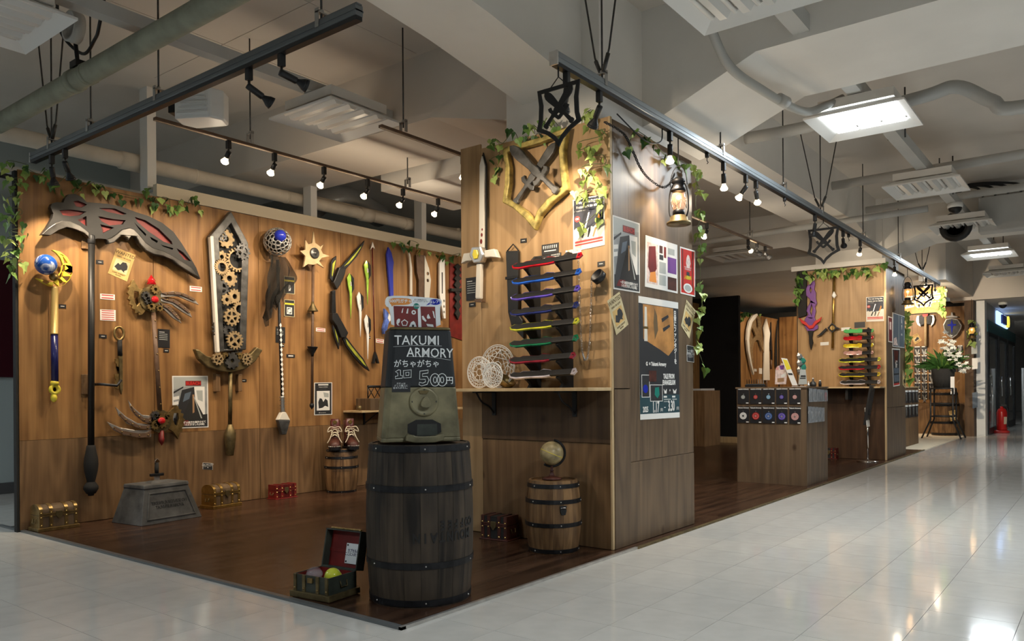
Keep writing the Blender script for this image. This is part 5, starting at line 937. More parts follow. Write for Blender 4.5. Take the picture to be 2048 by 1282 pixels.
b = MB(GM); b.prism(smooth2([U(265, 1195), U(268, 1125), U(330, 1132), U(350, 1145), U(500, 1145), U(520, 1132), U(570, 1125), U(572, 1195)], 1), .128, .16); b.build('chute_lip', 'bronze_paint', t, .006)
Z = .1312
def ch(st, x, y, size, m='chalk_white' if 'chalk_white' in MT else mat('chalk_white', (.82, .84, .84), .8).name, rot=0, sx=1, bold=.0003): text(st, size, GM @ T(*U(x, y), Z) @ RZ(rot), m, t, depth=.0003, sx=sx, bold=bold)
ch('TAKUMI', 368, 390, .056, rot=.0, sx=.93); ch('ARMORY', 470, 488, .056, rot=-.02, sx=.86); ch('がちゃがちゃ', 365, 575, .034, sx=.95)
def ol(pts, r=.0013): b = MB(GM); b.tube([(*U(*p), Z) for p in pts], r, 5); b.build('chalk_line', 'chalk_white', t)
ol([(180, 438), (350, 428), (565, 430)], .0006); ol([(285, 515), (450, 515), (635, 542)], .0006)
def outl(pts): b = MB(GM); b.tube([(*U(*p), Z) for p in pts], .0016, 5, closed=True); b.build('chalk_figure', 'chalk_white', t)
outl([(195, 635), (220, 620), (235, 622), (235, 665), (250, 665), (250, 685), (195, 690), (195, 670), (214, 668), (214, 645)]); outl([(258, 625), (320, 620), (318, 680), (260, 684)]); outl([(276, 640), (302, 638), (300, 664), (278, 666)])
outl([(388, 630), (455, 622), (452, 645), (408, 652), (408, 672), (445, 672), (460, 700), (445, 735), (400, 748), (380, 738), (384, 718), (410, 725), (432, 715), (430, 695), (385, 695)])
for x in (508, 565): outl([(x + 38 * cos(a * pi / 8), 700 + 50 * sin(a * pi / 8)) for a in range(16)]); outl([(x + 13 * cos(a * pi / 6), 700 + 24 * sin(a * pi / 6)) for a in range(12)])
ch('円', 625, 708, .034)
b = MB(GM); b.prism([U(168, 698), U(312, 700), U(312, 795), U(166, 795)], .13, .1318); b.build('notice_label', 'ink', t); text('ガチャは\nグッズ購入に\n含まれません。', .0095, GM @ T(*U(238, 746), .1321), 'chalk_white', t, depth=.0001)
# header card on top
HM = GM @ T(0, 0, 0); hc = thing('machine_header', 'white header card with red prize pictures on top of the capsule machine', 'display card', GM @ T(0, .49, .09))
Hz = .10; P_ = lambda pts: [U(*p) for p in pts]
b = MB(GM); b.prism(smooth2(P_([(175, 300), (160, 130), (125, 110), (125, 60), (150, 32), (300, 30), (560, 45), (580, 65), (575, 95), (560, 120), (568, 300)]), 1), Hz - .004, Hz); b.build('card', 'sign_white', hc)
def hp(nm_, m, pts, k=1): b = MB(GM); b.prism(P_(pts), Hz, Hz + .0004 * k); return b.build(nm_, m, hc)
hp('prize_field', 'deep_red', [(190, 112), (382, 112), (386, 285), (198, 285)]); hp('prize_field', 'deep_red', [(404, 112), (522, 112), (530, 285), (412, 285)])
b = MB(GM); b.prism(smooth2(P_([(158, 50), (300, 48), (335, 60), (335, 85), (300, 102), (190, 105), (178, 120), (172, 102), (155, 85)]), 1), Hz, Hz + .0004); b.build('bubble', 'orange', hc); b = MB(GM); b.prism([U(522 + 46 * cos(a * pi / 8), 74 + 24 * sin(a * pi / 8)) for a in range(16)], Hz, Hz + .0004); b.build('bubble', 'blue', hc); hp('bubble_tail', 'blue', [(478, 78), (490, 90), (448, 104)]); b = MB(GM); b.prism(circ(*U(372, 110), .0125, 14), Hz + .0004, Hz + .0008); b.build('badge', 'teal', hc)
text('500円ガチャ', .0175, GM @ T(*U(248, 74), Hz + .0006), 'chalk_white', hc, depth=.0001, bold=.0004); text('超レア!!', .0145, GM @ T(*U(522, 75), Hz + .0006) @ RZ(.1), 'chalk_white', hc, depth=.0001, bold=.0003); text('匠の装飾品から\nキーホルダーまで!!', .0075, GM @ T(*U(405, 66), Hz + .0002), 'ink', hc, depth=.0001); text('全8種', .009, GM @ T(*U(372, 110), Hz + .0009), 'chalk_white', hc, depth=.0001)
for nm_, o in (('blade_charm', [(262, 130), (268, 128), (262, 165), (252, 165)]), ('blade_charm', [(300, 130), (308, 130), (304, 170), (290, 170)]), ('silhouette_charm', [(215, 225), (228, 212), (242, 215), (238, 240), (225, 255), (238, 268), (220, 265), (212, 248)]), ('rice_ball_charm', [(348, 228), (360, 240), (372, 275), (312, 275), (328, 240)]), ('key_charm', [(458, 182), (468, 170), (484, 205), (462, 210), (455, 200)]), ('blade_charm', [(415, 190), (425, 185), (452, 225), (445, 235), (420, 215)]), ('blade_charm', [(500, 145), (512, 150), (522, 205), (512, 200)]), ('shoe_charm', [(450, 250), (505, 255), (510, 275), (460, 270)])): hp(nm_, 'chalk_white', o, 2)
b = MB(GM); b.prism(circ(*U(350, 160), .0095, 14), Hz, Hz + .0008, [circ(*U(350, 160), .004, 10)]); b.build('ring_charm', 'chalk_white', hc); b = MB(GM); b.prism(star(*U(277, 245), .0155, .0125, 5), Hz, Hz + .0008, [star(*U(277, 245), .011, .009, 5)]); b.build('pentagon_charm', 'chalk_white', hc); hp('rice_ball_wrap', 'ink', [(335, 258), (352, 258), (352, 275), (335, 275)], 3)

# ================================================================ first pillar, front face
t = hang('white_longsword', 'long white sword with jewelled hexagon guard at the pillar edge', 'sword', FP, (-3.132,1.447))
part(t, 'back_edge', 'matte_black', FP, [(-3.078,2.372),(-3.107,2.299),(-3.117,1.772),(-3.056,1.765),(-3.051,2.289)], .02, .03); part(t, 'blade', 'off_white', FP, [(-3.079,2.35),(-3.099,2.292),(-3.109,1.771),(-3.068,1.767),(-3.059,2.285)], .028, .042, (), .003)
for k, q in enumerate([(-3.079,1.893),(-3.083,1.86),(-3.088,1.82)]): part(t, 'blood_drop', 'deep_red', FP, circ(q[0], q[1], .005 + .002 * k, 8, .008 + .004 * k), .042, .044)
part(t, 'guard_wing', 'off_white', FP, [(-3.151,1.758),(-3.221,1.759),(-3.244,1.697),(-3.198,1.709),(-3.151,1.707)], .02, .06, (), .006); part(t, 'guard_wing', 'off_white', FP, [(-3.053,1.759),(-2.972,1.76),(-2.946,1.703),(-3,1.713),(-3.049,1.715)], .02, .06, (), .006)
part(t, 'guard_hex', 'silver', FP, [(-3.141,1.788),(-3.066,1.782),(-3.045,1.731),(-3.071,1.687),(-3.129,1.686),(-3.162,1.738)], .02, .075, (), .008); part(t, 'jewel', 'yellow', FP, [(-3.117,1.767),(-3.088,1.763),(-3.08,1.735),(-3.091,1.709),(-3.118,1.709),(-3.127,1.738)], .075, .085, (), .004)
part(t, 'grip', 'off_white', FP, [(-3.118,1.688),(-3.085,1.684),(-3.091,1.463),(-3.129,1.466)], .025, .055, (), .008); part(t, 'pommel', 'brown', FP, [(-3.133,1.466),(-3.073,1.457),(-3.074,1.442),(-3.134,1.448)], .02, .06, (), .004)
desc([(-3.25,1.612),(-3.152,1.613),(-3.153,1.468),(-3.247,1.468)], 'black description panel beside the white longsword grip', 6, FP)
for k, (q, lb) in enumerate((([(-3.224,1.453),(-3.172,1.454),(-3.173,1.428),(-3.225,1.427)], 'tiny black tag under the longsword description panel'), ([(-2.814,1.808),(-2.768,1.807),(-2.768,1.781),(-2.814,1.783)], 'tiny black tag above the knife rack, left of the poster'), ([(-2.277,1.612),(-2.23,1.613),(-2.23,1.587),(-2.277,1.586)], 'tiny black tag above the black bracelet'))):
    t = thing('name_tag', lb, 'tag', FP @ T(*mid(q)), 'black name tags'); part(t, 'plate', 'tag_black', FP, q, .001, .004); c = mid(q); part(t, 'print', 'paper', FP, rect(c[0] - .012, c[0] + .012, c[1] - .002, c[1] + .002), .004, .0043)
t = hang('knife_sheath', 'long black leather sheath hung by a loop on the pillar', 'sheath', FP, (-2.81,1.214))
part(t, 'sheath', 'black', FP, [(-2.908,1.742),(-2.813,1.735),(-2.814,1.578),(-2.815,1.357),(-2.781,1.314),(-2.776,1.201),(-2.869,1.284),(-2.894,1.37),(-2.901,1.569)], .005, .03, (), .006); part(t, 'belt', 'iron', FP, [(-2.908,1.585),(-2.811,1.584),(-2.811,1.568),(-2.908,1.568)], .03, .036, (), .002)
b = MB(FP); L3 = [(-2.903,1.742),(-2.856,1.779),(-2.816,1.735)]; b.tube([(x, y, .02) for x, y in L3], .004, 6); b.build('loop', 'matte_black', t)
# crest
def sword_on(t, F, tip, pom, w, z0, z1, m, bevel=.003, name='sword'):
    a = Vector((*tip, 0)); c = Vector((*pom, 0)); L = (c - a).length; d = (c - a) / L; n = Vector((-d.y, d.x, 0))
    pr = [(0, 0), (.05, .045), (.12, .066), (.22, .066), (.45, .047), (.57, .058), (.61, .048), (.63, .045), (.63, .09), (.605, .12), (.67, .15), (.70, .105), (.70, .036), (.73, .028), (.92, .034), (.94, .047), (.985, .045), (1, .02)]
    P = [(a + d * (f * L) + n * (g * L * w)) for f, g in pr] + [(a + d * (f * L) - n * (g * L * w)) for f, g in reversed(pr[1:])]
    return part(t, name, m, F, [(p.x, p.y) for p in P], z0, z1, (), bevel)
t = hang('sword_crest', 'large gold shield outline with two crossed pewter swords on the pillar', 'wall crest', FP, (-2.686,1.84))
part(t, 'shield_frame', 'crest_gold' if 'crest_gold' in MT else mat('crest_gold', (.36, .28, .085), .45, .4, var=.6, vs=22).name, FP, [(-2.913,2.361),(-2.665,2.368),(-2.438,2.389),(-2.463,2.266),(-2.458,2.152),(-2.438,2.032),(-2.546,1.977),(-2.631,1.912),(-2.675,1.833),(-2.747,1.913),(-2.835,1.989),(-2.914,2.033),(-2.894,2.142),(-2.891,2.253)], .012, .055, [[(-2.872,2.33),(-2.656,2.335),(-2.479,2.353),(-2.5,2.266),(-2.494,2.151),(-2.481,2.058),(-2.583,2.005),(-2.655,1.947),(-2.677,1.899),(-2.737,1.959),(-2.805,2.008),(-2.875,2.055),(-2.854,2.143),(-2.853,2.238)]], .008)
sword_on(t, FP, *[(-2.527,2.323),(-2.832,2.014)], 1.0, .02, .045, 'pewter', .006, 'crossed_sword'); sword_on(t, FP, *[(-2.837,2.354),(-2.499,2.024)], 1.0, .047, .078, 'pewter', .006, 'crossed_sword')
WP = [('dark_field', 'ink_blue' if 'ink_blue' in MT else mat('ink_blue', (.03, .033, .05), .5).name, RC(.03, .97, .02, .62)), ('cloud', 'off_white', [(.03, .6), (.1, .56), (.2, .6), (.3, .57), (.42, .64), (.55, .57), (.66, .6), (.78, .53), (.9, .5), (.97, .52), (.97, .97), (.03, .97)]), ('lettering', 'paper', ('You can bring the', .5, .08, .075, .001)), ('lettering', 'paper', ('items out to store', .5, .17, .075, .001)), ('lettering', 'paper', ('← Takumi Armory', .22, .24, .035)), ('ok_badge', 'red', [(.14 + .09 * cos(i * pi / 6), .39 + .06 * sin(i * pi / 6)) for i in range(12)]), ('lettering', 'paper', ('OK', .14, .39, .055, .0006)), ('red_band', 'red', RC(.06, .94, .82, .86)), ('red_band', 'red', RC(.06, .94, .88, .91)),
      ('blade', 'silver', [(.5, .3), (.54, .3), (.4, .62), (.36, .62)]), ('handle', 'ink', [(.36, .6), (.42, .6), (.32, .78), (.26, .76)]), ('blade', 'ink_blue', [(.62, .25), (.7, .25), (.55, .66), (.5, .64)]), ('handle', 'ink', [(.5, .62), (.57, .64), (.5, .78), (.46, .78)]), ('blade', 'orange', [(.82, .36), (.86, .42), (.76, .6), (.72, .58)]), ('handle', 'cork', [(.7, .62), (.76, .62), (.66, .8), (.62, .78)])]
poster('knife_poster', 'dark poster with knives and red OK badge behind the ivy on the first pillar', FP, [(-2.438,1.984),(-2.23,1.985),(-2.229,1.702),(-2.437,1.689)], WP)
q = [(-2.49,1.7),(-2.384,1.702),(-2.385,1.667),(-2.49,1.666)]; t = thing('notice_card', 'white card reading feel free to try above the knife rack', 'card', FP @ T(*mid(q))); part(t, 'sheet', 'paper', FP, q, .001, .003); text('触ってOK!\nFeel free to try!', .017, FP @ T(*mid(q), .0032), 'orange', t, depth=.0001)
for k, (q, lb, st) in enumerate((([(-2.657,1.752),(-2.537,1.753),(-2.538,1.692),(-2.657,1.692)], 'black panel with a row of knife icons above the rack', 1), ([(-2.595,1.693),(-2.521,1.694),(-2.522,1.664),(-2.596,1.665)], 'small framed black knife-icon label above the rack', 1), ([(-2.714,1.69),(-2.657,1.69),(-2.657,1.663),(-2.714,1.666)], 'small black price label at the top of the rack', 0), ([(-2.652,1.689),(-2.598,1.689),(-2.599,1.663),(-2.652,1.664)], 'second small black label at the top of the rack', 0))):
    t = thing('knife_label', lb, 'label', FP @ T(*mid(q))); part(t, 'plate', 'tag_black', FP, q, .001, .004); a, b_, c, d = (Vector(p) for p in q); U2 = lambda s, r: tuple((a * (1 - s) + b_ * s) * (1 - r) + (d * (1 - s) + c * s) * r)
    for i in range(8 if st else 0): part(t, 'knife_icon', 'paper', FP, [U2(.08 + i * .11, .15), U2(.13 + i * .11, .15), U2(.12 + i * .11, .45), U2(.09 + i * .11, .45)], .004, .0044)
    part(t, 'text_line', 'paper', FP, [U2(.15, .62), U2(.85, .62), U2(.85, .72), U2(.15, .72)], .004, .0044)
# shelf, brackets
t = thing('pillar_shelf', 'pale wooden shelf across the front of the first pillar', 'shelf', T(-2.75, 3.7, .9)); b = MB(); b.box(-3.33, -2.19, 3.50, 3.742, .892, .910); b.build('board', 'pale_wood', t, .002)
for x in (-3.02, -2.43):
    b = MB(); b.box(x - .014, x + .014, 3.734, 3.742, .745, .892); b.box(x - .014, x + .014, 3.55, 3.742, .884, .892); b.tube(bez([(x, 3.735, .76), (x, 3.69, .80), (x, 3.62, .83), (x, 3.57, .885)], 5), .006, 6); b.build('bracket', 'black', t)
# knife racks and eight knives
t = thing('knife_rack', 'black stepped double-board rack standing on the first pillar shelf', 'display rack', T(-2.6, 3.66, .91))
KE = [[(-2.764,1.611),(-2.271,1.626)], [(-2.767,1.523),(-2.279,1.539)], [(-2.774,1.431),(-2.287,1.449)], [(-2.781,1.343),(-2.297,1.359)], [(-2.784,1.255),(-2.295,1.271)], [(-2.787,1.161),(-2.3,1.179)], [(-2.79,1.066),(-2.32,1.084)], [(-2.791,0.978),(-2.313,0.996)]]
KZ = [k[0][1] for k in KE]
for x in (-2.673, -2.447):
    o = [(3.742, .91), (3.742, KZ[0] + .07), (3.70, KZ[0] + .07)]
    for z in KZ: o += [(3.655, z + .035), (3.625, z + .012), (3.60, z + .014), (3.585, z - .012), (3.62, z - .03), (3.64, z - .045)]
    o += [(3.62, .91)]
    b = MB(Matrix(((0, 0, 1, 0), (1, 0, 0, 0), (0, 1, 0, 0), (0, 0, 0, 1)))); b.prism(o, x - .009, x + .009); b.build('rack_board', 'matte_black', t, .002)
for nme, c in (('k_red', (.5, .01, .02)), ('k_blue', (.02, .12, .6)), ('k_violet', (.12, .08, .5)), ('k_night', (.02, .03, .16)), ('k_lime', (.55, .55, .04)), ('k_green', (.01, .18, .08)), ('k_ruby', (.3, .02, .04)), ('k_opal', (.6, .55, .6)), ('k_pink', (.6, .35, .32)), ('k_yellow', (.72, .55, .03))): mat(nme, c, .12, .25, coat=1, var=.35, vs=14)
def knife(name, label, a, b_, y, colr, group, thick=.012, body='black', broad=1.0):
    "a, b_ = (x,z) blade tip and pommel end"
    A = Vector((a[0], y, a[1])); B = Vector((b_[0], y, b_[1])); L = (B - A).length; X = (B - A) / L; Zu = Vector((0, -.80, .6)); Y = Zu.cross(X).normalized(); Zu = X.cross(Y)
    M = Matrix(((X.x, Y.x, Zu.x, A.x), (X.y, Y.y, Zu.y, A.y), (X.z, Y.z, Zu.z, A.z), (0, 0, 0, 1))); t = thing(name, label, 'knife', M, group); h = .038 * broad
    o = [(0, .25), (.06, .75), (.16, .55), (.2, .8), (.45, .6), (.5, .95), (.6, .7), (.64, .5), (.64, -.5), (.55, -.65), (.3, -.55), (.12, -.6), (.03, -.3)]
    b = MB(M); b.prism([(f * L, g * h) for f, g in o], -thick * .5, thick * .55); b.build('blade', colr, t, .002)
    b = MB(M); b.prism([(.02 * L + f * L * .96, g * h * .72 + .08 * h) for f, g in o], thick * .55, thick * .7); b.build('blade_face', body if body == 'black' else colr, t)
    b = MB(M); b.box(.63 * L, .93 * L, -.5 * h, .5 * h, -.003, thick); b.build('handle', 'black', t, .003)
    b = MB(M); b.prism([(.92 * L, -.5 * h), (.97 * L, -.6 * h), (L, 0), (.97 * L, .6 * h), (.92 * L, .5 * h)], 0, thick * .9, [circ(.955 * L, 0, .2 * h, 8)]); b.build('pommel', colr, t, .001)
    return t
KC = ['k_red', 'k_blue', 'k_violet', 'k_night', 'k_lime', 'k_green', 'k_ruby', 'k_opal']; KN = ['red', 'bright blue', 'violet', 'midnight blue', 'yellow-green', 'dark green', 'black and ruby', 'pearly rainbow']
for k in range(8): knife('display_knife', '%s edged knife resting on the first pillar rack' % KN[k], KE[k][0], KE[k][1], 3.592, KC[k], 'knives on the first pillar rack')
# silver chain loop, bracelet
t0 = [(-2.385,1.63),(-2.382,1.496),(-2.378,1.381),(-2.373,1.24),(-2.365,1.125),(-2.352,1.077),(-2.343,1.067),(-2.329,1.082),(-2.315,1.174),(-2.308,1.3),(-2.303,1.426),(-2.299,1.53)]
P3 = bez([(x, 3.72, z) for x, z in t0], 7); b = MB()
for i in range(0, len(P3) - 1):
    m = aim(P3[i], P3[i + 1] if (P3[i + 1] - P3[i]).length > 1e-5 else P3[i] + Vector((0, 0, 1))) @ RZ(pi / 2 * (i % 2)); b.tube([(.005 * cos(a * pi / 4), 0, .011 * sin(a * pi / 4)) for a in range(8)], .0017, 4, M=m, closed=True)
tag(b.build('chain_necklace', 'chrome'), 'thin silver chain hanging in a long loop beside the knife rack', 'chain')
q = (-2.246,1.523); b = MB(T(q[0], 3.705, q[1]) @ RY(-.5) @ RX(.9)); b.lathe([(.036, -.018), (.04, -.018), (.041, 0), (.04, .018), (.036, .018), (.036, -.018)], 24); tag(b.build('bracelet', 'black'), 'black cuff bracelet hung near the pillar corner', 'bracelet')
# magic circle discs
def disc(label, cx, cz, y, r, m, tilt=0):
    M = T(cx, y, cz) @ RX(pi / 2 - tilt); t = thing('filigree_disc', label, 'disc', M @ T(0, -r, 0), 'white filigree discs on the shelf')
    w = .0024 if r > .1 else .002
    def ring(x, z, rr, ww=w, n=36): b.tube([(x + rr * cos(2 * pi * i / n), z + rr * sin(2 * pi * i / n), 0) for i in range(n)], ww, 5, closed=True)
    b = MB(M); ring(0, 0, r, w * 1.3, 48); ring(0, 0, r * .93, w, 48); b.build('outer_ring', 'white', t)
    b = MB(M); ring(0, 0, r * .8); ring(0, 0, r * .62); ring(0, 0, r * .22, w, 20); b.build('inner_rings', 'white', t)
    b = MB(M)
    for k in range(28): a = 2 * pi * k / 28; b.tube([(r * .93 * cos(a), r * .93 * sin(a), 0), (r * .8 * cos(a + .1), r * .8 * sin(a + .1), 0)], w * .9, 4)
    b.build('rune_band', 'white', t)
    b = MB(M)
    for k in range(m): a = 2 * pi * k / m + .3; c = 2 * pi * (k + 2) / m + .3; b.tube([(r * .8 * cos(a), r * .8 * sin(a), 0), (r * .8 * cos(c), r * .8 * sin(c), 0)], w, 4); ring(r * .62 * cos(a + pi / m), r * .62 * sin(a + pi / m), r * .14, w * .8, 14); b.tube([(r * .22 * cos(a), r * .22 * sin(a), 0), (r * .8 * cos(a), r * .8 * sin(a), 0)], w * .8, 4)
    b.build('star_lattice', 'white', t)
for lb, q, y, r, m in (('largest white filigree disc leaning at the back of the shelf', (-2.96,1.056), 3.70, .130, 6), ('middle-sized white filigree disc at the shelf end', (-3.021,1.014), 3.60, .094, 7), ('smallest white filigree disc in front of the other two', (-2.862,0.993), 3.53, .074, 6)): disc(lb, q[0], .912 + r * 1.02, y, r, m)
b = MB(T(-2.86, 3.66, .955) @ RY(.7)); b.lathe([(0, -.04), (.03, -.036), (.05, -.015), (.055, .01), (.05, .012), (.044, -.012), (0, -.032)], 18); tag(b.build('brass_bowl', 'brass'), 'small brass bowl lying behind the filigree discs on the shelf', 'bowl')
# ================================================================ first pillar, corridor side
poster('exhibit_poster', 'photo poster of an exhibition stand on the plank beside the pillar corner', FR, [(3.764,1.866),(4.077,1.87),(4.073,1.461),(3.769,1.456)], EXPO)
poster('magazine_page', 'white magazine spread with colour photos on the corridor side of the pillar', FR, [(4.148,1.813),(4.574,1.815),(4.574,1.506),(4.136,1.506)], [('photo', 'fig', RC(.05, .38, .12, .92)), ('photo', 'deep_red', [(.1, .2), (.3, .16), (.34, .6), (.2, .8), (.08, .6)]), ('photo', 'orange', [(.15, .7), (.3, .66), (.34, .88), (.12, .88)]), ('photo', 'leather', RC(.42, .52, .12, .27)), ('photo', 'deep_red', RC(.56, .63, .12, .34)), ('photo', 'ink', RC(.42, .54, .3, .4)), ('photo', 'purple', RC(.68, .96, .3, .62)), ('photo', 'leather', RC(.68, .96, .7, .96)), ('text_column', 'stripe', RC(.42, .62, .44, .66)), ('text_column', 'stripe', RC(.42, .62, .7, .9)), ('text_column', 'stripe', RC(.7, .9, .12, .24))])
poster('red_poster', 'narrow red event poster with a performer on the corridor side of the pillar', FR, [(4.612,1.811),(4.841,1.814),(4.835,1.508),(4.615,1.51)], [('red_field', 'red', RC(.05, .95, .03, .97)), ('curtain_fold', 'deep_red', RC(.12, .2, .03, .9)), ('curtain_fold', 'deep_red', RC(.78, .86, .03, .9)), ('performer', 'fig', [(.42, .2), (.5, .13), (.6, .15), (.7, .3), (.6, .42), (.45, .42), (.38, .32)]), ('lettering', 'paper', ('WEAPON SHOW\nPERFORMANCE', .5, .43, .045)), ('figure', 'ink', [(.42, .5), (.6, .5), (.64, .6), (.4, .6)]), ('lettering', 'yellow', ('入場無料', .5, .63, .09, .0008)), ('emblem', 'paper', [(.5 + .3 * cos(i * pi / 9), .85 + .1 * sin(i * pi / 9)) for i in range(18)]), ('emblem_core', 'stripe', [(.5 + .22 * cos(i * pi / 9), .85 + .07 * sin(i * pi / 9)) for i in range(18)])])
poster('event_poster', 'tall event poster with warm sword photo and dates on the pillar', FR, [(4.055,1.444),(4.579,1.449),(4.588,0.717),(4.066,0.72)], [
    ('photo', 'ink', RC(.0, 1, .055, .58)), ('photo_wood', 'poster_orange', [(.08, .06), (.86, .06), (.88, .40), (.72, .47), (.5, .42), (.08, .34)]), ('photo_shade', 'ink', [(0, .07), (.1, .06), (.1, .56), (0, .56)]), ('photo_sword', 'off_white', [(.14, .08), (.19, .08), (.2, .36), (.12, .36)]), ('photo_sword', 'brass', [(.1, .24), (.22, .24), (.22, .26), (.1, .26)]), ('photo_blade', 'wanted_dark', [(.38, .08), (.44, .14), (.46, .26), (.38, .34), (.35, .2)]), ('photo_ground', 'ink', [(0, .4), (.5, .44), (.9, .56), (.9, .58), (0, .58)]), ('photo_blade', 'ink', [(.55, .16), (.72, .12), (.74, .14), (.57, .19)]), ('photo_blade', 'ink', [(.58, .24), (.76, .2), (.77, .22), (.6, .27)]),
    ('lower_field', 'ink', RC(0, 1, .58, .80)), ('teal_field', 'teal_dark' if 'teal_dark' in MT else mat('teal_dark', (.02, .06, .075), .5).name, RC(0, 1, .80, .97)), ('white_foot', 'paper', RC(0, 1, .955, 1)),
    ('lettering', 'paper', ('日\n常\nに\nフ\nァ\nン\nタ\nジ\n｜\nを', .905, .31, .049, .0016)), ('lettering', 'paper', ('G  × Takumi Armory', .40, .545, .042, .0016)), ('inset_photo', 'paper', RC(.04, .23, .635, .82)), ('inset_photo', 'ink', RC(.05, .22, .64, .815)), ('inset_gem', 'blue', [(.13 + .06 * cos(i * pi / 5), .75 + .035 * sin(i * pi / 5)) for i in range(10)]), ('inset_photo', 'leather', RC(.22, .40, .60, .69)), ('inset_photo', 'paper', RC(.24, .55, .715, .855)), ('inset_photo', 'ink', RC(.25, .54, .72, .85)), ('inset_gem', 'teal', [(.36, .74), (.46, .735), (.47, .80), (.42, .83), (.35, .8)]),
    ('lettering', 'paper', ('TALE FROM\nEVANGELIUM', .72, .672, .056, .002, 'CENTER', .72)), ('butterfly', 'paper', [(.58, .75), (.62, .77), (.66, .75), (.65, .79), (.6, .79)]), ('lettering', 'paper', ('+', .74, .765, .04, .0008)), ('butterfly', 'paper', [(.82, .75), (.87, .77), (.92, .75), (.9, .79), (.84, .79)]), ('label_box', 'paper', RC(.58, .66, .81, .825)), ('label_box', 'paper', RC(.8, .88, .81, .825)), ('small_text', 'stripe', RC(.58, .76, .835, .845)), ('small_text', 'stripe', RC(.8, .92, .835, .845)), ('small_text', 'stripe', RC(.58, .7, .855, .862)),
    ('lettering', 'paper', ('2025', .12, .92, .062, .0016, 'CENTER', .75)), ('lettering', 'paper', ('1.17', .37, .905, .125, .003, 'CENTER', .58)), ('lettering', 'paper', ('[金]', .515, .925, .028)), ('lettering', 'paper', ('–', .60, .905, .05, .001)), ('lettering', 'paper', ('3.30', .77, .90, .125, .003, 'CENTER', .58)), ('lettering', 'paper', ('[日]', .94, .918, .028))])
wanted('wanted_poster', 'tilted wanted poster on the grey plank near the pillar corner', FR, [(3.697,1.383),(3.831,1.447),(3.93,1.269),(3.792,1.201)], 'wanted_pale', .003); wanted('wanted_poster', 'tilted wanted poster at the far edge of the pillar side above the black card', FR, [(4.703,1.478),(4.845,1.417),(4.741,1.228),(4.62,1.306)], 'wanted_pale')
q = [(4.701,1.183),(4.806,1.179),(4.81,1.073),(4.704,1.078)]; t = thing('notice_plate', 'small black card with white lines below the far wanted poster', 'sign', FR @ T(*mid(q))); part(t, 'border', 'paper', FR, q, .001, .003); c = mid(q); part(t, 'plate', 'ink', FR, [(c[0] + (p[0] - c[0]) * .92, c[1] + (p[1] - c[1]) * .95) for p in q], .003, .004); text('カート·台車の\nご利用はご遠慮\nください', .019, FR @ T(*c, .0042), 'paper', t, depth=.0001)
# lantern
def lantern(x, y, z, label, ztop=2.41):
    M = T(x, y, z); t = thing('lantern', label, 'lantern', M, 'oil lanterns under the corridor track')
    b = MB(M); b.lathe([(0, 0), (.07, 0), (.074, .008), (.07, .018), (.055, .022), (.05, .05), (.04, .056), (0, .056)], 24); b.build('fuel_tank', 'old_brass', t)
    b = MB(M); b.lathe([(.03, .056), (.036, .06), (.036, .082), (.03, .09), (0, .09)], 18); b.build('burner', 'iron', t)
    b = MB(M); b.lathe([(.03, .088), (.042, .115), (.045, .15), (.038, .185), (.032, .2)], 20); b.build('glass_chimney', 'lantern_glass', t)
    b = MB(M); b.lathe([(.034, .198), (.044, .202), (.044, .215), (.036, .225), (.034, .25), (.042, .255), (.038, .27), (.02, .285), (0, .288)], 20); b.build('hood', 'iron', t)
    b = MB(M); b.sphere((0, 0, .165), .016, 12, 8); b.build('bulb', 'flame', t)
    for s_ in (-1, 1): b = MB(M); b.tube(bez([(s_ * .05, 0, .045), (s_ * .062, 0, .09), (s_ * .06, 0, .17), (s_ * .05, 0, .22), (s_ * .038, 0, .245)], 5), .005, 8); b.build('side_tube', 'iron', t)
    b = MB(M); b.tube([(.055 * cos(a * pi / 10), 0, .235 + .12 * sin(a * pi / 10)) for a in range(11)], .003, 6); b.build('bail', 'iron', t)
    b = MB(M); b.tube([(0, 0, .352), (0, 0, ztop - z)], .004, 6); b.build('hook', 'black', t)
    for k in range(3): a = k * 2.1; b = MB(M); b.tube([(.047 * cos(a + i * .22), .047 * sin(a + i * .22), .10 + .014 * abs(3 - i)) for i in range(7)], .0015, 4); b.build('guard_wire', 'iron', t)
    l = bpy.data.lights.new('lantern_glow', 'POINT'); l.energy = 2; l.color = (1, .62, .28); l.shadow_soft_size = .02; q = bpy.data.objects.new('lantern_glow', l); COL.objects.link(q); q.parent = t; q.location = (0, 0, .165)
    return t
mat('lantern_glass', (.55, .32, .16), .05, alpha=.3, coat=1)
lantern(-2.06, 4.33, 1.885, 'antique brass oil lantern hanging beside the first pillar'); lantern(-2.06, 10.95, 1.95, 'antique oil lantern hanging just past the second pillar'); lantern(-1.98, 16.0, 1.75, 'small dark lantern hanging at the white post far end', 2.46)
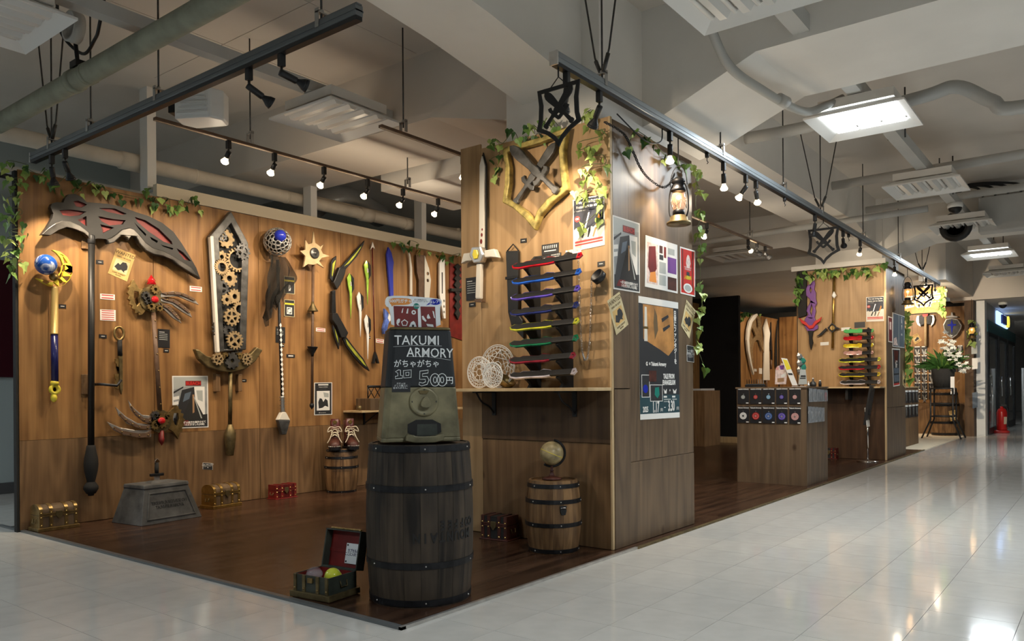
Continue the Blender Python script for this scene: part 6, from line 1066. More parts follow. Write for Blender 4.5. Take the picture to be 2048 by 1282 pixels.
# dark chain draped on the pillar side
P3 = bez([(-2.15, y, z) for y, z in [(3.633,2.334),(3.775,2.331),(3.856,2.312),(3.939,2.246),(4.016,2.18),(4.113,2.139),(4.282,2.119),(4.389,2.157),(4.464,2.238)]], 8); b = MB()
for i in range(len(P3) - 1):
    if (P3[i + 1] - P3[i]).length < 1e-5: continue
    m = aim(P3[i], P3[i + 1]) @ RZ(pi / 2 * (i % 2)); b.tube([(.007 * cos(a * pi / 4), 0, .015 * sin(a * pi / 4)) for a in range(8)], .0024, 5, M=m, closed=True)
tag(b.build('iron_chain', 'iron'), 'dark iron chain swagged across the top of the pillar side', 'chain')
b = MB(); b.tube(bez([(-2.13, 3.72, 2.40), (-2.08, 3.95, 2.30), (-2.06, 4.1, 2.33), (-2.06, 4.12, 2.41)], 6), .004, 6); tag(b.build('power_cable', 'black'), 'black cable from the track to the pillar corner', 'cable')
# hanging sword-shield emblems
def emblem(x, y, z, s, label, turn=0):
    M = T(x, y, z) @ RZ(turn) @ Matrix(((1, 0, 0, 0), (0, 0, -1, 0), (0, 1, 0, 0), (0, 0, 0, 1))); t = thing('shield_emblem', label, 'hanging emblem', M @ T(0, -.3 * s, 0), 'hanging sword-shield emblems')
    P = lambda pts: [(a * s * 1.15, c * s) for a, c in pts]
    o = [(-.36, .46), (.36, .46), (.33, .2), (.34, -.05), (.38, -.2), (.2, -.3), (.07, -.42), (0, -.54), (-.07, -.42), (-.2, -.3), (-.38, -.2), (-.34, -.05), (-.33, .2)]
    i = [(-.3, .40), (.3, .40), (.265, .2), (.275, -.05), (.30, -.165), (.16, -.25), (.05, -.35), (0, -.43), (-.05, -.35), (-.16, -.25), (-.30, -.165), (-.275, -.05), (-.265, .2)]
    b = MB(M); b.prism(P(o), -.004, .004, [P(i)]); b.build('shield_outline', 'matte_black', t)
    for sg in (-1, 1): sword_on(t, M, (sg * .27 * s, .40 * s), (-sg * .27 * s, -.18 * s), 1.25, -.004 + sg * .0005, .004 + sg * .0005, 'matte_black', 0)
    b = MB(M); b.tube([(-.15 * s, .46 * s, 0), (0, .60 * s, 0), (.15 * s, .46 * s, 0)], .003, 5); b.build('cord', 'black', t)
    b = MB(M); b.tube([(0, .6 * s, 0), (0, zr - .014 - z, 0)], .004, 6); b.build('hook', 'black', t)
emblem(-2.06, 3.05, 2.20, .29, 'black cut-out crossed swords shield hanging at the near end of the corridor track'); emblem(-2.06, 7.3, 2.19, .33, 'black cut-out crossed swords shield hanging midway along the corridor track'); emblem(-2.06, 12.0, 2.17, .30, 'black cut-out crossed swords shield hanging in front of the shop sign')
# ================================================================ ivy
def leafmesh(m):
    o = [(0, 0), (.22, -.12), (.5, .05), (.42, .32), (.25, .45), (0, 1), (-.25, .45), (-.42, .32), (-.5, .05), (-.22, -.12)]
    me = bpy.data.meshes.new('leaf'); me.from_pydata([(x, y, .06 * (i in (2, 3, 7, 8)) - .1 * (y > .9)) for i, (x, y) in enumerate(o)] + [(0, .3, -.04)], [], [(i, (i + 1) % 10, 10) for i in range(10)]); me.materials.append(MT[m]); return me
LM_ = {}
def ivy(label, pts, mats=('leaf', 'leaf_light'), s=.052, stem=True, order=None, r=.0022, seed=1, group='ivy garlands'):
    "pts = world leaf positions, roughly in order along the vine"
    rg = random.Random(seed); t = thing('ivy_garland', label, 'ivy', T(*pts[0]), group)
    if stem:
        b = MB(); b.tube(bez([Vector(p) + Vector((rg.uniform(-.008, .008), rg.uniform(-.008, .008), .012)) for p in pts], 3), r, 5); b.build('stem', 'stem', t)
    for p in [q for p in pts for q in (p, (p[0] + rg.uniform(-.02, .02), p[1] + rg.uniform(-.03, .03), p[2] + rg.uniform(-.045, .03)))][:len(pts) * 2]:
        m = rg.choice(mats)
        if m not in LM_: LM_[m] = leafmesh(m)
        o = bpy.data.objects.new('leaf', LM_[m]); COL.objects.link(o); o.parent = t; k = s * rg.uniform(.75, 1.2)
        o.matrix_local = WM[t.name].inverted() @ T(*p) @ Matrix.Rotation(rg.uniform(0, 6.28), 4, 'Z') @ RX(rg.uniform(.6, 2.2)) @ RY(rg.uniform(-.5, .5)) @ RZ(pi + rg.uniform(-.5, .5)) @ SC(k)
    return t
def onL(w, pts): return [(XL + w + random.uniform(0, .03), y, z) for y, z in pts]
def onP(w, pts): return [(x, PY - w - random.uniform(0, .03), z) for x, z in pts]
def onR(w, pts): return [(XR + w + random.uniform(0, .03), y, z) for y, z in pts]
LL = ('leaf_light', 'leaf_light', 'leaf')
ivy('ivy garland along the top of the weapon wall above the scythe', onL(.03, [(1.977,2.341),(2,2.383),(2.086,2.375),(2.1,2.352),(2.159,2.332),(2.186,2.322),(2.218,2.372),(2.253,2.298),(2.284,2.299),(2.351,2.368),(2.388,2.37),(2.414,2.308),(2.436,2.307),(2.512,2.345),(2.528,2.309),(2.578,2.347),(2.589,2.309),(2.651,2.31),(2.7,2.308),(2.844,2.306),(2.887,2.374),(2.93,2.286),(2.949,2.332),(2.971,2.275),(2.992,2.334),(3.049,2.339),(3.062,2.28),(3.113,2.27),(3.153,2.352),(3.192,2.309),(3.232,2.379),(3.293,2.378),(3.313,2.306)]), ('leaf', 'leaf_dark', 'leaf_light'), .058, seed=2)
ivy('ivy strand hanging down the left end of the weapon wall', onL(.03, [(2.052,2.283),(1.981,2.258),(2.042,2.255),(1.999,2.209),(2.051,2.188),(2.037,2.158),(1.98,2.137),(1.98,2.085),(2.055,2.082),(2.055,2.045),(1.984,2.028),(1.988,1.992),(2.069,1.963),(1.993,1.935),(2.064,1.92),(1.978,1.886),(2.044,1.843),(2.034,1.825),(1.978,1.802),(1.982,1.766),(2.067,1.745),(2.005,1.722),(2.019,1.676)]), ('leaf', 'leaf_light'), .058, seed=3)
ivy('ivy garland over the far swords behind the capsule machine', onL(.03, [(5.384,2.362),(5.444,2.358),(5.495,2.322),(5.555,2.318),(5.582,2.397),(5.707,2.389),(5.733,2.336),(5.861,2.328),(5.974,2.31),(6.08,2.357),(6.089,2.326),(6.147,2.267),(6.217,2.329),(6.338,2.372)]), ('leaf', 'leaf_dark', 'leaf_light'), .058, seed=4)
ivy('bright ivy strand trailing down the first pillar front over the knife poster', onP(.03, [(-2.287,2.442),(-2.335,2.434),(-2.323,2.369),(-2.233,2.317),(-2.207,2.319),(-2.229,2.279),(-2.359,2.272),(-2.355,2.23),(-2.285,2.243),(-2.281,2.187),(-2.209,2.173),(-2.205,2.129),(-2.294,2.138),(-2.342,2.128),(-2.312,2.096),(-2.299,2.079),(-2.235,2.039),(-2.227,2.005),(-2.339,2.004),(-2.374,1.984),(-2.318,1.942),(-2.236,1.929),(-2.254,1.881),(-2.224,1.891),(-2.35,1.805)]), ('leaf_light',), .056, seed=5)
ivy('ivy garland along the top edge of the first pillar above the crest', onP(.03, [(-2.997,2.199),(-2.97,2.251),(-3.006,2.307),(-2.944,2.327),(-3.011,2.401),(-2.974,2.422),(-2.902,2.375),(-2.831,2.437),(-2.787,2.376),(-2.728,2.372),(-2.727,2.451),(-2.675,2.385),(-2.684,2.449),(-2.618,2.381),(-2.617,2.458),(-2.533,2.387),(-2.561,2.457),(-2.497,2.387)]), ('leaf', 'leaf_dark', 'leaf_light'), .052, seed=6)
ivy('ivy strand hanging at the far corner of the first pillar side', [(-2.17 + random.uniform(0, .03), 4.83 + random.uniform(-.02, .03), z) for y, z in [(4.686,2.337),(4.808,2.325),(4.901,2.262),(4.868,2.207),(4.785,2.203),(4.866,2.079),(4.897,2.053),(4.832,1.964),(4.811,1.921),(4.872,1.825),(4.84,1.794)] + [(4.841,1.577),(4.84,1.527),(4.854,1.442),(4.809,1.401),(4.851,1.306),(4.874,1.251),(4.819,1.168),(4.892,1.059)]], LL, .06, seed=7)
ivy('ivy around the lantern hook at the top of the pillar side', onR(.03, [(3.883,2.26),(3.922,2.352),(4.033,2.358),(4.056,2.345),(4.189,2.354),(4.336,2.314),(4.445,2.339),(4.519,2.331),(4.635,2.333),(4.714,2.333)]), ('leaf', 'leaf_dark', 'leaf_light'), .058, seed=8)

# ================================================================ display counter with keychain cards
t = thing('display_counter', 'brown plywood display counter hung with keychain cards', 'counter', T(-2.5, 7.5, 0))
for nme, bb, m in (('front_panel', (-2.84, -2.205, 7.2, 7.215, .009, .895), 'ply_grey'), ('side_panel', (-2.205, -2.19, 7.2, 7.85, .009, .895), 'ply_grey'), ('side_panel', (-2.84, -2.825, 7.215, 7.85, .009, .895), 'ply_dark'), ('back_panel', (-2.825, -2.205, 7.835, 7.85, .009, .895), 'ply_dark'), ('top', (-2.85, -2.18, 7.19, 7.86, .895, .91), 'ply_grey')): MB().box(*bb).build(nme, m, t, .001)
F7 = FY(7.198); FS7 = FX(-2.188)
cm = ['stripe', 'red', 'sky_blue', 'k_violet', 'pink']; cn = ['grey', 'red', 'blue', 'violet', 'salmon']; cm2 = ['paper', 'red', 'blue_disc' if 'blue_disc' in MT else mat('blue_disc', (.04, .12, .35), .4).name, 'k_violet', 'pink']
XC = [(-2.829,0.905),(-2.719,0.752),(-2.709,0.904),(-2.598,0.753),(-2.591,0.903),(-2.474,0.753),(-2.461,0.902),(-2.359,0.754),(-2.341,0.901),(-2.24,0.754)]; XD = [(-2.83,0.728),(-2.72,0.573)]
for r in range(2):
    zt, zb = (XC[0][1], XC[1][1]) if r == 0 else (XD[0][1], XD[1][1])
    for k in range(5):
        x0, x1 = XC[2 * k][0], XC[2 * k + 1][0]; cx = (x0 + x1) / 2; zc = (zt + zb) / 2 - .012
        t = thing('keychain_card', '%s round charm keychain card in the %s row on the counter front' % (cn[k], ['upper', 'lower'][r]), 'keychain card', F7 @ T(cx, zb), 'keychain cards on the counter front')
        part(t, 'card', 'tag_black', F7, rect(x0, x1, zb, zt), .004, .007); text('Takumi Armory', .0165, F7 @ T(cx, zt - .013, .0072), 'paper', t, depth=.0001, bold=.0006)
        rr = .018 if r == 0 else .033; cc = cm[k] if r == 0 else cm2[k]
        c = part(t, 'charm', cc, F7, circ(cx, zc, rr, 20), .008, .013); part(c, 'charm_ring', 'silver', F7, circ(cx, zc, rr * .78, 18), .013, .0135, [circ(cx, zc, rr * .66, 18)]); part(c, 'charm_core', 'ink' if k == 0 and r else 'silver', F7, star(cx, zc, rr * .45, rr * .22, 6), .013, .0137)
        b = MB(F7); b.tube([(cx, zc + rr, .01), (cx - .004, zc + rr + .015, .01), (cx + .004, zc + rr + .015, .01)], .0012, 4, closed=True); b.build('key_ring', 'chrome', t); part(t, 'price_tag', 'paper', F7, rect(x1 - .028, x1 - .004, zb + .004, zb + .013), .007, .0075)
SC_ = [[(7.231,0.896),(7.826,0.754)], [(7.205,0.731),(7.713,0.564)]]
for r, ((ya, za), (yb, zb)) in enumerate(SC_):
    n = 5
    for k in range(n):
        y0 = ya + (yb - ya) * k / n; y1 = ya + (yb - ya) * (k + .85) / n; zt = za - .005 * k; zz = zb + .02
        t = thing('bagged_charm', ['clear bagged blade charm in the upper row on the counter side, %s from the corner', 'clear bagged blade charm in the lower row on the counter side, %s from the corner'][r] % nm[k], 'bagged charm', FS7 @ T((y0 + y1) / 2, zz), 'bagged charms on the counter side')
        part(t, 'backing', 'tag_black', FS7, rect(y0, y1, zz, zt), .004, .006); part(t, 'blade_charm', 'red' if (r == 0 and k == 4) else 'silver', FS7, circ((y0 + y1) / 2, (zz + zt) / 2 - .01, (y1 - y0) * .26, 12, .042), .007, .012); part(t, 'bag', 'plastic_bag', FS7, rect(y0 - .003, y1 + .003, zz - .004, zt), .012, .0128)
# things on the counter top
cz = .911
b0 = thing('mini_sword_stand', 'small black stand at the left end of the counter top', 'stand', T(-2.72, 7.4, cz)); MB().box(-2.82, -2.64, 7.36, 7.42, cz, cz + .022).build('base', 'black', b0, .002); MB().box(-2.82, -2.64, 7.38, 7.40, cz + .022, cz + .03).build('rail', 'chrome', b0)
for k in range(8):
    x = -2.812 + k * .023; M = T(x, 7.39, cz + .03); t = thing('mini_sword', 'tiny upright letter-opener sword, %s from the left on the counter stand' % nm[k], 'mini sword', M, 'mini swords on the counter stand')
    b = MB(M); b.prism([(-.004, 0), (.004, 0), (.003, .035), (0, .05), (-.003, .035)], -.001, .001, M=Matrix(((1, 0, 0, 0), (0, 0, -1, 0), (0, 1, 0, 0), (0, 0, 0, 1)))); b.build('blade', 'silver' if k > 4 else 'iron', t); MB(M).box(-.007, .007, -.002, .002, 0, .003).build('guard', 'brass', t)
FK = FY(7.45)
b = thing('picture_board', 'photo board of pastel costume figures standing on the counter', 'picture board', T(-2.55, 7.45, cz)); part(b, 'board', 'fig', FK, [(-2.559,0.936),(-2.553,1.076),(-2.535,1.107),(-2.504,1.119),(-2.497,1.137),(-2.472,1.13),(-2.454,1.073),(-2.445,1.023),(-2.455,0.935)], -.003, .003)
for o, m in (([(-2.551,1.088),(-2.526,1.107),(-2.52,1.075),(-2.545,1.069)], 'pink'), ([(-2.516,1.113),(-2.469,1.118),(-2.476,1.074),(-2.504,1.074)], 'purple'), ([(-2.504,1.018),(-2.448,1.054),(-2.454,1.01),(-2.498,0.999)], 'paper'), ([(-2.536,0.993),(-2.473,0.995),(-2.473,0.96),(-2.536,0.955)], 'cork')): part(b, 'picture', m, FK, o, .003, .0036)
for k, (o, p, m, lb) in enumerate((([(-2.483,1.185),(-2.427,1.175),(-2.331,0.924),(-2.38,0.923)], [(-2.466,1.17),(-2.427,1.163),(-2.388,1.077),(-2.431,1.069)], 'yellow', 'slanted leaflet stand with yellow header leaning on the counter'), ([(-2.305,1.072),(-2.257,1.068),(-2.243,0.933),(-2.324,0.93)], [(-2.299,1.017),(-2.257,1.016),(-2.255,1),(-2.303,1)], 'ink', 'grey slanted price stand on the counter'))):
    F = FY(7.4); t = thing('leaflet_stand', lb, 'leaflet stand', T((o[2][0] + o[3][0]) / 2, 7.4, cz)); part(t, 'panel', 'paper' if k == 0 else 'stripe', F, o, -.002, .002); part(t, 'header', m, F, p, .002, .003); a = [tuple((Vector(o[0]) * (1 - f) + Vector(o[3]) * f) * (1 - g) + (Vector(o[1]) * (1 - f) + Vector(o[2]) * f) * g) for f, g in ((.55, .1), (.55, .9), (.62, .9), (.62, .1))]; part(t, 'stripe', 'ink', F, a, .002, .003)
    b = MB(); x = (o[2][0] + o[3][0]) / 2; b.box(x - .03, x + .03, 7.40, 7.47, cz, cz + .004); b.build('foot', 'clear_grey' if 'clear_grey' in MT else mat('clear_grey', (.6, .6, .6), .2).name, t)
M = T(-2.36, 7.6, cz); t = thing('crystal_club', 'chunky green and white crystal club standing upright on the counter', 'crystal club', M); rg = random.Random(5)
MB(M).lathe([(.025, 0), (.022, .09), (.018, .10)], 8).build('handle', 'matte_black', t)
for k in range(9):
    a = k * 2.1; z = .11 + .022 * k; b = MB(M @ T(.018 * cos(a), .018 * sin(a), z) @ RZ(a) @ RY(rg.uniform(-.5, .5))); b.lathe([(0, -.03), (.028, -.01), (.026, .02), (0, .045)], 6, smooth=False); b.build('crystal', ['k_jade', 'white', 'silver'][k % 3] if 'k_jade' in MT else mat('k_jade', (.03, .25, .18), .1, .2, coat=1).name, t)
for k, (x, y, pr, m, lb) in enumerate(((-2.30, 7.42, [(.018, 0), (.02, .02), (.012, .035), (.006, .04), (.007, .05)], 'cork', 'small amber potion bottle on the counter'), (-2.235, 7.55, [(.026, 0), (.03, .02), (.026, .04), (.008, .052), (.008, .07)], 'dark_steel', 'round dark potion flask on the counter'), (-2.21, 7.33, [(.012, 0), (.013, .02), (.006, .028), (.006, .036)], 'silver', 'tiny silver bottle at the counter corner'), (-2.215, 7.7, [(.014, 0), (.014, .03), (.01, .05)], 'black', 'small black bottle near the back corner of the counter'))):
    M = T(x, y, cz); t = thing('potion_bottle', lb, 'bottle', M, 'potion bottles on the counter'); MB(M).lathe([(0, 0)] + pr, 14).build('flask', m, t); MB(M).lathe([(pr[-1][0] * .8, pr[-1][1]), (pr[-1][0], pr[-1][1] + .01), (0, pr[-1][1] + .012)], 10).build('stopper', 'off_white', t)
# wooden block counter near the curtain
t = thing('block_counter', 'plain plywood block counter in front of the black curtain', 'counter', T(-5.2, 11.5, 0)); MB().box(-5.45, -4.95, 11.25, 11.85, .009, .87).build('body', 'ply_lower', t, .003); MB().box(-5.44, -5.02, 11.28, 11.8, .87, .9).build('glass_top', 'clear_grey', t)
struct(MB().box(-5.4, -4.4, 12.3, 12.42, .008, .1).build('baseboard_curtain', 'pale_wood'))
# ================================================================ far display wall
t = hang('winged_greatsword', 'tall carved bone-coloured greatsword with openwork crescent on the far wall', 'sword', FL, (14.954,1.158))
part(t, 'crescent_edge', 'off_white', FL, [(15.195,2.376),(14.978,2.327),(14.782,2.198),(14.675,2.024),(14.637,1.831),(14.684,1.616),(14.818,1.363),(14.972,1.158),(15.008,1.185),(14.888,1.39),(14.788,1.619),(14.758,1.837),(14.814,2.032),(14.94,2.195),(15.231,2.345)], .03, .07, (), .004)
part(t, 'openwork', 'tan_metal', FL, [(15.231,2.345),(15.395,2.291),(15.485,2.137),(15.445,2.028),(15.554,1.833),(15.587,1.621),(15.439,1.722),(15.331,1.85),(15.184,1.856),(15.039,1.784),(14.965,1.652),(15.013,1.393),(14.888,1.39),(14.788,1.619),(14.758,1.837),(14.814,2.032),(14.94,2.195)], .03, .055, [[(15.194,2.303),(15.302,2.258),(15.318,2.14),(15.243,2.07),(15.154,2.143),(15.138,2.247)], [(14.956,2.092),(15.079,2.008),(15.15,1.933),(15.004,1.861),(14.899,1.908),(14.884,2.01)]])
for nme, lb, o, m in (('spear_sword', 'broad pale spear-shaped blade on the far wall', [(15.791,2.318),(15.618,2.119),(15.679,1.947),(15.603,1.058),(15.95,1.06),(15.927,1.823),(15.991,2.031)], 'off_white'), ('dark_sword', 'thin dark sword on the far wall beside the broad pale blade', [(16.063,2.268),(16.029,1.965),(16.023,1.69),(16.074,1.665),(16.077,1.473),(16.117,1.474),(16.121,1.666),(16.088,1.967)], 'iron'), ('dark_sword', 'tall black spear crossing the far wall', [(16.481,2.337),(16.348,1.869),(16.316,1.354),(16.418,1.356),(16.408,1.844)], 'matte_black'), ('ivory_sword', 'slim ivory blade on the far wall, nearer the spear', [(16.816,2.324),(16.782,2.144),(16.884,1.55),(16.992,1.553),(16.935,1.895),(16.877,2.207)], 'off_white'), ('ivory_sword', 'slim ivory blade on the far wall, nearer the second pillar', [(17.109,2.307),(17.092,2.118),(17.188,1.544),(17.299,1.547),(17.254,1.88),(17.181,2.181)], 'off_white'), ('dark_sword', 'slim dark brown blade next to the second pillar edge', [(17.452,2.314),(17.421,1.961),(17.433,1.507),(17.547,1.51),(17.58,1.968),(17.503,2.185)], 'leather')):
    t = hang(nme, lb, 'sword', FL, mid(o), 'blades on the far wall'); part(t, 'blade', m, FL, o, .02, .045, (), .004); c = min(p[1] for p in o); x = sum(p[0] for p in o) / len(o); cyl(t, 'grip', 'brown', FL, (x, c + .01), (x, c - .18), .02, 8, .03)
for k, o in enumerate(([(15.172,1.287),(15.317,1.282),(15.316,1.229),(15.171,1.234)], [(15.447,1.305),(15.615,1.301),(15.613,1.187),(15.445,1.191)])): card('notice_card', ['tiny white card under the carved greatsword on the far wall', 'white card between carved greatsword and pale blade'][k], 'card', FL, o, 'paper')
ivy('ivy sprigs at the top corner of the far display wall', onL(.03, [(14.394,2.312),(14.512,2.333),(14.717,2.355),(14.838,2.344),(14.477,2.268),(14.408,2.2),(14.891,2.335),(15.36,2.376)]), ('leaf_dark', 'leaf_light'), .09, seed=9)
# ================================================================ second pillar
F2 = FY(10.3)
t = hang('flame_sword', 'purple flame-shaped sword with red winged guard on the second pillar', 'sword', F2, (-3.063,1.385))
part(t, 'blade', 'purple', F2, [(-3.015,2.301),(-3.049,2.259),(-3.1,2.208),(-3.126,2.147),(-3.112,2.082),(-3.069,2.037),(-3.064,1.994),(-3.1,1.941),(-3.111,1.885),(-3.089,1.842),(-3.117,1.813),(-3.139,1.768),(-3.104,1.7),(-3.071,1.67),(-3.025,1.681),(-2.989,1.735),(-3.011,1.795),(-2.996,1.878),(-3.004,1.934),(-2.982,1.974),(-2.995,2.045),(-2.993,2.115),(-3.013,2.158),(-3.002,2.227)], .02, .05, [[(-3.062,2.197),(-3.043,2.154),(-3.057,2.113),(-3.073,2.152)], [(-3.051,1.982),(-3.032,1.908),(-3.053,1.818),(-3.07,1.883)]], .008)
part(t, 'guard_disc', 'purple', F2, [(-3.143,1.705),(-3.102,1.625),(-3.034,1.621),(-2.972,1.653),(-2.968,1.695),(-2.999,1.71),(-3.047,1.664),(-3.095,1.688)], .02, .045, (), .005)
part(t, 'red_guard', 'red', F2, [(-3.204,1.81),(-3.17,1.777),(-3.115,1.745),(-3.077,1.698),(-3.04,1.699),(-3.006,1.75),(-2.958,1.771),(-2.917,1.803),(-2.938,1.746),(-2.992,1.707),(-3.027,1.659),(-3.072,1.653),(-3.115,1.7),(-3.17,1.734)], .035, .065, (), .006); part(t, 'handle', 'matte_black', F2, [(-3.095,1.634),(-3.027,1.631),(-3.044,1.545),(-3.032,1.475),(-3.06,1.38),(-3.078,1.463),(-3.082,1.561)], .02, .055, (), .008)
t = hang('gold_wand', 'long golden staff with a diamond ornament on the second pillar', 'staff', F2, (-2.794,1.395))
cyl(t, 'shaft', 'gold', F2, (-2.767,2.371), (-2.794,1.395), .016, 10, .04); b = MB(F2); q = (-2.769,2.058); b.lathe([(0, -.04), (.03, 0), (0, .06)], 8, T(q[0], q[1], .05) @ RX(-pi / 2)); b.build('crystal', 'white', t)
part(t, 'diamond_frame', 'iron', F2, [(-2.792,1.719),(-2.732,1.647),(-2.793,1.586),(-2.852,1.655)], .03, .06, [[(-2.792,1.696),(-2.755,1.648),(-2.792,1.609),(-2.829,1.654)]], .003); part(t, 'diamond_core', 'brass', F2, circ(*(-2.792,1.652), .03, 10), .035, .055); part(t, 'barb', 'iron', F2, [(-2.859,1.633),(-2.926,1.567),(-2.993,1.554),(-2.953,1.582),(-2.872,1.659)], .03, .045); part(t, 'barb', 'iron', F2, [(-2.739,1.661),(-2.7,1.641),(-2.74,1.63)], .03, .045)
poster('knife_poster', 'knife poster with red badge on the second pillar', F2, [(-2.402,2.013),(-2.198,2.008),(-2.2,1.707),(-2.404,1.711)], WP)
t = thing('knife_rack', 'black double-board rack on the second pillar shelf', 'display rack', T(-2.6, 10.2, .91)); 
KE2 = [[(-2.636,1.591),(-2.283,1.584)], [(-2.64,1.502),(-2.286,1.499)], [(-2.643,1.41),(-2.288,1.407)], [(-2.64,1.322),(-2.289,1.317)], [(-2.699,1.228),(-2.206,1.235)], [(-2.7,1.138),(-2.209,1.143)], [(-2.7,1.051),(-2.211,1.053)], [(-2.685,0.956),(-2.212,0.961)]]
for x in (-2.567, -2.36):
    o = [(10.292, .91), (10.292, 1.62), (10.25, 1.62)]
    for k in KE2: o += [(10.2, k[0][1] + .04), (10.17, k[0][1] - .005), (10.14, k[0][1] - .012), (10.2, k[0][1] - .05)]
    MB(Matrix(((0, 0, 1, 0), (1, 0, 0, 0), (0, 1, 0, 0), (0, 0, 0, 1)))).prism(o + [(10.18, .91)], x - .009, x + .009).build('rack_board', 'matte_black', t)
for k, (c, n_) in enumerate((('k_green2', 'mint green'), ('k_red', 'crimson broad'), ('k_yellow', 'golden yellow broad'), ('k_pink', 'rose pink'), ('k_lime', 'lime and yellow'), ('k_red', 'slim red'), ('k_yellow', 'slim yellow'), ('k_opal', 'violet pearl'))):
    if c not in MT: mat(c, (.1, .5, .15), .15, .2, coat=1)
    knife('display_knife', '%s knife resting on the second pillar rack' % n_, KE2[k][0], KE2[k][1], 10.15, c, 'knives on the second pillar rack', body='c' if k < 4 else 'black', broad=1.15 if k < 4 else 1.3)
for k, (q, m, lb) in enumerate((([(-2.542,1.711),(-2.417,1.712),(-2.417,1.642),(-2.542,1.638)], 'tag_black', 'black knife-icon panel above the second rack'), ([(-2.698,1.652),(-2.594,1.654),(-2.594,1.616),(-2.698,1.61)], 'paper', 'white card left of the second rack top'), ([(-2.954,1.479),(-2.851,1.482),(-2.851,1.441),(-2.954,1.438)], 'paper', 'white card under the gold staff ornament'))): card('notice_card', lb, 'card', F2, q, m)
t = thing('pillar_shelf', 'shelf across the front of the second pillar', 'shelf', T(-2.7, 10.2, .9)); MB().box(-3.24, -2.19, 10.02, 10.294, .89, .908).build('board', 'pale_wood', t, .002); MB().box(-2.6, -2.57, 10.08, 10.29, .75, .89).build('bracket', 'black', t)
t = hang('black_post', 'tall black post strip at the left edge of the second pillar', 'post', F2, (-3.154,1.778)); part(t, 'strip', 'matte_black', F2, [(-3.226,2.4),(-3.108,2.396),(-3.113,1.832),(-3.217,1.803)], .004, .05, (), .004)
FR2 = FX(-2.184)
for nme, lb, q, its in (('red_poster', 'narrow red poster on the corridor side of the second pillar', [(10.43,1.775),(10.664,1.774),(10.654,1.458),(10.437,1.457)], [('red_field', 'deep_red', RC(.08, .92, .04, .96)), ('figure', 'fig', RC(.3, .7, .2, .5))]), ('blue_grey_poster', 'blue-grey poster pair on the corridor side of the second pillar', [(10.679,1.838),(11.393,1.839),(11.364,1.417),(10.664,1.408)], [('field', 'stripe', RC(.03, .97, .02, .98)), ('left_field', 'slate', RC(.03, .48, .02, .98)), ('right_field', 'slate', RC(.52, .97, .02, .98)), ('lettering', 'paper', ('武\n器\n展', .74, .25, .13, .003)), ('figure', 'fig', [(.1, .75), (.3, .7), (.42, .95), (.08, .95)]), ('lettering', 'paper', ('OPEN', .74, .6, .08, .001))]),
                        ('event_poster', 'dark tall event poster low on the corridor side of the second pillar', [(10.627,1.386),(11.089,1.396),(11.059,0.921),(10.69,0.905)], [('field', 'ink', RC(.05, .95, .03, .93)), ('photo', 'wine', [(.2, .05), (.8, .05), (.7, .35), (.3, .4)]), ('red_foot', 'red', RC(.05, .95, .92, .97)), ('lettering', 'paper', ('武器\n百選', .5, .42, .1, .002)), ('photo', 'slate', RC(.15, .85, .52, .66)), ('photo', 'slate', RC(.15, .85, .7, .88))])): poster(nme, lb, FR2, q, its)
wanted('wanted_poster', 'pale wanted poster near the far edge of the second pillar side', FR2, [(11.25,1.123),(11.438,1.055),(11.432,0.878),(11.243,0.931)], 'wanted_pale')
rgy = random.Random(11)
ivy('ivy garland along the top of the second pillar', [(x, 10.26 - rgy.uniform(0, .04), z) for x, z in [(-3.087,2.325),(-3.039,2.341),(-2.985,2.378),(-2.944,2.381),(-2.904,2.349),(-2.864,2.4),(-2.824,2.369),(-2.771,2.37),(-2.719,2.352),(-2.653,2.386),(-2.615,2.334),(-2.583,2.311),(-2.537,2.368),(-2.474,2.314),(-2.436,2.364),(-2.398,2.367),(-2.361,2.316),(-2.342,2.301),(-2.261,2.393),(-2.187,2.379)]], ('leaf', 'leaf_dark', 'leaf_light'), .09, seed=12)
ivy('ivy strand down the black post of the second pillar', [(x, 10.24 - rgy.uniform(0, .04), z) for x, z in [(-3.135,2.392),(-3.204,2.35),(-3.177,2.312),(-3.232,2.303),(-3.163,2.276),(-3.212,2.231),(-3.233,2.197),(-3.178,2.171),(-3.226,2.147),(-3.171,2.135),(-3.206,2.075),(-3.213,2.033)]], ('leaf_dark', 'leaf'), .09, seed=13)
ivy('ivy strand at the far corner of the second pillar', [(-2.17 + rgy.uniform(-.02, .04), 11.46 + rgy.uniform(-.03, .03), z) for y, z in [(11.3,1.899),(11.401,1.849),(11.261,1.781),(11.432,1.735),(11.291,1.668),(11.393,1.616),(11.254,1.566),(11.425,1.524),(11.283,1.438),(11.385,1.384),(11.266,1.337),(11.346,1.267),(11.274,1.194),(11.41,1.124),(11.304,1.05),(11.406,1.008)]], ('leaf', 'leaf_light'), .11, seed=14)
# stanchion sign
M = T(-2.33, 10.0, .009); t = thing('sign_stand', 'chrome pole stand with a slanted black sign before the second pillar', 'stand', M)
MB(M).lathe([(0, 0), (.125, 0), (.127, .008), (.11, .016), (.02, .022), (.016, .03), (0, .03)], 28).build('base', 'chrome', t); MB(M).tube([(0, 0, .02), (0, 0, .62)], .011, 10).build('pole', 'chrome', t); MB(M).box(-.03, .03, -.02, .02, .56, .64).build('clamp', 'black', t, .004)
MB(M @ T(.02, 0, .66) @ RY(.16)).box(-.012, .012, -.1, .1, -.22, .26).build('sign_panel', 'black', t, .002); MB(M @ T(-.0, 0, .60) @ RY(-.1)).box(-.008, -.004, -.08, .06, -.18, .05).build('paper', 'paper', t)
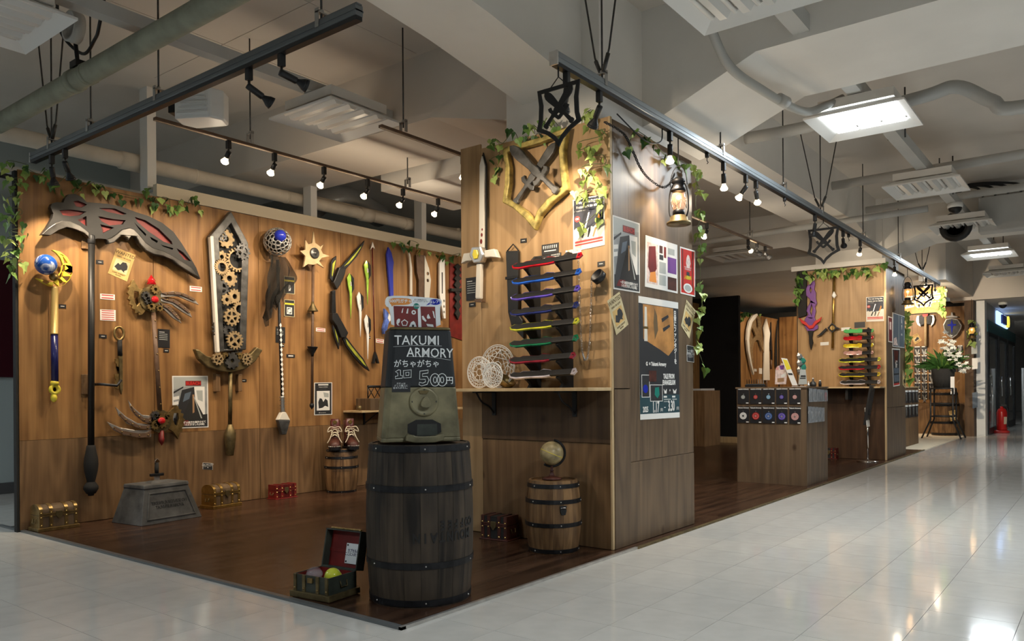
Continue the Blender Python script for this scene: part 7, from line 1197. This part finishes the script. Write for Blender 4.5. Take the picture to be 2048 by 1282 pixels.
# ================================================================ far bay
wf = struct(MB().box(-6.0, -2.12, 16.6, 16.7, 0, 2.5).build('wall_far_bay', 'matte_black'))
for a, c in ((-2.13, -3.04), (-3.04, -3.95), (-3.95, -4.86), (-4.86, -5.6)):
    MB().box(c + .001, a - .001, 16.585, 16.6, .6, 2.4).build('ply_sheet', 'ply', wf); MB().box(c + .001, a - .001, 16.585, 16.6, .01, .598).build('ply_sheet', 'ply_lower', wf)
struct(MB().box(-2.12, -1.98, 16.2, 16.7, 0, 2.46).build('pillar_dark_side', 'ply_dark')); struct(MB().box(-1.97, -1.83, 16.45, 16.75, 0, 2.46).build('pillar_white', 'white'))
F3 = FY(16.585)
for k, q in enumerate(([(-2.061,1.717),(-1.966,1.725),(-1.967,1.506),(-2.062,1.497)], [(-2.052,1.423),(-1.963,1.425),(-1.965,1.225),(-2.053,1.215)], [(-2.052,0.787),(-1.967,0.799),(-1.969,0.518),(-2.05,0.493)])): card('small_poster', ['upper small grey poster beside the white post', 'white middle poster beside the white post', 'lower dark poster beside the white post'][k], 'poster', FY(16.198), [(x * .976, .9 + (z - .9) * .976) for x, z in q], ['stripe', 'paper', 'slate'][k])
t = hang('wall_shield', 'grey heater shield with blue sword emblem on the far bay wall', 'shield', F3, (-2.369,1.792))
so = [(-2.463,2.169),(-2.366,2.185),(-2.271,2.158),(-2.202,2.038),(-2.215,1.973),(-2.285,1.854),(-2.369,1.792),(-2.452,1.869),(-2.503,1.989),(-2.515,2.063)]; part(t, 'rim', 'silver', F3, so, .02, .06, (), .01); c = mid(so); part(t, 'field', 'dark_steel', F3, [(c[0] + (x - c[0]) * .87, c[1] + (z - c[1]) * .87) for x, z in so], .06, .068)
q = (-2.365,2.018); part(t, 'emblem', 'blue', F3, [(q[0], q[1] + .14), (q[0] + .02, q[1] + .05), (q[0] + .07, q[1] + .045), (q[0] + .07, q[1] + .02), (q[0] + .02, q[1] + .015), (q[0], q[1] - .14), (q[0] - .02, q[1] + .015), (q[0] - .07, q[1] + .02), (q[0] - .07, q[1] + .045), (q[0] - .02, q[1] + .05)], .068, .074)
part(t, 'sword_hilt', 'silver', F3, [(-2.378,2.288),(-2.353,2.286),(-2.344,2.228),(-2.27,2.208),(-2.277,2.183),(-2.462,2.194),(-2.46,2.22),(-2.385,2.23)], .02, .05, (), .004)
t = hang('battle_axe', 'double-bladed black and silver battle axe hanging on the far bay wall', 'axe', F3, (-2.809,1.679))
part(t, 'blade', 'silver', F3, [(-2.889,2.263),(-2.95,2.252),(-2.97,2.178),(-2.944,2.095),(-2.891,2.047),(-2.923,2.175)], .03, .05); part(t, 'blade', 'silver', F3, [(-2.736,2.26),(-2.671,2.256),(-2.651,2.174),(-2.672,2.094),(-2.725,2.038),(-2.691,2.161)], .03, .05); part(t, 'head', 'iron', F3, [(-2.92,2.257),(-2.883,2.265),(-2.723,2.255),(-2.69,2.235),(-2.698,2.117),(-2.738,2.075),(-2.81,2.102),(-2.884,2.061),(-2.921,2.123)], .025, .06, (), .01); cyl(t, 'haft', 'pale_wood', F3, (-2.805,2.242), (-2.809,1.679), .025, 10, .05); part(t, 'red_jewel', 'red', F3, circ(*(-2.809,2.272), .05, 10), .05, .07)
wanted('wanted_poster', 'wanted poster pinned under the axe on the far bay wall', F3, [(-3.069,1.871),(-2.957,1.933),(-2.878,1.795),(-2.999,1.718)])
G3 = [(-3.014,1.678),(-2.904,1.518),(-2.892,1.673),(-2.79,1.514),(-2.771,1.668),(-2.656,1.51)]; gh = [(-3.014,1.678),(-3.016,1.505)]; dz = gh[0][1] - gh[1][1]
hk = 'bagged charms in rows on the far bay wall'
for r in range(6):
    for c in range(3):
        if c == 2 and r < 2: continue
        x0, x1 = G3[2 * c][0], G3[2 * c + 1][0]; zt = G3[0][1] - r * dz; zb = zt - dz * .88
        t = thing('bagged_charm', 'clear bagged charm on the far bay wall, row %s, column %s' % (nm[r], nm[c]), 'bagged charm', F3 @ T((x0 + x1) / 2, zb), hk); part(t, 'backing', 'tag_black', F3, rect(x0, x1, zb, zt), .004, .01); part(t, 'header', 'paper', F3, rect(x0 + .01, x1 - .01, zt - .02, zt), .01, .013)
        xm = (x0 + x1) / 2; part(t, 'charm', 'steel', F3, [(xm - .04, zt - .06), (xm - .02, zt - .06), (xm, zt - .12), (xm + .02, zt - .06), (xm + .04, zt - .06), (xm + .015, zt - .16), (xm + .03, zt - .22), (xm, zt - .18), (xm - .03, zt - .22), (xm - .015, zt - .16)], .012, .018); part(t, 'price_tag', 'paper', F3, rect(x1 - .04, x1 - .01, zb + .005, zb + .025), .012, .014)
G4 = [(-2.405,1.67),(-2.307,1.53),(-2.292,1.673),(-2.196,1.526)]
for r in range(3):
    for c in range(2):
        x0, x1 = G4[2 * c][0], G4[2 * c + 1][0]; zt = G4[0][1] - r * dz; zb = zt - dz * .85
        t = thing('bagged_charm', 'clear bagged charm right of the flowers, row %s, column %s' % (nm[r], nm[c]), 'bagged charm', F3 @ T((x0 + x1) / 2, zb), hk); part(t, 'backing', 'tag_black', F3, rect(x0, x1, zb, zt), .004, .01); part(t, 'header', 'paper', F3, rect(x0 + .01, x1 - .01, zt - .02, zt), .01, .013); part(t, 'charm', 'steel', F3, circ((x0 + x1) / 2, (zt + zb) / 2, .03, 8, .07), .012, .018)
# small counter behind the second pillar
t = thing('charm_counter', 'narrow wooden counter hung with bagged charms behind the second pillar', 'counter', T(-2.6, 13.3, 0)); MB().box(-2.85, -2.44, 12.6, 13.72, .009, .89).build('body', 'ply_lower', t, .003); MB().box(-2.86, -2.43, 12.59, 13.73, .89, .905).build('top', 'pale_wood', t)
for r in range(2):
    for k in range(4):
        y0 = 12.66 + k * .26; F = FX(-2.438); zb = .66 - r * .22
        t = thing('bagged_charm', 'bagged charm on the narrow counter side, %s row, %s along' % (['upper', 'lower'][r], nm[k]), 'bagged charm', F @ T(y0 + .1, zb), 'bagged charms on the narrow counter'); part(t, 'backing', 'tag_black', F, rect(y0, y0 + .2, zb, zb + .19), .004, .008); part(t, 'charm', 'steel', F, circ(y0 + .1, zb + .09, .03, 8, .06), .008, .014); part(t, 'header', 'paper', F, rect(y0, y0 + .2, zb + .165, zb + .19), .008, .01)
MB_ = MB(T(-2.6, 13.1, .906)); MB_.box(-.03, .03, -.06, .06, 0, .12); tag(MB_.build('red_box', 'red', None, .004), 'small red box on top of the narrow counter', 'box')
# hanging shop sign
q = [(-2.72,2.524),(-2.118,2.51),(-2.121,2.103),(-2.717,2.1)]; FSn = FY(14.2)
t = hang('shop_sign', 'hanging wooden shop sign with three large white characters', 'sign', FSn, mid(q)); part(t, 'board', 'ply_sign' if 'ply_sign' in MT else wood('ply_sign', (.62, .36, .13), (.42, .21, .07)).name, FSn, q, 0, .04, (), .004); part(t, 'edge_strip', 'matte_black', FSn, [(-2.723,2.1),(-2.121,2.103),(-2.121,2.094),(-2.723,2.09)], -.01, .05); ww = q[1][0] - q[0][0]
for k, chv in enumerate('武器屋'): c = [(-2.594,2.281),(-2.413,2.288),(-2.25,2.293)][k]; text(chv, .235, FSn @ T(c[0], c[1], .042), 'sign_letter' if 'sign_letter' in MT else mat('sign_letter', (.9, .88, .82), .5).name, t, depth=.004, bold=.003)
for x in (q[0][0] + .1, q[1][0] - .1): b = MB(); b.tube([(x, 14.18, q[0][1] - .02), (x, 14.18, 2.62)], .006, 6); b.build('hanger', 'iron', t)
ivy('ivy strand at the right edge of the shop sign', [(x, 14.12 - rgy.uniform(0, .05), z) for x, z in [(-2.18,2.486),(-2.135,2.494),(-2.147,2.445),(-2.164,2.409),(-2.136,2.369),(-2.159,2.308),(-2.148,2.245),(-2.165,2.171),(-2.138,2.131),(-2.149,2.094)]], ('leaf', 'leaf_light'), .11, seed=15)
ivy('ivy strand hanging at the dark end of the far bay', [(x, 16.15 - rgy.uniform(0, .05), z) for x, z in [(-2.001,2.09),(-1.965,2.046),(-1.959,1.975),(-2.026,1.895),(-1.96,1.878),(-1.978,1.823),(-1.997,1.712),(-1.965,1.92),(-2.014,1.839)]], ('leaf_light',), .12, seed=16)
# flower stand
fx_, fy_ = -2.33, 15.3; M = T(fx_, fy_, .009); t = thing('flower_stand', 'tall black metal flower stand in front of the far bay', 'plant stand', M)
for sx in (-1, 1):
    for sy in (-1, 1): b = MB(M); b.tube([(sx * .17, sy * .17, .86), (sx * .17, sy * .17, .33), (sx * .30, sy * .25, 0)], .014, 6); b.build('leg', 'black', t)
for z in (.86, .60, .38): b = MB(M); b.tube([(-.17, -.17, z), (.17, -.17, z), (.17, .17, z), (-.17, .17, z)], .012, 6, closed=True); b.build('ring_rail', 'black', t)
M2 = T(fx_, fy_, .872); t = thing('flower_arrangement', 'big arrangement of white flowers and dark leaves in a black pot', 'flowers', M2); MB(M2).lathe([(0, 0), (.15, 0), (.19, .34), (.17, .34), (.15, .3), (0, .3)], 18).build('pot', 'matte_black', t); rg = random.Random(21)
MB(M2 @ T(.16, -.12, .0)).box(-.03, .03, -.005, .005, -.1, .2).build('name_strip', 'paper', t)
for k in range(46):
    a = rg.uniform(0, 6.28); e = rg.uniform(.1, 1.35); L = rg.uniform(.28, .55); d = Vector((cos(a) * cos(e), sin(a) * cos(e) * .7, sin(e))); p = Vector((0, 0, .32)); b = MB(M2); side = d.cross(Vector((0, 0, 1))).normalized() * .045; tip = p + d * L; md = p + d * L * .5 + Vector((0, 0, .05))
    b.add([p - side * .2, p + side * .2, md + side, tip + Vector((0, 0, -.05)), md - side], [(0, 1, 2, 3, 4)]); b.build('leaf', 'leaf_dark' if k % 3 else 'leaf', t)
for k in range(60):
    a = rg.uniform(-.9, 1.2); rr_ = rg.uniform(.05, .42); x = rr_ * cos(a * 1.3) ; z = .45 + rg.uniform(0, .38) - rr_ * .5 + (.2 if x < .2 else 0); b = MB(M2 @ T(x + rg.uniform(-.05, .05), -.12 - rg.uniform(0, .2), z) @ RX(rg.uniform(0, 3)) @ RZ(rg.uniform(0, 3))); b.prism(star(0, 0, .04, .02, 5), -.006, .006); b.build('blossom', 'flower', t)
barrel('large_barrel', 'brown barrel standing behind the flower stand in the far bay', -2.45, 16.2, .009, .80, .21, .245, (.04, .3, .7, .95), 'barrel_warm', 18, rivets=False, hw=.02)
tt = FY(15.94); wanted('wanted_poster', 'wanted poster leaning on the barrel behind the flower stand', tt, [(-2.344,0.458),(-2.239,0.483),(-2.203,0.317),(-2.312,0.277)])
MB_ = MB(); MB_.box(-3.4, -3.1, 16.2, 16.5, .009, .3); tag(MB_.build('small_crate', 'matte_black', None, .01), 'small black crate by the foot of the far bay wall', 'crate')
# ================================================================ glass shopfront and corridor end
wg = struct(MB().box(-1.9, -1.84, 16.8, 22.0, 2.08, 2.46).build('wall_shopfront', 'grey_paint')); struct(MB().box(-1.86, -1.82, 16.8, 22.0, 1.92, 2.14).build('trim_7', 'teal_header'))
mat('door_glass', (.22, .25, .245), .06, alpha=.45, coat=1)
for k in range(3):
    y0 = 16.85 + k * 1.7; dd = MB(FX(-1.86)); dd.prism(rect(y0, y0 + 1.62, .01, 1.92), 0, .04, [rect(y0 + .14, y0 + 1.48, .12, 1.85)]); o = struct(dd.build('door_%d' % (k + 1), 'black')); MB(FX(-1.86)).box(y0 + .13, y0 + 1.49, .11, 1.86, .015, .022).build('pane', 'door_glass', o)
    MB(FX(-1.86)).tube([(y0 + .2, .7, .07), (y0 + .2, 1.1, .07)], .012, 8).build('handle', 'chrome', o)
struct(MB().box(-6, -1.95, 16.75, 22, 0, .01).build('floor_next_shop', 'stone')); struct(MB().box(-3.7, -3.6, 16.8, 22, 0, 2.46).build('wall_next_shop', 'white_paint')); fixture(-2.8, 18.0, 2.36, 'lit ceiling fixture inside the glass-fronted shop', True, w=30); fixture(-2.8, 20.3, 2.36, 'second lit ceiling fixture inside the glass-fronted shop', True, w=30)
M = T(-1.83, 18.2, 2.15); t = thing('shop_light_sign', 'glowing blue and yellow wall sign above the glass doors', 'sign', M); MB(M).box(-.005, .03, 0, 1.9, 0, .26).build('box', 'sign_blue', t, .01)
for y in (.55, .85, 1.1): MB(M).box(.03, .07, y, y + .16, .04, .22).build('letter_bar', 'navy', t)
MB(M).lathe([(0, 0), (.12, 0), (.12, .05), (0, .05)], 20, T(.03, 1.55, .13) @ RY(pi / 2) @ SC(1, 1.6, 1)).build('letter_round', 'sign_yellow', t)
M = T(-1.72, 17.75, 0); t = thing('extinguisher_base', 'round red extinguisher base on the corridor floor', 'stand', M); MB(M).lathe([(0, 0), (.15, 0), (.15, .03), (.12, .05), (0, .05)], 24).build('dish', 'red', t); MB(M).tube([(-.125, .03, .04), (-.125, .03, .75)], .012, 8).build('post', 'silver', t)
M = T(-1.70, 17.75, .052); t = thing('fire_extinguisher', 'red fire extinguisher standing beside the glass doors', 'fire extinguisher', M); MB(M).lathe([(0, 0), (.085, 0), (.09, .02), (.09, .34), (.07, .40), (.03, .43), (.03, .46), (0, .46)], 20).build('cylinder', 'ext_red', t); MB(M @ RZ(-.8)).prism([(-.03, .12), (.03, .12), (.03, .26), (-.03, .26)], .086, .0935, M=Matrix(((0, 0, 1, 0), (1, 0, 0, 0), (0, 1, 0, 0), (0, 0, 0, 1)))).build('label', 'cream', t); MB(M).box(-.02, .08, -.015, .015, .46, .50).build('handle', 'black', t, .004); MB(M).tube(bez([(.03, -.03, .46), (.1, -.06, .4), (.1, -.07, .2), (.09, -.08, .06)], 6), .012, 8).build('hose', 'black', t)
t = thing('handrail', 'white metal handrail at the far end of the corridor', 'handrail', T(-1.4, 20.5, 0))
MB().tube([(-1.55, 20.5, 0), (-1.55, 20.5, 1.3)], .04, 8).build('post', 'white', t)
for z in (1.15, .7, .55, .1): MB().tube([(-1.55, 20.5, z), (1.2, 20.5, z - (.8 if z > 1 else .15))], .022, 8).build('rail', 'white', t)
b = MB(); b.box(.5, 4, 24, 24.3, 0, 2.0); tag(b.build('far_display', 'slate'), 'dark merchandise display at the far end of the corridor', 'display')

# ---------------------------------------------------------------- lettering becomes plain mesh
dg_ = bpy.context.evaluated_depsgraph_get(); dg_.update()
for o in [q for q in bpy.data.objects if q.type == 'FONT']:
    me = bpy.data.meshes.new_from_object(o.evaluated_get(dg_), depsgraph=dg_)
    n = bpy.data.objects.new('lettering', me); COL.objects.link(n); n.parent = o.parent; n.matrix_parent_inverse = o.matrix_parent_inverse; n.matrix_local = o.matrix_local
    if not me.materials:
        for m in o.data.materials: me.materials.append(m)
    bpy.data.objects.remove(o)
